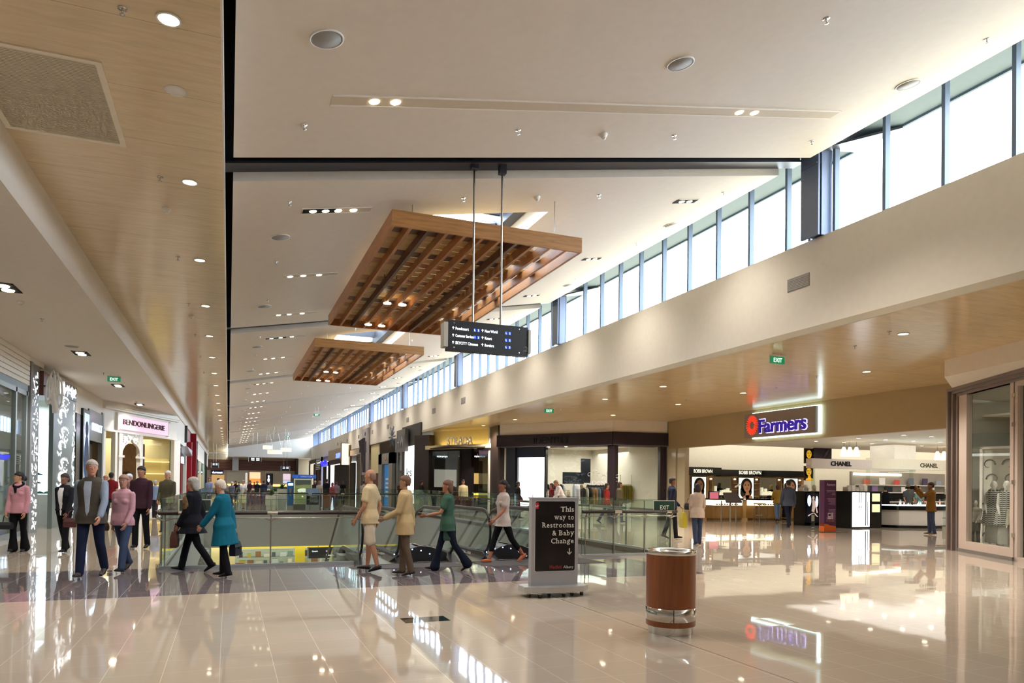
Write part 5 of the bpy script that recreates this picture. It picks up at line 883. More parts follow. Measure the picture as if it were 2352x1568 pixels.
t = thing('floral_screen', 'pale framed screen with dark scroll pattern behind the mannequins', 'screen', (17.6, 11.2, 0)); m = MB(); F5 = Face((17.55, 12.4), (17.9, 10.3)); F5.box(m, 0, F5.L, .07, 2.5, -.05, 0); obj('panel', m, paint('c6c2b6', 'screen_pale'), t, True); m = MB(); F5.box(m, 0, .06, .07, 2.55, 0, .05); F5.box(m, F5.L-.06, F5.L, .07, 2.55, 0, .05); F5.box(m, 0, F5.L, 2.49, 2.55, 0, .05); obj('frame', m, PURE, t, True)
m = MB(); random.seed(21)
for k in range(30):
    a = .2+(k % 5)*.38+.1*sin(k); z = .3+(k//5)*.36; s_ = 1 if k % 2 else -1; m.tube([F5.P(a+s_*.16*cos(q)*(1-q*.13), z+.16*sin(q)*(1-q*.13), .008) for q in [i*.55 for i in range(10)]], [.022-.0018*i for i in range(10)], 5)
obj('scroll_pattern', m, paint('4b4844', 'scroll_dark'), t, True)
# ------------------------------------------------------------ department store
SG = Face((17.8, 21.4), (17.8, 17.6)); sg = lambda x: SG.s_(x, 970)
t = thing('department_store_sign', 'big backlit sign box with red petal flower and blue name', 'shop sign', (17.7, 19.5, 3.3)); b0, b1 = sg(1723), sg(1886)
part(t, 'sign_box', SG, [(b0, b1, 3.27, 4.13, .12, .26)], mat('sign_mauve', '7f7468', .45)); part(t, 'halo_light', SG, [(b0+.25, b1+.06, 3.23, 4.17, .03, .11)], glow('halo_cyan', 'cfeef2', 3.2))
m = MB(); cx, cz = sg(1741.5), 3.71
for k in range(24):
    th = 2*pi*k/24; c_, s_ = cos(th), sin(th); pts = [SG.P(cx+c_*rr*.86, cz+s_*rr, .28) for rr in (.14, .2, .29, .36)]; m.tube(pts, [.006, .014, .021, .006], 6)
obj('petal_flower', m, glow('petal_red', 'f0301c', 1.0), t, True)
m = MB(); SG.text(m, 'Farmers', sg(1759), 3.42, .47, sg(1868)-sg(1759), .28, .05, bold=.022); obj('lettering', m, glow('name_blue', '2a1180', .5), t, True)
m = MB(); SG.text(m, 'Farmers', sg(1759)-.02, 3.41, .50, sg(1868)-sg(1759)+.05, .265, .01, bold=.042); obj('letter_halo', m, glow('name_halo', 'c9c4ff', 1.5), t, True)
# ceiling lights of the store
p2_ = dup(p); first = True; n_ = 0
for row, (y, xs) in enumerate(((16.13, (20.34, 21.8, 23.2, 24.6)), (18.1, (20.26, 21.75, 23.1, 24.6, 26.0)), (20.07, (20.38, 21.8, 23.18, 24.63, 26.09, 27.5)), (22.1, (21.75, 23.23, 24.75, 26.31, 27.62, 29.23)))):
    for i, x in enumerate(xs):
        o = p2_ if first else dup(p); first = False; o.matrix_basis = Matrix.Translation((x, y, 3.35)); o['group'] = 'downlights in the store ceiling'; o['label'] = 'white store ceiling downlight, %s row, %s from the left' % (['nearest', 'second', 'third', 'fourth'][row], ['first', 'second', 'third', 'fourth', 'fifth', 'sixth'][i])
# cosmetics back wall, black head with lit letters
OAK = wood('oak_unit', 'b58d55', .4, sc=3, var=.2, grain=(6, 6, 1)); BW = Face((19.44, 27.9), (27, 27.9)); bx = lambda x: BW.s_(x, 1110)
t = thing('cosmetics_wall_unit', 'oak cosmetics wall unit with black head, niches and mirrors', 'wall unit', (23, 27.9, 0))
part(t, 'black_head', BW, [(bx(1562), bx(1624), 2.02, 2.38, 0, .5), (bx(1624), bx(1644), 2.02, 2.38, 0, .42), (bx(1644), bx(1842), 2.0, 2.3, 0, .35)], BLACKG)
part(t, 'oak_back', BW, [(bx(1562), bx(1842), 0, 2.0, 0, .12)], OAK)
for a, b in ((1563, 1578), (1625, 1631), (1676, 1690), (1727, 1739), (1780, 1789), (1827, 1836)):
    part(t, 'niche', BW, [(bx(a), bx(b), .95, 1.92, .12, .14)], mat('niche_warm', '6a4a28', .5)); part(t, 'niche_lamp', BW, [(bx((a+b)/2)-.04, bx((a+b)/2)+.04, 1.84, 1.88, .14, .18)], LAMP)
    q = part(t, 'niche_shelf', BW, [(bx(a), bx(b), 1.05+.3*i, 1.07+.3*i, .14, .3) for i in range(3)], OAK)
for a, b in ((1586, 1615), (1693, 1724), (1796, 1825)):
    part(t, 'lit_frame', BW, [(bx(a)-.08, bx(b)+.08, .85, 1.95, .12, .16)], BLACKG); part(t, 'lit_edge', BW, [(bx(a)-.03, bx(b)+.03, .9, 1.93, .16, .17)], glow('poster_edge', 'f2f6e8', 1.3))
for a, b in ((1635, 1674), (1741, 1778)):
    part(t, 'mirror_panel', BW, [(bx(a), bx(b), .85, 1.95, .12, .15)], mat('mirror', 'dfe6e2', .03, 1)); random.seed(a)
    m = MB(); 
    for k in range(8): BW.box(m, bx(a)+.05+k*.12, bx(a)+.1+k*.12, 1.1, 1.1+random.uniform(.1, .5), .15, .25)
    obj('display_box', m, glow('box_pale', 'd8d2b8', .5), t, True)
for a, b, z in ((1578, 1620, 2.12), (1686, 1736, 2.1)):
    m = MB(); BW.text(m, 'BOBBI BROWN', bx(a), z, .17, bx(b)-bx(a), .36 if a > 1600 else .51, .004); obj('lettering', m, glow('warm_letter', 'fff4d8', 1.0), t, True)
SKIN1 = paint('c08a68', 'poster_skin', .6); HAIRD = paint('2a1c16', 'poster_hair', .6)
def face_poster(F, a, b, z0, z1, o, label, cat='poster', skin=SKIN1, hair=HAIRD, back=None, two=False):
    t = thing('portrait_poster', label, cat, F.P((a+b)/2, z0, o)); part(t, 'sheet', F, [(a, b, z0, z1, o, o+.01)], back or glow('poster_white', 'dfe6e2', .6)); c = (a+b)/2; h = z1-z0; w = (b-a)/2; N = F.n
    def ell(ca, cz_, ra, rz_, oo, k=18): return [F.P(max(a+.01, min(b-.01, ca+ra*cos(2*pi*i/k))), max(z0+.01, min(z1-.01, cz_+rz_*sin(2*pi*i/k))), oo) for i in range(k)]
    m = MB(); m.add(ell(c, z0+h*.62, w*.9, h*.37, o+.014), [tuple(range(18))]); m.add(ell(c-.1*w, z0+h*.35, w*.95, h*.32, o+.014), [tuple(range(18))]); obj('printed_hair', m, hair, t, True)
    m = MB(); m.add(ell(c+.05*w, z0+h*.6, w*.55, h*.27, o+.018), [tuple(range(18))]); m.add(ell(c+.15*w, z0+h*.2, w*.32, h*.2, o+.017), [tuple(range(18))]); m.add(ell(c+.2*w, z0+h*.06, w*.8, h*.13, o+.017), [tuple(range(18))]); obj('printed_face', m, skin, t, True)
    m = MB(); [m.add(ell(c+.05*w+s_*w*.24, z0+h*.655, w*.12, h*.022, o+.021, 10), [tuple(range(10))]) for s_ in (-1, 1)]; [m.add(ell(c+.05*w+s_*w*.24, z0+h*.7, w*.16, h*.012, o+.021, 10), [tuple(range(10))]) for s_ in (-1, 1)]; m.add(ell(c+.07*w, z0+h*.56, w*.08, h*.012, o+.021, 8), [tuple(range(8))]); obj('printed_features', m, hair, t, True)
    m = MB(); m.add(ell(c+.06*w, z0+h*.49, w*.17, h*.025, o+.021, 10), [tuple(range(10))]); obj('printed_lips', m, paint('a04a44', 'poster_lips'), t, True); return t
face_poster(BW, bx(1587), bx(1614), .92, 1.92, .18, 'lit portrait poster at the left end of the cosmetics wall'); face_poster(BW, bx(1694), bx(1723), .92, 1.92, .18, 'lit portrait poster in the middle of the cosmetics wall'); face_poster(BW, bx(1797), bx(1824), .92, 1.92, .18, 'lit portrait poster behind the man in the blue grey jacket')
def bottles(x0, x1, y, z, n, label, seed, cols, hmax=.16):
    random.seed(seed)
    for i in range(n):
        x = x0+(x1-x0)*(i+.5)/n; h = random.uniform(.06, hmax); c = cols[(i*5+seed) % len(cols)]; r = random.uniform(.015, .03)
        m = MB(); m.lathe([(r, 0), (r, h*.65), (r*.5, h*.75), (r*.5, h)], 8); o = obj('cosmetic_bottle', m, paint(c, 'btl_'+c)); o.location = (x, y+random.uniform(-.08, .08), z)
        tag(o, '%s cosmetic bottle from the left %s' % (ORD[i].replace('nearest', 'first') if i < 20 else 'last', label), 'bottle', 'bottles '+label)
def counter(x0, x1, y0, y1, label, z=.98):
    t = thing('sales_counter', label, 'counter', ((x0+x1)/2, (y0+y1)/2, 0)); m = MB(); m.box((x0, y0, .08), (x1, y1, .66)); obj('oak_body', m, OAK, t, True); m = MB(); m.box((x0+.04, y0+.04, 0), (x1-.04, y1-.04, .08)); obj('plinth', m, wood('oak_dark', '8f6c3e', .5), t, True)
    n = int((x1-x0)/.6)
    for i in range(n): xa = x0+.05+(x1-x0-.1)*i/n; m = MB(); m.box((xa+.05, y0-.015, .14), (xa+(x1-x0-.1)/n-.05, y0, .6)); obj('door_panel', m, OAK, t, True)
    m = MB(); m.box((x0+.02, y0+.02, .66), (x1-.02, y1-.02, z-.08)); obj('lit_case', m, glow('case_glow', 'fff6cc', 1.5), t, True); m = MB(); m.box((x0-.02, y0-.02, z-.08), (x1+.02, y1+.02, z)); obj('black_top', m, BLACKG, t, True)
    m = MB(); [m.box((x0+.15+.14*k, y0+.0, .68), (x0+.22+.14*k, y0+.02, .74)) for k in range(int((x1-x0-.3)/.14))]; obj('goods_row', m, paint('7a6a4a', 'case_goods'), t, True)
counter(20.05, 21.65, 26.3, 26.9, 'left oak counter with glowing case at the cosmetics wall'); counter(22.0, 25.6, 25.9, 26.5, 'long oak counter with glowing case at the cosmetics wall')
bottles(20.1, 21.6, 26.6, .98, 9, 'on the left oak counter', 3, ['18161a', '2c2426', '9a8a80', '141216']); bottles(22.1, 25.4, 26.2, .98, 18, 'on the long oak counter', 4, ['18161a', '3a2c2a', 'b8a898', '5a3a32', '141216'])
t = thing('flower_vase', 'white orchid in a vase on the left oak counter', 'flowers', (21.55, 26.75, .98)); m = MB(); m.lathe([(.04, 0), (.06, .12), (.03, .2)], 10); obj('vase', m, BLACKG, t); m = MB(); m.tube([(0, 0, .15), (.03, 0, .45), (.15, 0, .58)], .006, 5); obj('stem', m, paint('3d5a2c', 'stem_green'), t); m = MB(); [m.ball((.04+.06*i, .02*(i % 2), .5+.03*i), (.05, .03, .045), 7) for i in range(5)]; obj('bloom', m, paint('f2f0ea', 'bloom_white'), t)
t = thing('small_screen', 'small pink screen in black frame on the left oak counter', 'screen', (20.3, 26.0, .98)); q = [atY(x, y, 26.2) for x, y in ((1628, 1147), (1652, 1147), (1652, 1128), (1628, 1128))]; m = MB(); m.box((q[0].x, 26.2, q[0].z), (q[1].x, 26.26, q[2].z)); obj('frame', m, BLACKG, t, True); m = MB(); m.box((q[0].x+.05, 26.19, q[0].z+.04), (q[1].x-.05, 26.2, q[2].z-.04)); obj('picture', m, glow('screen_pink', 'b05a6a', .8), t, True); m = MB(); m.tube([((q[0].x+q[1].x)/2, 26.25, q[0].z), ((q[0].x+q[1].x)/2, 26.25, .98)], .03, 8); obj('screen_foot', m, BLACKG, t, True)
t = thing('bar_stool', 'light timber bar stool between the two oak counters', 'stool', (21.9, 25.5, 0)); m = MB(); m.box((-.18, -.18, .74), (.18, .18, .78)); obj('seat', m, OAK, t)
for a in (-1, 1):
    for b in (-1, 1): m = MB(); m.tube([(a*.19, b*.19, 0), (a*.15, b*.15, .75)], .015, 6); obj('leg', m, STEEL, t)
m = MB(); m.tube([(-.18, -.18, .25), (.18, -.18, .25), (.18, .18, .25), (-.18, .18, .25), (-.18, -.18, .25)], .01, 5); obj('foot_ring', m, STEEL, t)
# angled reading lectern on three steel legs
L0 = [atz(x, y, 0) for x, y in ((1660, 1206), (1677, 1207), (1694, 1206))]
t = thing('map_lectern', 'dark slanted information panel on three steel legs', 'information stand', (L0[1].x, L0[1].y, 0))
for i, q in enumerate(L0): m = MB(); m.tube([(q.x, q.y+.1*(i != 1), 0), (q.x, q.y+.1*(i != 1), .95+.1*(i == 2))], .035 if i == 1 else .022, 8); obj('leg', m, STEEL, t, True)
c = L0[1]; m = MB(); m.prismv([(c.x-.42, c.y-.3, .93), (c.x+.28, c.y-.34, .93), (c.x+.52, c.y+.25, 1.27), (c.x-.1, c.y+.3, 1.27)], (0, .02, -.05)); obj('panel', m, paint('3a3234', 'lectern_dark', .4), t, True); m = MB(); m.prismv([(c.x-.22, c.y-.2, .985), (c.x+.2, c.y-.22, .985), (c.x+.35, c.y+.15, 1.2), (c.x-.0, c.y+.18, 1.2)], (0, -.002, .006)); obj('printed_map', m, paint('6a5048', 'map_brown', .4), t, True)
# golden portrait panels, dark picture
YG = glow('gold_print', 'd8a828', .5)
F6 = Face((24.72, 25.9), (25.5, 25.9))
for z0, z1, l in ((2.62, 3.33, 'upper golden face poster on the store pier'), (1.83, 2.5, 'lower golden face poster on the store pier')): face_poster(F6, 0.05, .62, z0, z1, .0, l, skin=YG, hair=paint('2c2420', 'gold_dark'), back=paint('4a3a30', 'gold_back'))
t = thing('dark_picture', 'dark violet picture above the white cosmetics band', 'picture', (25.9, 25.6, 2.85)); q = [atY(x, y, 25.8) for x, y in ((1869, 1053), (1910, 1052), (1910, 1027), (1869, 1026))]; m = MB(); m.box((q[0].x, 25.8, q[0].z-.1), (q[1].x, 25.84, q[2].z)); obj('sheet', m, paint('34303f', 'violet_dark', .3), t, True); m = MB(); m.prismv([(q[0].x+.55, 25.79, q[0].z), (q[0].x+.8, 25.79, q[0].z+.2), (q[0].x+.95, 25.79, q[2].z-.05), (q[0].x+.7, 25.79, q[0].z+.3)], (0, -.004, 0)); obj('printed_shape', m, paint('6a6270', 'violet_pale'), t, True)
t = thing('hanging_picture', 'small violet portrait picture hanging in the back of the store', 'picture', (27, 24, 2.5)); q = [atY(x, y, 24) for x, y in ((2022, 1049), (2039, 1049), (2039, 1025), (2022, 1025))]; m = MB(); m.box((q[0].x, 24, q[0].z), (q[1].x, 24.04, q[2].z)); obj('sheet', m, glow('violet_print', '7a5070', .4), t, True); m = MB(); m.ball(((q[0].x+q[1].x)/2, 24, (q[0].z+q[2].z)/2), (.14, .01, .2), 8); obj('printed_face', m, glow('violet_face', 'c08a90', .4), t, True)
t = thing('column_banner', 'tall violet and orange picture column behind the white counter', 'banner', (26.3, 23.4, .3)); q = [atY(x, y, 23.5) for x, y in ((2022, 1160), (2040, 1160), (2040, 1080), (2022, 1080))]; m = MB(); m.box((q[0].x, 23.5, .2), (q[1].x, 23.55, q[2].z)); obj('sheet', m, glow('violet_print', '7a5070', .4), t, True); m = MB(); [m.ball(((q[0].x+q[1].x)/2, 23.49, .6+.45*k), (.17, .01, .15), 8) for k in range(4)]; obj('printed_face', m, glow('violet_face', 'c08a90', .4), t, True)
# white canopy band with black name
BD = Face((20.1, 20.62), (23.1, 20.62)); BD2 = Face((23.1, 20.62), (27.6, 21.0)); WB = paint('ddd6d2', 'band_white', .5)
t = thing('cosmetics_canopy', 'white cosmetics canopy band with black capital names', 'canopy', (23.5, 20.8, 0)); m = MB(); m.box((20.1, 20.62, 2.22), (23.1, 20.9, 2.58)); obj('band', m, WB, t, True); m = MB(); m.prism([(23.1, 20.62), (27.8, 21.0), (27.8, 21.3), (23.1, 20.9)], 2.27, 2.67); obj('band', m, paint('e6e0cf', 'band_cream', .5), t, True)
a, b = BD.s_(1908, 1060), BD.s_(1955, 1060); m = MB(); BD.text(m, 'CHANEL', a, 2.33, .17, b-a, .01, .01, bold=.03); obj('lettering', m, BLACKG, t, True); a, b = BD2.s_(2113, 1065), BD2.s_(2153, 1065); m = MB(); BD2.text(m, 'CHANEL', a, 2.37, .17, b-a, .01, .01, bold=.03); obj('lettering', m, paint('4a4232', 'name_bronze'), t, True)
for x, y in ((20.3, 20.75), (23.1, 20.8), (25.6, 20.95)): m = MB(); m.box((x-.05, y-.05, 0), (x+.05, y+.05, 2.25)); obj('glass_post', m, GLASSB, t, True)
for i, x in enumerate((1938, 1952, 1967, 2153, 2168, 2180)):
    q = atY(x, 1047, 21.6) if x < 2000 else atY(x, 1055, 22.3); t = thing('pendant_lamp', 'white cone pendant lamp, %s of the %s three above the canopy' % (['left', 'middle', 'right'][i % 3], 'left' if i < 3 else 'right'), 'pendant lamp', (q.x, q.y, q.z-.02), 0, 'cone pendants in the store'); m = MB(); m.lathe([(.13, 0), (.12, .1), (.06, .36), (.03, .38)], 14, cap=False); m.lathe([(.01, .03), (.11, .03)], 14, cap=False); obj('lamp_shade', m, glow('cone_glow', 'ffe8c0', 1.1), t); m = MB(); m.tube([(0, 0, .36), (0, 0, 3.35-q.z+.02)], .006, 5); obj('cord', m, BLACKG, t)
# black kiosks with lit posters
def kiosk(x0, x1, y0, y1, h, label):
    t = thing('poster_kiosk', label, 'kiosk', ((x0+x1)/2, (y0+y1)/2, 0)); m = MB(); m.box((x0, y0, 0), (x1, y1, h)); obj('kiosk_body', m, BLACKG, t, True); return t
t = kiosk(21.02, 21.75, 21.9, 22.5, 1.35, 'black kiosk with lit blue poster of a seated woman, left of the purple pillar'); m = MB(); m.box((21.08, 21.88, .12), (21.69, 21.9, 1.27)); pp = obj('lit_poster', m, paint('141a2c', 'poster_navy', .3), t, True)
m = MB(); m.ball((21.22, 21.875, .98), (.1, .006, .22), 8); m.ball((21.6, 21.875, .95), (.07, .006, .22), 8); obj('printed_light', m, glow('poster_bluewhite', 'cfe0ff', 1.2), pp, True)
m = MB(); m.ball((21.42, 21.87, 1.08), (.06, .006, .08), 8); m.tube([(21.42, 21.87, 1.0), (21.45, 21.87, .8), (21.4, 21.87, .55)], [(.06, .006), (.08, .006), (.07, .006)], 6, ref=(0, 1, 0)); m.tube([(21.4, 21.87, .5), (21.2, 21.87, .42), (21.15, 21.87, .38)], [(.06, .006)]*3, 6, ref=(0, 0, 1)); m.tube([(21.45, 21.87, .5), (21.62, 21.87, .35)], [(.05, .006)]*2, 6, ref=(0, 0, 1)); m.tube([(21.5, 21.87, .95), (21.62, 21.87, .5)], [(.03, .006)]*2, 6, ref=(0, 1, 0)); obj('printed_figure', m, glow('poster_skin_lit', 'c8a8a0', .7), pp, True); m = MB(); m.box((21.33, 21.86, .18), (21.47, 21.875, .42)); obj('printed_bottle', m, PURE, pp, True)
t = kiosk(21.36, 22.9, 20.0, 20.9, 1.38, 'black kiosk with bright white poster panel right of the purple pillar'); m = MB(); m.box((21.44, 19.98, .06), (22.28, 20.0, 1.33)); pp = obj('lit_poster', m, glow('poster_bright', 'eef8ff', 1.7), t, True); m = MB(); [m.box((21.44+a, 19.975, z0), (21.44+a+w, 19.98, z1)) for a, w, z0, z1 in ((.3, .03, .95, 1.33), (.4, .03, .95, 1.33), (.3, .03, .75, .85), (.4, .03, .75, .85), (.62, .05, .1, 1.33), (.72, .03, .1, 1.0))]; obj('printed_lines', m, paint('6a7078', 'print_grey'), pp, True)
m = MB(); [m.box((22.42, 19.98, z), (22.8, 20.0, z+.3)) for z in (.6, 1.0)]; obj('side_niche', m, glow('niche_cream', 'e0dcae', .6), t, True); m = MB(); m.lathe([(.45, 0), (.45, 1.38)], 20, (22.75, 20.45, 0)); obj('rounded_end', m, BLACKG, t, True)
t = thing('low_drawer_counter', 'white drawer counter with black top between the kiosks', 'counter', (21.9, 21.1, 0)); m = MB(); m.box((21.6, 21.0, .12), (22.5, 21.5, .68)); obj('drawer_front', m, paint('d6cfc4', 'drawer_pale'), t, True); m = MB(); m.box((21.55, 20.98, 0), (22.55, 21.5, .12)).box((21.55, 20.98, .68), (22.55, 21.5, .85)); obj('black_top', m, BLACKG, t, True); m = MB(); [m.box((21.6, 20.99, z), (22.5, 21.0, z+.008)) for z in (.3, .5)]; obj('drawer_gap', m, BLACKG, t, True); m = MB(); m.text('CHANEL', (21.78, 20.985, .42), (1, 0, 0), (0, 0, 1), .06, .4, .004, bold=.02); obj('lettering', m, BLACKG, t, True)
for i in range(9):
    x = 21.1+.075*i if i < 4 else 21.55+.2*(i-4); y = 22.1 if i < 4 else 20.3; o = obj('storage_box', MB().box((x, y, 1.36), (x+(.11 if i < 4 else .17), y+.25, 1.36+.12+.06*(i % 3))), paint(['d8cfc6', 'c6bdb4', 'e4dcd2'][i % 3])); tag(o, '%s pale acrylic box from the left on top of the %s kiosk' % (ORD[i % 4 if i < 4 else i-4].replace('nearest', 'first'), 'left' if i < 4 else 'right'), 'box', 'pale boxes on the kiosks')
# purple pillar sign
t = thing('purple_pillar_sign', 'tall purple pillar sign with orange foot on a flat base plate', 'free-standing sign', (18.55, 17.95, 0)); PUR = paint('472342', 'sign_purple', .4); q0, q1 = atz(1893, 1222, 0), atz(1920, 1222, 0); x0, y0 = q0.x, q0.y; d = (q1-q0); dd = d.normalized(); nn = Vector((-dd.y, dd.x, 0)); w = d.length; NF = Face((q0.x, q0.y), (q1.x, q1.y)); h = NF.z_(1905, 1102)
part(t, 'pillar', NF, [(0, w, .27, h, -.28, 0)], PUR); m = MB(); m.prismv([NF.P(0, 0, 0), NF.P(w, 0, 0), NF.P(w, .2, 0), NF.P(w*.5, .23, 0), NF.P(0, .33, 0)], -NF.n*.28); obj('orange_foot', m, paint('b5551c', 'sign_orange', .4), t, True); part(t, 'pillar_lower', NF, [(0.0, w, .2, .27, -.28, -.005)], PUR)
part(t, 'base_plate', NF, [(-.25, w+.3, 0, .015, -.5, .2)], paint('4a3a28', 'base_bronze'))
m = MB(); NF.text(m, 'Farmers', w*.22, h-.2, .1, w*.7, .002, .003, bold=.01); obj('lettering', m, paint('b49aac', 'purple_text'), t, True); m = MB(); random.seed(2)
for k in range(20):
    if k in (4, 5, 11): continue
    ww = random.uniform(.25, .75)*w; z = h-.36-.045*k-.1*(k > 11); NF.box(m, w*.92-ww, w*.92, z, z+.014, .0, .004)
obj('text_lines', m, paint('9a8096', 'purple_lines'), t, True); m = MB(); NF.box(m, w*.3, w*.6, .5, .65, 0, .004); NF.box(m, w*.34, w*.56, .54, .62, .004, .006, 1); NF.box(m, w*.64, w*.72, .44, .65, 0, .004); NF.box(m, w*.3, w*.6, .44, .48, 0, .004); obj('floor_icon', m, [paint('b9a9b6', 'icon_pale'), PUR], t, True); m = MB(); [m.ball(NF.P(w*(.2+.12*k), .38, .004), (.014, .014, .014), 6) for k in range(6)]; obj('dot_row', m, paint('d87a3a', 'dot_orange'), t, True)
# white island counter and shelves at the right
t = thing('island_counter', 'white faceted cosmetics island with black frame and lit top', 'counter', (24.7, 20.2, 0)); poly = [(23.3, 20.9), (23.6, 19.85), (24.9, 19.3), (26.3, 19.6), (26.6, 20.8)]; 
m = MB(); m.prism(poly, .0, .1); m.prism(poly, .68, .84); obj('black_frame', m, BLACKG, t, True); m = MB(); m.prism([(x+(24.9-x)*.04, y+(20.2-y)*.05) for x, y in poly], .1, .68); obj('white_drawers', m, paint('dcdad6', 'island_white', .3), t, True); m = MB(); m.prism([(x+(24.9-x)*.03, y+(20.2-y)*.04) for x, y in poly], .84, .87); obj('lit_top', m, glow('lit_top', 'dff4f2', 1.4), t, True)
bottles(23.7, 26.2, 20.1, .87, 18, 'on the white faceted island', 8, ['e8e8ec', 'f2f2f4', '20202a', 'd8a090', 'c8d8e0', 'ffffff'], .2)
t = thing('cosmetics_shelving', 'back shelving with pictures and lit shelves behind the white island', 'shelves', (28, 23, 0)); SH = Face((24.5, 22.9), (31, 23.6)); m = MB(); SH.box(m, 0, SH.L, 0, 2.2, -.1, 0); obj('back_panel', m, paint('9c968c', 'shelf_back_grey'), t, True)
for z in (.5, .9, 1.3, 1.62): part(t, 'shelf', SH, [(.2, SH.L, z, z+.04, 0, .4)], paint('e8e6e0', 'shelf_white'))
part(t, 'dark_row', SH, [(.2, SH.L, 1.05, 1.25, 0, .3)], BLACKG); part(t, 'light_strip', SH, [(.1, 3.2, 2.05, 2.15, 0, .1)], glow('strip_white', 'fff6dc', 2)); random.seed(31)
for i in range(12):
    c = ['2a2c38', 'c06048', '8a6a90', 'd8d0c8', '1c1e2a', 'b04038', 'e0dcd4', '5a5f70', 'a87a5a', '3a3048', 'ccc4b8', '7c8088'][i]; a = .3+.5*i; h = random.uniform(.2, .34); v = SH.P(a, 1.66 if i % 2 else 1.34, .15); o = obj('display_card', MB().box((v.x-.15, v.y-.02, v.z), (v.x+.15, v.y+.02, v.z+h)), glow('card_'+c, c, .25)); tag(o, '%s display card, %s along the back shelving' % ({'2a2c38': 'navy', 'c06048': 'coral', '8a6a90': 'violet', 'd8d0c8': 'pale', '1c1e2a': 'black blue', 'b04038': 'red', 'e0dcd4': 'white', '5a5f70': 'slate', 'a87a5a': 'tan', '3a3048': 'dark violet', 'ccc4b8': 'stone', '7c8088': 'grey'}[c], ORD[i].replace('nearest', 'first')), 'display card', 'cards on the store shelving')
for j, z in enumerate((.54, .94)):
    for i in range(16): v = SH.P(.4+.36*i, z, .2); m = MB(); m.lathe([(.035, 0), (.035, .1), (.015, .12), (.015, .16)], 8); o = obj('cosmetic_bottle', m, paint(['e6e6ea', 'c04a3a', 'd8c8b8', '2a2a32'][(i+j) % 4])); o.location = v; tag(o, '%s bottle from the left on the %s back shelf' % (ORD[i].replace('nearest', 'first'), ['lower', 'upper'][j]), 'bottle', 'bottles on the back shelving')
t = thing('glass_display_stand', 'green tinted glass display shelves at the right end of the store', 'shelves', (23.3, 17.0, 0)); m = MB(); m.box((22.6, 16.6, 0), (24.2, 17.3, .22)); obj('base', m, paint('c9cfc0', 'stand_base'), t, True)
for z in (.5, .82, 1.12): m = MB(); m.box((22.6, 16.6, z), (24.2, 17.3, z+.02)); obj('glass_shelf', m, GLASSE, t, True)
for x in (22.62, 24.18): m = MB(); m.box((x, 16.62, .22), (x+.015, 17.28, 1.5)); obj('glass_side', m, GLASSB, t, True)
m = MB(); [m.box((22.7+.5*(k % 3), 16.8, [.52, .84][k//3]), (22.95+.5*(k % 3), 16.95, [.52, .84][k//3]+.24)) for k in range(6)]; obj('boxed_perfume', m, paint('3b3a34', 'perfume_dark'), t, True)
# ------------------------------------------------------------ far hall furniture
t = thing('directory_totem', 'freestanding directory with blue head and green lit map picture', 'directory', (3.8, 40.25, 0)); q = lambda x, y: atY(x, y, 40); D0, D1 = q(675, 1100).x, q(717, 1100).x
m = MB(); m.box((D0, 40, .28), (D1, 40.3, 1.7)); obj('cabinet', m, DARKG, t, True); m = MB(); m.box((D0+.0, 39.97, .3), (D1, 40, 1.67)); obj('picture_border', m, PURE, t, True); m = MB(); m.box((D0+.05, 39.95, .36), (D1-.05, 39.97, 1.62)); pc = obj('picture', m, glow('picture_green', '6a7444', .45), t, True)
m = MB(); m.prismv([(D0+.08, 39.945, 1.35), (D1-.08, 39.945, 1.35), (D1-.08, 39.945, 1.6), (D0+.08, 39.945, 1.6)], (0, -.003, 0)); m.prismv([(D0+.1, 39.945, 1.3), (D1-.1, 39.945, 1.4), (D1-.2, 39.945, 1.58), (D0+.2, 39.945, 1.5)], (0, -.005, 0)); obj('picture_frame_print', m, glow('pic_dark', '3c4440', .3), pc, True)
m = MB(); m.ball((D0+.5, 39.94, 1.05), (.32, .01, .11), 10); m.ball((D0+.3, 39.94, 1.02), (.1, .012, .09), 8); m.ball((D0+.45, 39.94, .72), (.05, .01, .04), 6); obj('pale_print', m, glow('pic_pale', 'd8e0c8', .6), pc, True)
m = MB(); m.box((D0-.05, 39.95, 1.7), (D1+.2, 40.3, 1.88)); obj('blue_head', m, glow('dir_blue', '184a9c', .5), t, True); m = MB(); m.text('DIRECTORY', (D0+.35, 39.945, 1.75), (1, 0, 0), (0, 0, 1), .08, .68, .003); m.text('i', (D0+.14, 39.945, 1.74), (1, 0, 0), (0, 0, 1), .1, None, .003, shear=.3); obj('lettering', m, WFLAT, t, True); m = MB(); m.box((D0, 40.02, 0), (D1, 40.28, .28)); obj('foot', m, paint('5c564e', 'totem_foot'), t, True)
t = thing('cash_machine', 'slim blue cash machine beside the directory', 'cash machine', (3.12, 40.3, 0)); q0, q1 = q(661, 1130).x, q(674, 1130).x; m = MB(); m.box((q0, 40.1, 0), (q1, 40.6, 1.5)); obj('cabinet', m, paint('1560a8', 'machine_blue', .4), t, True); m = MB(); m.box((q0+.03, 40.08, 1.3), (q1-.02, 40.1, 1.42)); obj('name_strip', m, WTXT, t, True); m = MB(); m.tube([((q0+q1)/2, 40.07, 1.15), ((q0+q1)/2, 40.05, .75)], [.06, .03], 8); obj('printed_figure', m, paint('8a7a70', 'machine_figure'), t, True); m = MB(); m.box((q0, 40.08, 0), (q1, 40.1, .22)); obj('foot', m, paint('a89a90', 'machine_foot'), t, True)
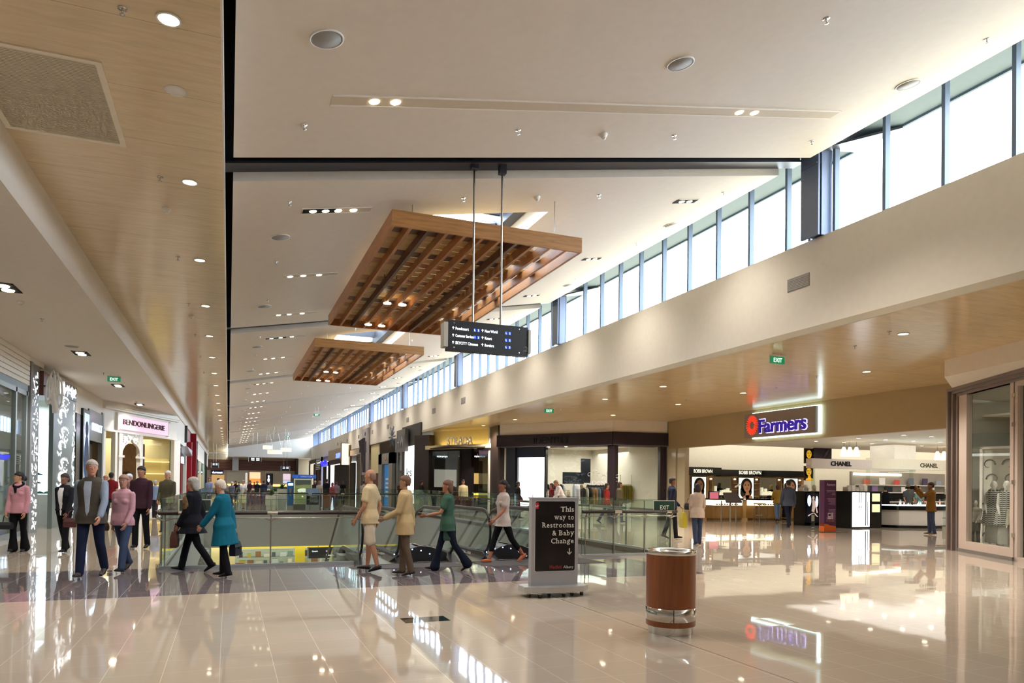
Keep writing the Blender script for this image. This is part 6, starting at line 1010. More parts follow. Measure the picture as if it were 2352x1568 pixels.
t = thing('small_board_stand', 'small wheeled board with picture in front of the directory', 'sign board', (4.2, 39.3, 0)); Y = 39.2; q = lambda x, y: atY(x, y, Y); m = MB(); m.box((q(702, 1150).x, Y, 0), (q(734, 1150).x, Y+.1, 1.17)); obj('stand_frame', m, SILV, t, True); m = MB(); m.box((q(704, 1150).x, Y-.01, .3), (q(732, 1150).x, Y, 1.12)); obj('black_panel', m, BLACKG, t, True); m = MB(); m.box((q(704, 1150).x, Y-.02, .8), (q(732, 1150).x, Y-.01, 1.12)); obj('picture', m, glow('pic_blue', '5a6a84', .4), t, True); m = MB(); [m.box((q(712, 1150).x, Y-.02, .72-.07*k), (q(730, 1150).x, Y-.01, .735-.07*k)) for k in range(5)]; obj('text_lines', m, WFLAT, t, True)
t = thing('litter_bin', 'small brown litter bin right of the small picture board', 'bin', (4.95, 39.6, 0)); m = MB(); m.lathe([(.2, 0), (.2, .1)], 16); obj('base_ring', m, CHROME, t); m = MB(); m.lathe([(.22, .1), (.22, .8)], 16); obj('veneer_body', m, VEN, t)
def planter(x, y, w, h, label, s=.45, seed=1):
    t = thing('potted_plant', label, 'plant', (x, y, 0)); m = MB(); m.prism([(-w*.42, -w*.42), (w*.42, -w*.42), (w*.42, w*.42), (-w*.42, w*.42)], 0, h*.3); m.box((-w/2, -w/2, h*.3), (w/2, w/2, h)); obj('planter_box', m, paint('cfcabc', 'planter_pale', .5), t); random.seed(seed); m = MB()
    for k in range(60):
        th = random.uniform(0, 2*pi); el = random.uniform(.2, 1.4); L = s*random.uniform(.6, 1.1); pts = [Vector((cos(th)*cos(el)*L*f*(1+.2*f), sin(th)*cos(el)*L*f, h+sin(el)*L*f-.25*L*f*f)) for f in (0, .4, .75, 1)]; sd = Vector((-sin(th), cos(th), 0))*.035
        m.add([pts[0]-sd*.3, pts[0]+sd*.3, pts[1]+sd, pts[1]-sd, pts[2]+sd, pts[2]-sd, pts[3]], [(0, 1, 2, 3), (3, 2, 4, 5), (5, 4, 6)], 0)
    obj('foliage', m, paint('2f5a24', 'leaf_green', .5), t); return t
planter(2.15, 40.6, .55, .75, 'tall pale planter with a leafy green plant, left one', .45, 1); planter(2.75, 41.2, .5, 1.1, 'taller pale planter with bushy plant beside the cash machine', .4, 2)
t = thing('kiosk_counter', 'maroon and white kiosk counter far in the hall', 'kiosk', (1.8, 52, 0)); m = MB(); m.box((1.2, 52, 0), (2.6, 53.4, .9)); obj('counter_body', m, paint('7a2f3a', 'kiosk_maroon'), t, True); m = MB(); m.box((1.1, 51.9, .9), (2.7, 53.5, 1.0)); obj('counter_top', m, PURE, t, True); m = MB(); m.box((1.1, 53.4, 0), (1.25, 53.5, 2.1)); obj('post', m, PURE, t, True)
for i, (x, y) in enumerate(((.9, 56), (2.9, 57), (2.2, 60), (3.6, 62))): planter(x, y, .4, .7, ['low flowering planter left of the maroon kiosk', 'planter with yellow green leaves behind the kiosk', 'planter in the middle behind the kiosk', 'farthest planter near the food shop'][i], .5, 11+i)
# mannequins in the right window
# ------------------------------------------------------------ people
def remesh(mb, vox, smooth=4):
    me = bpy.data.meshes.new('r'); me.from_pydata(mb.v, [], mb.f); o = bpy.data.objects.new('r', me); COL.objects.link(o)
    r = o.modifiers.new('r', 'REMESH'); r.mode = 'VOXEL'; r.voxel_size = vox; r.use_smooth_shade = True
    if smooth: s = o.modifiers.new('s', 'SMOOTH'); s.iterations = smooth; s.factor = .5
    dg = bpy.context.evaluated_depsgraph_get(); dg.update(); out = bpy.data.meshes.new_from_object(o.evaluated_get(dg)); bpy.data.objects.remove(o); bpy.data.meshes.remove(me)
    out.polygons.foreach_set('use_smooth', [True]*len(out.polygons)); return out
def mobj(name, me, m, parent):
    me.materials.clear(); me.materials.append(m); me.name = name; o = bpy.data.objects.new(name, me); COL.objects.link(o); o.parent = parent; return o
def limb(m, pts, rads, n=10):
    P = [Vector(p) for p in pts]; d0 = (P[0]-P[1]).normalized(); d1 = (P[-1]-P[-2]).normalized(); r0, r1 = rads[0], rads[-1]; f = lambda r, k: (r[0]*k, r[1]*k) if isinstance(r, tuple) else r*k; g = lambda r: (r[0]+r[1])/2 if isinstance(r, tuple) else r
    P2 = [P[0]+d0*g(r0)*.8, P[0]+d0*g(r0)*.45]+P+[P[-1]+d1*g(r1)*.45, P[-1]+d1*g(r1)*.8]; R2 = [f(r0, .45), f(r0, .85)]+list(rads)+[f(r1, .85), f(r1, .45)]
    m.tube(P2, R2, n, ref=(0, 1, .001))
def person(name_label, x, y, face, h=1.75, sex='m', top='5a6a7a', topk='shirt', bottom='2a2c34', botk='trousers', hair='3a2a20', hk='short', skin='b98a6c', shoes='1c1a1c', stride=.3, lead=1, arms=((.2, .3), (-.2, .3)), head=0, lean=0, near=2, inner=None, sleeve='long', cat='person', scarf=None, z=0, abd=.09, headp=0, vest=None, group=None, hemx=0):
    vox = {2: .0085, 1: .016, 0: .026}[near]; vg = {2: .0125, 1: .02, 0: .03}[near]; k = h/1.75; t = thing('person', name_label, cat, (x, y, z), 0, group)
    t.matrix_basis = Matrix.Translation((x, y, z)) @ Matrix.Rotation(face, 4, 'Z'); fem = sex == 'f'; hw = .088 if not fem else .085; sw = .174 if not fem else .152
    # legs
    TH, SH_ = .43, .41; legs = []
    for s_ in (-1, 1):
        a = stride*(.5 if s_ == lead else -.55); kn = .08 if s_ == lead else .25*min(1, stride*2)+.04
        hipl = Vector((s_*hw, 0, 0)); kneel = hipl+Vector((0, sin(a)*TH, -cos(a)*TH)); b = a-kn; ank = kneel+Vector((0, sin(b)*SH_, -cos(b)*SH_)); pit = (.15 if s_ == lead else -.55)*min(1, stride*2)
        legs.append((hipl, kneel, ank, pit))
    def toe(l): a, p_ = l[2], l[3]; return a+Vector((0, .17*cos(p_)-.0, .17*sin(p_)-.075*cos(p_)))
    low = min(min(l[2].z-.075, toe(l).z-.01) for l in legs); hz = -low; off = Vector((0, 0, hz))
    legs = [(a+off, b+off, c+off, p_) for a, b, c, p_ in legs]
    def up(v):                                   # upper body point, leaned about the hip
        v = Vector(v); dz = v.z; return Vector((v.x, v.y*cos(lean)+dz*sin(lean), hz+dz*cos(lean)-v.y*sin(lean)))
    shz = .468
    hands = []
    armj = []
    for s_, (sa, ea) in zip((-1, 1), arms):
        sh = Vector((s_*sw, 0, shz)); ab = abd; el = sh+Vector((s_*sin(ab)*.29, sin(sa)*.29, -cos(sa)*cos(ab)*.29)); fa = sa+ea; inw = -.25*min(1, max(0, ea)) ; wr = el+Vector((s_*(sin(ab)*.3+inw)*.25, sin(fa)*.25, -cos(fa)*.25)); hd = wr+(wr-el).normalized()*.08
        armj.append((up(sh), up(el), up(wr), up(hd))); hands.append(up(hd))
    K = lambda v: Vector(v)*k
    # body
    m = MB(); chest = .165 if not fem else .145
    tors = [(-.09, hw+.06, .10, 0), (0, hw+.078, .112, -.01), (.14, .135 if not fem else .118, .095, 0), (.3, chest-.01, .105, 0), (.42, chest, .108, -.005), (.49, chest*.93, .09, -.01), (.53, chest*.62, .072, -.012), (.56, .068, .056, -.01)]
    def rg(zz, rx, ry, cy, n=16, infl=0): return [K(up((cos(-2*pi*i/n)*(rx+infl), cy+sin(-2*pi*i/n)*(ry+infl), zz))) for i in range(n)]
    m.rings([rg(*q) for q in tors])
    for l in legs: limb(m, [K(l[0]), K((l[0]+l[1])/2+Vector((0, .01, 0))), K(l[1]), K((l[1]*.6+l[2]*.4)-Vector((0, .012, 0))), K(l[2])], [.078*k, .07*k, .052*k, .052*k, .036*k])
    for j in armj: limb(m, [K(j[0]), K(j[1]), K(j[1]*.55+j[2]*.45), K(j[2])], [.05*k, .038*k, .036*k, .024*k], 8)
    hc = Vector((0, .025+sin(headp)*.05, .585)); limb(m, [K(up((0, -.005, .5))), K(up((0, .01, .6)))], [.055*k, .052*k], 10)
    ch, sh2 = cos(head), sin(head)
    def hp(v):                                   # head point from chin-origin coordinates, turned and nodded
        v = Vector(v); yy = v.y*cos(headp)+(v.z-.1)*sin(headp); zz = (v.z-.1)*cos(headp)-v.y*sin(headp)+.1; return K(up((v.x*ch-yy*sh2, hc.y-.02+v.x*sh2+yy*ch, hc.z+zz)))
    prof = [(-.005, .02, .025, .065), (.015, .042, .045, .045), (.045, .056, .07, .02), (.085, .066, .086, .004), (.125, .072, .094, -.002), (.165, .072, .093, -.006), (.2, .058, .078, -.01), (.222, .034, .046, -.012), (.232, .01, .012, -.012)]
    m.rings([[hp((cos(-2*pi*i/14)*rx, cy+sin(-2*pi*i/14)*ry, zz)) for i in range(14)] for zz, rx, ry, cy in prof])
    if near:
        m.tube([hp((0, .082, .135)), hp((0, .1, .1)), hp((0, .088, .085))], [.007*k, .013*k, .010*k], 6)
        for s_ in (-1, 1): m.ball(hp((s_*.074, -.005, .11)), (.011*k, .018*k, .03*k), 8)
    for j in armj:
        w, hh = j[2], j[3]; d = (hh-w).normalized(); sd = Vector((1 if hh.x > 0 else -1, 0, 0)); fw = d.cross(sd).normalized(); fw = fw if fw.y > 0 else -fw
        if near == 2:
            limb(m, [K(w), K(w+d*.05), K(w+d*.09)], [(.022*k, .018*k), (.016*k, .036*k), (.014*k, .036*k)], 8)
        else: limb(m, [K(w), K(w+d*.14)], [.028*k, .024*k], 6)
    me = remesh(m, vox*k, 3 if near else 2)
    if near == 2:                                # fingers and thumbs joined to the palms
        f = MB()
        for j in armj:
            w, hh = j[2], j[3]; d = (hh-w).normalized(); inn = Vector((-1 if hh.x > 0 else 1, 0, 0)); fw = Vector((0, 1, 0)); fw = (fw-d*fw.dot(d)).normalized()
            for i, (o_, L) in enumerate(((.028, .072), (.01, .082), (-.009, .076), (-.026, .06))):
                b_ = w+d*.085+fw*o_; f.tube([K(b_), K(b_+d*L*.5+inn*.008), K(b_+d*L*.8+inn*.026), K(b_+d*L*.88+inn*.04)], [.0095*k, .0085*k, .008*k, .005*k], 7, ref=(.3, .9, .1))
            b_ = w+d*.03+fw*.026; f.tube([K(b_), K(b_+d*.03+fw*.026+inn*.012), K(b_+d*.06+fw*.03+inn*.022), K(b_+d*.07+fw*.028+inn*.026)], [.012*k, .011*k, .009*k, .005*k], 7, ref=(.3, .1, .9))
        import bmesh
        bm = bmesh.new(); bm.from_mesh(me); o0 = len(bm.verts); vs = [bm.verts.new(v) for v in f.v]; bm.verts.ensure_lookup_table()
        for fc in f.f:
            try: nf = bm.faces.new([vs[i] for i in fc]); nf.smooth = True
            except ValueError: pass
        bm.to_mesh(me); bm.free()
    mobj('body', me, mat('skin_'+skin, skin, .55, noise_=.06), t)
    # face details
    if near:
        for s_ in (-1, 1):
            e = MB(); e.ball(hp((s_*.030, .081, .118)), (.0125*k, .008*k, .007*k), 8); e.ball(hp((s_*.030, .088, .118)), (.0055*k, .004*k, .0055*k), 6, 1); obj('eye', e, [paint('e6dfd6', 'eye_white'), BLACKG], t)
        e = MB(); e.tube([hp((-.024, .083, .05)), hp((0, .092, .051)), hp((.024, .083, .05))], [.003*k, .007*k, .003*k], 6); obj('mouth', e, paint('94504a', 'lips'), t)
        e = MB(); [e.tube([hp((s_*.014, .091, .138)), hp((s_*.03, .089, .143)), hp((s_*.045, .078, .138))], .0035*k, 5) for s_ in (-1, 1)]; obj('eyebrows', e, paint(hair, 'hair_'+hair), t)
    HM = mat('hairs_'+hair, hair, .7, noise_=.35, nscale=30, bump=.5, bscale=50)
    m = MB(); cap_ = []
    base = -.02 if hk in ('bob', 'long') else .085
    for zz, rx, ry, cy in ((.10, .076, .075, -.032), (.135, .083, .085, -.024), (.165, .087, .103, -.008), (.2, .074, .092, -.008), (.228, .05, .062, -.012), (.243, .015, .02, -.014)): cap_.append([hp((cos(-2*pi*i/14)*rx, cy+sin(-2*pi*i/14)*ry, zz)) for i in range(14)])
    if hk != 'bald': m.rings(cap_)
    m.rings([[hp((cos(-2*pi*i/12)*rx, cy+sin(-2*pi*i/12)*ry, zz)) for i in range(12)] for zz, rx, ry, cy in ((.05, .06, .04, -.055), (.09, .074, .062, -.04), (.14, .078, .07, -.034), (.17, .07, .06, -.03))])
    if hk in ('bob', 'long'):
        L = -.02 if hk == 'bob' else -.16; m.rings([[hp((cos(-2*pi*i/12)*rx, cy+sin(-2*pi*i/12)*ry, zz)) for i in range(12)] for zz, rx, ry, cy in ((L, .06, .03, -.07), (L+.06, .085, .055, -.055), (.1, .088, .07, -.04), (.18, .08, .075, -.03))])
    if hk == 'tail': m.ball(hp((0, -.12, .09)), (.045*k, .05*k, .06*k), 10)
    mobj('hair', remesh(m, vg*.8*k, 3), HM, t)
    # clothes
    def topgarment(nm, hem, infl, col, slv='long', collar=True, flare=0, mtx=None, sh_up=0):
        m = MB(); rr = []
        for zz, rx, ry, cy in ([(hem, hw+.1+flare, .128+flare*.8+stride*.05*min(1, -hem*4), -.005)] if hem < -.1 else [])+[q for q in tors if q[0] >= max(hem, -.091)-.001]:
            if zz <= .01: rx, ry, cy = max(rx, hw+.094), max(ry, .122), -.005
            rr.append(rg(zz, rx, ry, cy, 18, infl+(flare*.5 if zz < .05 else 0)))
        if fem and nm != 'vest': pass
        rr.append(rg(.565, .07, .062, -.008, 18, .008)); m.rings(rr)
        if fem:
            for s_ in (-1, 1): m.ball(K(up((s_*.07, .075, .34))), (.07*k, .06*k, .065*k), 10)
        for s_ in (-1, 1): m.ball(K(up((s_*(sw-.035), -.005, .466))), (.075*k, .07*k, .06*k), 10)
        if slv:
            for j in armj:
                A, B, C_ = j[0], j[1], j[2]
                if slv == 'long': limb(m, [K(A), K(A*.5+B*.5), K(B), K(B*.5+C_*.5), K(C_)], [(.044+infl*.8)*k, (.044+infl*.7)*k, (.039+infl*.7)*k, (.036+infl*.7)*k, (.028+infl*.8)*k])
                else: limb(m, [K(A), K(A*.4+B*.6)], [(.046+infl*.8)*k, (.05+infl*.8)*k])
        return mobj(nm, remesh(m, vg*k, 2 if near else 1), mtx or cloth(col), t)
    hem = {'shirt': -.09, 'tee': -.09, 'jacket': -.14, 'coat': -.36, 'cardigan': -.10}[topk] if not hemx else hemx
    nm = {'shirt': 'shirt', 'tee': 't_shirt', 'jacket': 'jacket', 'coat': 'coat', 'cardigan': 'cardigan'}[topk]
    topgarment(nm, hem, {'shirt': .021, 'tee': .021, 'jacket': .03, 'coat': .034, 'cardigan': .023}[topk], top, {'none': None, 'short': 'short'}.get(sleeve, 'long'), flare=.05 if topk == 'coat' else .0)
    if vest: topgarment('vest', -.13, .034, vest, None)
    if inner:                                     # shirt front showing in the open neckline
        e = MB(); N = 6; rowsv = []
        for i in range(N+1):
            zz = -.1+.6*i/N; ia = max(j for j in range(len(tors)-1) if tors[j][0] <= max(zz, -.09)); fr_ = (zz-tors[ia][0])/(tors[ia+1][0]-tors[ia][0]); q = [tors[ia][j]*(1-fr_)+tors[ia+1][j]*fr_ for j in range(4)]; wv = (.012+.05*i/N)*(1 if i < N else .8); yv = q[2]+(.047 if vest else .036)+q[3] + (.028 if fem and 3 <= i <= 5 else 0); rowsv.append([K(up((sx*wv, yv-abs(sx)*.006, zz))) for sx in (-1, 0, 1)])
        vs = [v for r in rowsv for v in r]+[v-Vector((0, .02, 0))*k for r in rowsv for v in r]; n0 = 3*(N+1); fs = [(i*3+j, i*3+j+1, (i+1)*3+j+1, (i+1)*3+j) for i in range(N) for j in range(2)]; e.add(vs, fs+[tuple(n0+q for q in f[::-1]) for f in fs], 0, True); obj('shirt_front', e, cloth(inner), t)
    if scarf: e = MB(); e.tube([K(up((.09*cos(a), .02+.075*sin(a), .53-.05*sin(a)))) for a in [pi*.5+2*pi*i/12 for i in range(13)]], .03*k, 8); e.tube([K(up((.02, .11, .5))), K(up((.0, .135, .36)))], [.04*k, .02*k], 8); obj('scarf', e, cloth(scarf), t)
    m = MB(); m.rings([rg(zz, rx, ry, cy, 16, .012) for zz, rx, ry, cy in ((-.1, hw+.062, .104, 0), (0, hw+.08, .114, -.01), (.11, .135 if not fem else .12, .1, 0), (.13, .12, .09, 0))])
    if botk in ('trousers', 'jeans', 'flare', 'capri', 'shorts'):
        for l in legs:
            A, B, C_ = l[0], l[1], l[2]; e_ = {'flare': (.062, .07, .10), 'shorts': (.1, .1, .1)}.get(botk, (.069, .066, .059) if botk != 'trousers' else (.066, .064, .062))
            if botk == 'shorts': limb(m, [K(A), K(A*.5+B*.5), K(B)], [.094*k, .09*k, .086*k])
            elif botk == 'capri': limb(m, [K(A), K(A*.5+B*.5), K(B), K(B*.45+C_*.55)], [.092*k, .08*k, .064*k, .06*k])
            else:
                end = C_+Vector((0, 0, -.02)); limb(m, [K(A), K(A*.5+B*.5), K(B), K(B*.5+C_*.5), K(end)], [.092*k, .082*k, e_[0]*k, e_[1]*k, e_[2]*k])
    else:
        zh = {'skirt': -.55, 'longskirt': -.78}[botk]; m.rings([rg(zh, .2, .19, .0, 18, 0), rg(zh*.5, .185, .165, 0, 18, 0), rg(-.05, hw+.085, .12, 0, 18, 0)])
    mobj({'jeans': 'jeans', 'shorts': 'shorts', 'skirt': 'skirt', 'longskirt': 'skirt'}.get(botk, 'trousers'), remesh(m, vg*k, 2 if near else 1), cloth(bottom), t)
    for l in legs:
        a, p_ = l[2], l[3]; c_, s3 = cos(p_), sin(p_); fp = lambda yy, zz: K(a+Vector((0, yy*c_-zz*s3, yy*s3+zz*c_))); e = MB(); e.tube([fp(-.06, -.045), fp(-.03, -.035), fp(.05, -.04), fp(.12, -.052), fp(.175, -.058)], [(.03*k, .026*k), (.04*k, .04*k), (.038*k, .036*k), (.042*k, .024*k), (.022*k, .014*k)], 10, ref=(0, 0, 1)); e.tube([fp(-.065, -.07), fp(.05, -.07), fp(.13, -.07), fp(.18, -.068)], [(.032*k, .008*k), (.036*k, .008*k), (.044*k, .008*k), (.02*k, .007*k)], 8, ref=(0, 0, 1)); obj('shoe', e, paint(shoes, 'shoe_'+shoes, .45), t)
    HANDS = [t.matrix_basis @ K(v) for v in hands]
    return t, HANDS
def bag(label, pos, w, h, d, col, rz, cat='bag', soft=False, name='handbag'):
    t = thing(name, label, cat, (pos.x, pos.y, pos.z-h-.14), rz); m = MB(); m.rings([[(sx*w/2*q, sy*d/2*q2, zz) for sx, sy in ((-1, -1), (1, -1), (1, 1), (-1, 1))] for q, q2, zz in ((.94, .9, 0), (1, 1, .04), (1, 1, h*.6), (.92, .5, h))], 0, True, False); obj('bag_body', m, mat('leather_'+col, col, .45), t)
    m = MB(); m.tube([(-w*.28, 0, h-.01), (-w*.2, 0, h+.11), (0, 0, h+.15), (w*.2, 0, h+.11), (w*.28, 0, h-.01)], .009, 6); obj('handle', m, mat('leather_'+col, col, .45), t)
    if not soft: m = MB(); m.box((-w*.48, -d*.52, h*.55), (w*.48, -d*.45, h*.62)).box((-.02, -d*.56, h*.48), (.02, -d*.5, h*.6)); obj('flap_strap', m, BLACKG, t)
    return t
LEFT, RIGHT, TOWARD, AWAY = R_(90), R_(-90), R_(180), R_(0)       # facing along image left / right / to the camera / away
dirc = YAW
FL, FR_, FT, FA = R_(90)-YAW, R_(-90)-YAW, R_(180)-YAW, -YAW
G0 = lambda x, y: atz(x, y, 0)
q = G0(41, 1268); _, hd = person('woman in pink cardigan with dark scarf and black trousers, at the far left', q.x, q.y, FT+.1, 1.6, 'f', 'c08a96', 'cardigan', '121114', 'flare', '161214', 'tail', 'b8876a', '201a1c', .15, 1, ((-.05, .35), (.1, .3)), head=-.7, scarf='141216'); bag('small black handbag held by the woman in pink cardigan', hd[1], .24, .14, .09, '17151a', FT)
q = G0(146, 1270); _, hd = person('woman in white blouse and dark cardigan walking near the patterned panel', q.x, q.y, FT, 1.58, 'f', '1c1c22', 'cardigan', '17161a', 'trousers', '2a1c18', 'tail', '7a5240', '141214', .35, -1, ((.25, .2), (-.2, .2)), inner='d8d6da', hemx=-.05); bag('dark red handbag beside the woman in white blouse', hd[0]+Vector((.1, -.05, .1)), .26, .18, .1, '4a2024', FT)
q = G0(200, 1328); _, hd = person('grey haired man in olive vest over blue shirt, walking in front', q.x+.03, q.y+.05, FT+.15, 1.76, 'm', '8592a6', 'shirt', '1b2138', 'jeans', 'b4aca6', 'short', 'b57f66', '3a3032', .42, 1, ((.35, .25), (-.25, .3)), head=.5, vest='4d4740', inner='a3adc0', abd=.16)
q = G0(281, 1313); _, hd = person('woman in pale pink top and blue jeans beside the man in vest', q.x, q.y, FT-.05, 1.56, 'f', 'c295a2', 'tee', '41506e', 'jeans', '9a7468', 'bob', 'ab7a68', '1c1a1e', .5, -1, ((.1, .45), (-.1, .4)), sleeve='long', head=.2); bag('small brown bag at the waist of the woman in pink top', hd[1]+Vector((-.15, 0, .22)), .2, .12, .08, '3a2a26', FT)
q = G0(322, 1260); person('dark haired man in burgundy shirt and black trousers', q.x, q.y, FT+.1, 1.76, 'm', '3a2430', 'shirt', '16151a', 'trousers', '1c1614', 'short', '9c6c54', '17161a', .2, 1, ((.1, .1), (-.1, .45)))
q = atz(383, 1224, 0); person('white haired man in olive striped shirt behind the glass corner', q.x, q.y, FT, 1.74, 'm', '4a4638', 'shirt', '3b3b40', 'trousers', 'd6d2cc', 'short', 'b88468', '2a2626', .2, 1, ((.1, .5), (.1, .6)), near=2)
q = G0(440, 1312); _, hd = person('grey haired woman in black coat with patterned sleeve carrying a brown bag', q.x, q.y, FL, 1.56, 'f', '15151c', 'coat', '141318', 'trousers', 'a8a49e', 'bob', 'a87a62', '141216', .62, 1, ((.15, .35), (-.35, .3)), near=2, hemx=-.2); bag('brown leather satchel carried by the woman in black coat', hd[0]+Vector((-.03, -.05, .1)), .3, .26, .1, '4a2418', FL+.3, name='satchel')
m = MB(); W0 = _.matrix_basis; m.ball((-.165, .035, 1.10), (.056, .062, .15), 12); o = obj('patterned_sleeve', m, mat('pattern_sleeve', '7a6038', .8, noise_=.7, nscale=26), _)
q = G0(512, 1325); _, hd = person('white haired woman in long teal coat walking left', q.x, q.y, FL, 1.48, 'f', '0f5a70', 'coat', '17161c', 'trousers', 'cdc2b4', 'short', 'b98a74', '121114', .16, 1, ((.5, .25), (-.3, .2)), near=2, head=0, headp=.2, lean=.08); bag('dark handbag behind the woman in teal coat', hd[1]+Vector((.02, .05, -.02)), .26, .22, .1, '15182a', FL)
q = G0(848, 1313); person('man in cream shirt and white shorts walking left by the escalators', q.x, q.y, FL-.2, 1.68, 'm', 'cdb994', 'tee', 'd8ccb6', 'shorts', '8a6a58', 'bald', 'b07e62', '201e22', .25, 1, ((.1, .5), (-.35, .5)), sleeve='short', hemx=-.12)
q = G0(928, 1322); person('person in beige jacket and brown trousers walking left', q.x, q.y, FL, 1.58, 'm', 'b39c74', 'jacket', '5c4d40', 'trousers', '6a4a34', 'short', '9a7458', '3a2e28', .18, 1, ((.3, .8), (-.3, .2)), near=2, hemx=-.22)
q = G0(1026, 1311); _, hd = person('person in brown and green top with dark flared jeans in front of the escalator', q.x, q.y, FL+.1, 1.56, 'f', '3c5a4c', 'tee', '171d2c', 'flare', '6a4630', 'bob', '9a6a50', '14161e', .62, 1, ((.45, .9), (-.2, .6)), near=2, sleeve='short', hemx=-.14); bag('green shoulder bag of the person in flared jeans', hd[1]+Vector((.05, -.1, .2)), .34, .24, .12, '2c4a3e', FL, soft=True, name='shoulder_bag')
q = Vector((4.82, 12.62, 0)); person('woman in white t-shirt and black cropped trousers stepping off the escalator', q.x, q.y, FL+.5, 1.6, 'f', 'c9bcb6', 'tee', '16161a', 'capri', '20181a', 'tail', 'a0644c', 'b0603c', .72, 1, ((.3, .5), (-.5, .6)), sleeve='short', hemx=-.13, near=2)
q = G0(1543, 1238); _, hd = person('person in navy shirt and dark trousers behind the right balustrade', q.x, q.y, FR_, 1.72, 'm', '262a3e', 'shirt', '1c1a1e', 'trousers', '3a2a24', 'short', '8a5c48', '1a181a', .3, 1, ((.2, .6), (-.2, .3)), near=1); bag('yellow shopping bag carried behind the right balustrade', hd[0]+Vector((0, -.1, .0)), .38, .42, .14, 'a89a14', FR_, soft=True, name='shopping_bag')
q = G0(1601, 1252); _, hd = person('woman in cream jacket and blue jeans walking away past the bin', q.x, q.y, FA, 1.54, 'f', 'b8a698', 'jacket', '38425a', 'jeans', '2c1c18', 'bob', '9a6c58', '1c1a22', .22, 1, ((.1, .9), (-.1, .8)), near=2, hemx=-.16); bag('black bag under the arm of the woman in cream jacket', hd[0]+Vector((-.02, 0, .35)), .3, .16, .12, '15141a', FA, soft=True)
q = G0(1810, 1211); person('man in blue grey jacket and dark trousers walking away into the store', q.x, q.y, FA+.1, 1.75, 'm', '4a5263', 'jacket', '1d2434', 'trousers', '1c1a1c', 'short', '9a7058', '14151c', .4, 1, ((.1, .15), (-.15, .2)), near=2, abd=.2)
q = G0(1785, 1197); person('woman in yellow jumper, pale jeans and brown boots at the cosmetics counter', q.x, q.y, FA-.1, 1.6, 'f', 'a8883e', 'jacket', '6f87a8', 'jeans', '5a3a20', 'bob', '9a7058', '4a2818', .35, 1, ((.5, .6), (.2, .7)), near=1, hemx=-.1)
q = G0(2138, 1228); _, hd = person('man in tan jacket and jeans holding a camera to his face', q.x, q.y, FL-.3, 1.7, 'm', '86602c', 'jacket', '4a5570', 'jeans', '3a2a20', 'short', '8a5c44', '8a7050', .1, 1, ((1.25, 1.3), (1.0, 1.5)), near=2, hemx=-.16); t = thing('video_camera', 'black video camera held up by the man in tan jacket', 'camera', (hd[0]+hd[1])/2+Vector((-.02, 0, .02)), FL-.3); m = MB(); m.box((-.05, -.1, -.05), (.05, .16, .06)); obj('camera_body', m, BLACKG, t); m = MB(); m.tube([(0, .16, 0), (0, .3, 0)], .045, 10); obj('lens', m, BLACKG, t)
person('long haired woman in black coat at the cosmetics counter', 23.3, 25.4, FR_, 1.68, 'f', '101014', 'coat', '0e0e12', 'longskirt', '2a1e1a', 'long', 'b08468', '101012', .1, 1, ((.3, .8), (.1, .6)), near=1)
person('blond attendant in black behind the long oak counter', 25.0, 27.2, FT, 1.62, 'f', '141318', 'jacket', '141318', 'trousers', 'c0a050', 'bob', 'b88c70', '101012', 0, 1, ((.2, .8), (.2, .8)), near=1)
person('white haired woman in black long skirt right of the walking man', 24.9, 25.4, FA+.4, 1.62, 'f', 'a8846a', 'tee', '101014', 'longskirt', 'd0c4b0', 'bob', 'b08468', '101012', .1, 1, ((.5, .9), (.2, .4)), near=1, sleeve='short')
person('man in grey t-shirt behind the white island', 26.6, 21.9, FT, 1.68, 'm', '55585c', 'tee', '2a2c30', 'trousers', '8a6a54', 'short', 'a87a60', '202024', .1, 1, ((.2, .4), (.1, .4)), near=1, sleeve='short')
person('woman in pale turquoise top behind the white island', 27.6, 22.2, FT, 1.55, 'f', '7fa3a6', 'tee', '2c3038', 'trousers', 'a89070', 'bob', 'b08468', '202024', .1, 1, ((.2, .5), (.1, .4)), near=1, sleeve='short')
person('dark haired attendant in navy between the two kiosks', 24.6, 22.6, FR_, 1.62, 'f', '1a1f38', 'jacket', '15151c', 'trousers', '1a1416', 'tail', 'a87a60', '101012', 0, 1, ((.3, .8), (.3, .7)), near=1)
person('man in black between the kiosks, seen from behind', 25.3, 21.9, FA, 1.6, 'm', '101014', 'shirt', '101014', 'trousers', '15120f', 'short', 'a87a60', '101012', 0, 1, ((.2, .4), (.2, .4)), near=1)
q = atz(1272, 1190, 0); person('grey haired man in white shirt leaning forward at the clothes shop', 12.6, 26.2, FL+.2, 1.74, 'm', 'ddd6d8', 'shirt', '2a2c34', 'trousers', '8a7058', 'short', 'a87258', '1c1a1c', .1, 1, ((.7, .6), (.6, .6)), near=1, lean=.45)
person('man in cream patterned shirt in front of the dark shop', 10.6, 33.2, FT+.2, 1.68, 'm', 'cdbf96', 'shirt', '3a3630', 'trousers', '1c1614', 'short', '9a6c54', '1c1a1c', .2, 1, ((.1, .2), (-.1, .2)), near=1)
person('person in red top inside the clothes shop glass front', 13.6, 24.4, FR_, 1.58, 'f', '8c2a28', 'tee', '26304a', 'jeans', '2c1c18', 'bob', '9a6a50', '1c1a1c', .5, 1, ((.2, .3), (-.2, .3)), near=1)
person('person in olive top beside the one in red', 14.4, 24.8, FR_, 1.62, 'f', '5f5a48', 'jacket', '2a3048', 'jeans', '3c2a20', 'long', '9a6a50', '1c1a1c', .3, 1, ((.2, .3), (-.2, .3)), near=1)
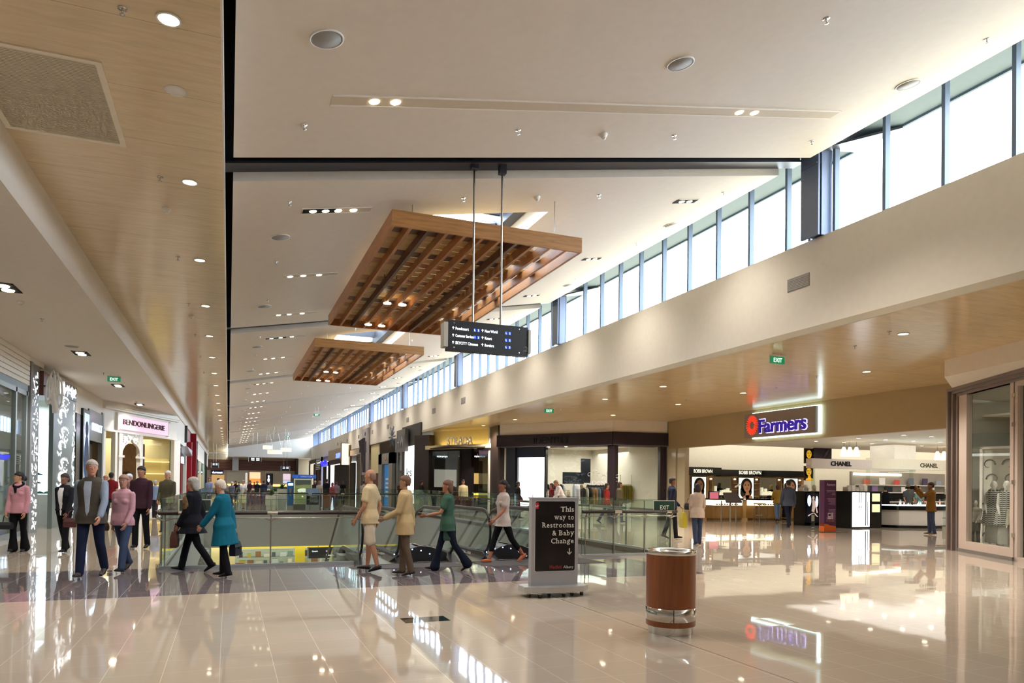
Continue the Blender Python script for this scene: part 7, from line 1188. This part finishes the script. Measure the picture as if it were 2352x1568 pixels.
person('person in dark red top near the striped rack', 13.0, 28.2, FL, 1.55, 'f', '5a1a20', 'tee', '1c1c22', 'trousers', '2c1c18', 'bob', '9a6a50', '1c1a1c', .2, 1, ((.2, .3), (-.2, .3)), near=1)
person('person in black top left of the white lightbox of the clothes shop', 11.6, 28.6, FR_, 1.6, 'f', '16161c', 'jacket', '16161c', 'trousers', '15110f', 'short', '8a5c48', '1c1a1c', .3, 1, ((.2, .4), (-.2, .4)), near=1)
person('person in dark hat near the dark shop window', 9.6, 31.8, FT, 1.62, 'm', '2a201e', 'jacket', '1c1a1c', 'trousers', '1a1614', 'short', '8a5c48', '1c1a1c', .2, 1, near=1)
# people beyond the far balustrade
def pz(px, ptop, Y): v = atY(px, ptop, Y); return v.x, v.z
far = [
 ('woman in white top with pale yellow cardigan round her waist', 559, 1103, 40.4, 'f', 'dad8e0', 'tee', 'd0caa0', 'skirt', '9a8a7c', 'short', FT, 2),
 ('man in light blue shirt just beyond the teal coat woman', 481, 1096, 39.6, 'm', '7f8eb4', 'shirt', '5a6276', 'trousers', '6a4c3c', 'short', FT, 1),
 ('dark haired person in black top behind the man in light blue', 502, 1098, 44, 'm', '1c1820', 'shirt', '2a2a34', 'trousers', '1a1214', 'short', FA, 1),
 ('woman in maroon top walking right of the woman in white', 574, 1103, 47, 'f', '3a1c28', 'tee', '4a5064', 'jeans', '2c1a18', 'long', FT, 1),
 ('man in black t-shirt and grey trousers in the middle of the hall', 591, 1104, 49, 'm', '15141a', 'tee', '6a6a74', 'trousers', 'a09a94', 'short', FT, 1),
 ('person in navy top and jeans right of the man in black t-shirt', 606, 1103, 48, 'm', '1f2440', 'shirt', '3a4464', 'jeans', '3a2a20', 'short', FA, 1),
 ('person in grey shirt left behind the woman in white', 533, 1106, 45, 'm', '6a7088', 'shirt', '3a3c4c', 'trousers', 'd4d0cc', 'short', FT, 1),
 ('person in dark top between grey shirt and the woman in white', 541, 1104, 55, 'f', '2a1c20', 'tee', '2c2a34', 'trousers', '2a1a14', 'long', FT, 0),
 ('person in pale top farther left in the crowd', 520, 1107, 60, 'f', '8f8a90', 'tee', '3a3c4c', 'trousers', '8a5a3c', 'bob', FT, 0),
 ('person in brown top in the left crowd', 510, 1108, 64, 'm', '6a4a38', 'shirt', '30303c', 'trousers', '3a2a20', 'short', FT, 0),
 ('person in cream top far in the hall', 567, 1108, 62, 'f', 'c8b8a0', 'tee', '4a4a58', 'trousers', '6a4a30', 'bob', FT, 0),
 ('person in red top far in the hall', 584, 1109, 70, 'f', '8a2c34', 'tee', '303040', 'trousers', '2a1c14', 'long', FT, 0),
 ('person in slate top far in the hall', 549, 1109, 76, 'm', '4a5468', 'shirt', '303040', 'trousers', '3c2c20', 'short', FA, 0),
 ('person in grey top far beyond the kiosk', 620, 1110, 72, 'm', '7c7c84', 'shirt', '303040', 'trousers', '3c2c20', 'short', FT, 0),
 ('person in white top left of the pink shirt', 734, 1104, 43, 'f', 'b0a49c', 'tee', '4a4a54', 'trousers', '8a6a50', 'long', FA, 1),
 ('person in black shirt right of the small picture board', 750, 1100, 45, 'm', '14141a', 'shirt', '26262e', 'trousers', '15110f', 'short', FA, 1),
 ('person in salmon pink shirt and jeans by the right row', 764, 1108, 42, 'f', '9c4c54', 'shirt', '4a5470', 'jeans', '7a3a2c', 'bob', FA, 1),
 ('person in striped pale shirt beside the salmon pink one', 773, 1106, 47, 'm', '8a7a8a', 'shirt', '3a3c4c', 'trousers', '5a2c24', 'short', FA, 1),
 ('person in black dress near the dark opening', 788, 1104, 49, 'f', '101014', 'tee', '101014', 'trousers', '3a2a20', 'long', FA, 1),
 ('person with white cap near the right row', 724, 1104, 52, 'm', '2c2c34', 'shirt', '2c2c34', 'trousers', 'd8d8dc', 'short', FT, 1),
 ('person in brown jacket behind the beige jacket', 907, 1103, 37.0, 'm', '2c2422', 'jacket', '26242a', 'trousers', '2a1c16', 'short', FR_, 1),
 ('person in rust top beside the glowing lightbox', 921, 1104, 38.5, 'f', '5a2c1e', 'tee', '2c2428', 'trousers', '4a2c1c', 'bob', FT, 1),
 ('person in white shirt partly behind the man in white shorts', 836, 1104, 39.6, 'f', 'c2b4b0', 'shirt', '4a4a54', 'trousers', '4a2c24', 'short', FA, 1),
 ('dark haired person in red top in front of the lingerie shop', 256, 1085, 27.5, 'f', '7c1f26', 'tee', '26262e', 'trousers', '16100f', 'short', FA, 1),
 ('person in grey top near the lingerie window', 243, 1092, 29.5, 'm', '8a7a76', 'tee', '34343c', 'trousers', 'b07a64', 'short', FT, 1),
 ('person in pale blue shirt behind the white haired man', 357, 1103, 31.0, 'm', '7c90b0', 'shirt', '34343c', 'trousers', 'b0b0b4', 'short', FA, 1),
 ('white capped person behind the woman in pink', 297, 1088, 22.5, 'm', '6a5a60', 'shirt', '30303a', 'trousers', 'd8dce8', 'short', FT, 1)]
random.seed(44)
for l, px, top, Y, sex, tc, tk, bc, bk, hc_, hk, fc, nr in far:
    X, zt = pz(px, top, Y); hgt = min(1.85, max(1.45, zt))
    if VX0-.3 < X < VX1 and VY0 < Y < VY1: X = VX1+.5
    person(l, X, Y, fc+random.uniform(-.3, .3), hgt, sex, tc, tk, bc, bk, hc_, hk, 'a8765c', '1c1a1e', random.uniform(.15, .45), random.choice((-1, 1)), ((.2, .3), (-.2, .25)), near=nr, sleeve='short' if tk == 'tee' else 'long')
# mannequins in the right window
MW = mat('mannequin_white', 'd8d4cc', .35)
def mannequin(label, x, y, face, h, topc, botk, botc, seat=False, z=.07, arms=((.1, .2), (.1, .2)), sleeve='none', stripes=False, hem=-.3):
    t, _h = person(label, x, y, face, h, 'f', topc, 'coat', botc, botk, 'd8d4cc', 'bald', 'd8d4cc', 'd8d4cc', .1, 1, arms, near=1, cat='mannequin', z=z, sleeve=sleeve, hemx=hem); t.name = 'mannequin'
    for c in list(t.children):
        if c.name.startswith(('hair', 'eye', 'mouth')): bpy.data.objects.remove(c)
        elif stripes and c.name.startswith('coat'): c.data.materials.clear(); c.data.materials.append(ZIG)
    return t
ZIG = bpy.data.materials.new('zigzag_knit'); ZIG.use_nodes = True; nt = ZIG.node_tree; tc = nt.nodes.new('ShaderNodeTexCoord'); sx = nt.nodes.new('ShaderNodeSeparateXYZ'); nt.links.new(tc.outputs['Object'], sx.inputs[0])
tri = math_(nt, 'ABSOLUTE', math_(nt, 'SUBTRACT', math_(nt, 'FRACT', math_(nt, 'MULTIPLY', sx.outputs[0], 14)), .5)); ph = math_(nt, 'FRACT', math_(nt, 'ADD', math_(nt, 'MULTIPLY', sx.outputs[2], 22), math_(nt, 'MULTIPLY', tri, .8))); st = math_(nt, 'LESS_THAN', ph, .5)
mx = nt.nodes.new('ShaderNodeMix'); mx.data_type = 'RGBA'; nt.links.new(st, mx.inputs[0]); mx.inputs[6].default_value = lin('2a2a2e'); mx.inputs[7].default_value = lin('c8c6c2'); nt.links.new(mx.outputs[2], nt.nodes['Principled BSDF'].inputs['Base Color']); nt.nodes['Principled BSDF'].inputs['Roughness'].default_value = .9
for px, Y, l, hm in ((2282, 11.7, 'headless standing mannequin in black and white zigzag top, left one', 0), (2312, 11.2, 'standing mannequin in black and white zigzag top, nearer the door', 1)):
    v = atY(px, 1235, Y); mannequin(l, v.x, Y, R_(120), 1.62, 'c8c6c2', 'longskirt', 'a8a6a0', stripes=True, arms=((.5, .9), (.3, .7)))
for px, Y, l in ((2240, 12.0, 'low posed mannequin in cream cardigan at the left of the right window'), (2330, 10.95, 'low posed mannequin in cream cardigan at the right of the right window')):
    v = atY(px, 1235, Y); mannequin(l, v.x, Y, R_(110), 1.15, 'b9b2a2', 'trousers', '3c3836', sleeve='long', arms=((.5, .5), (.3, .4)), hem=-.08)
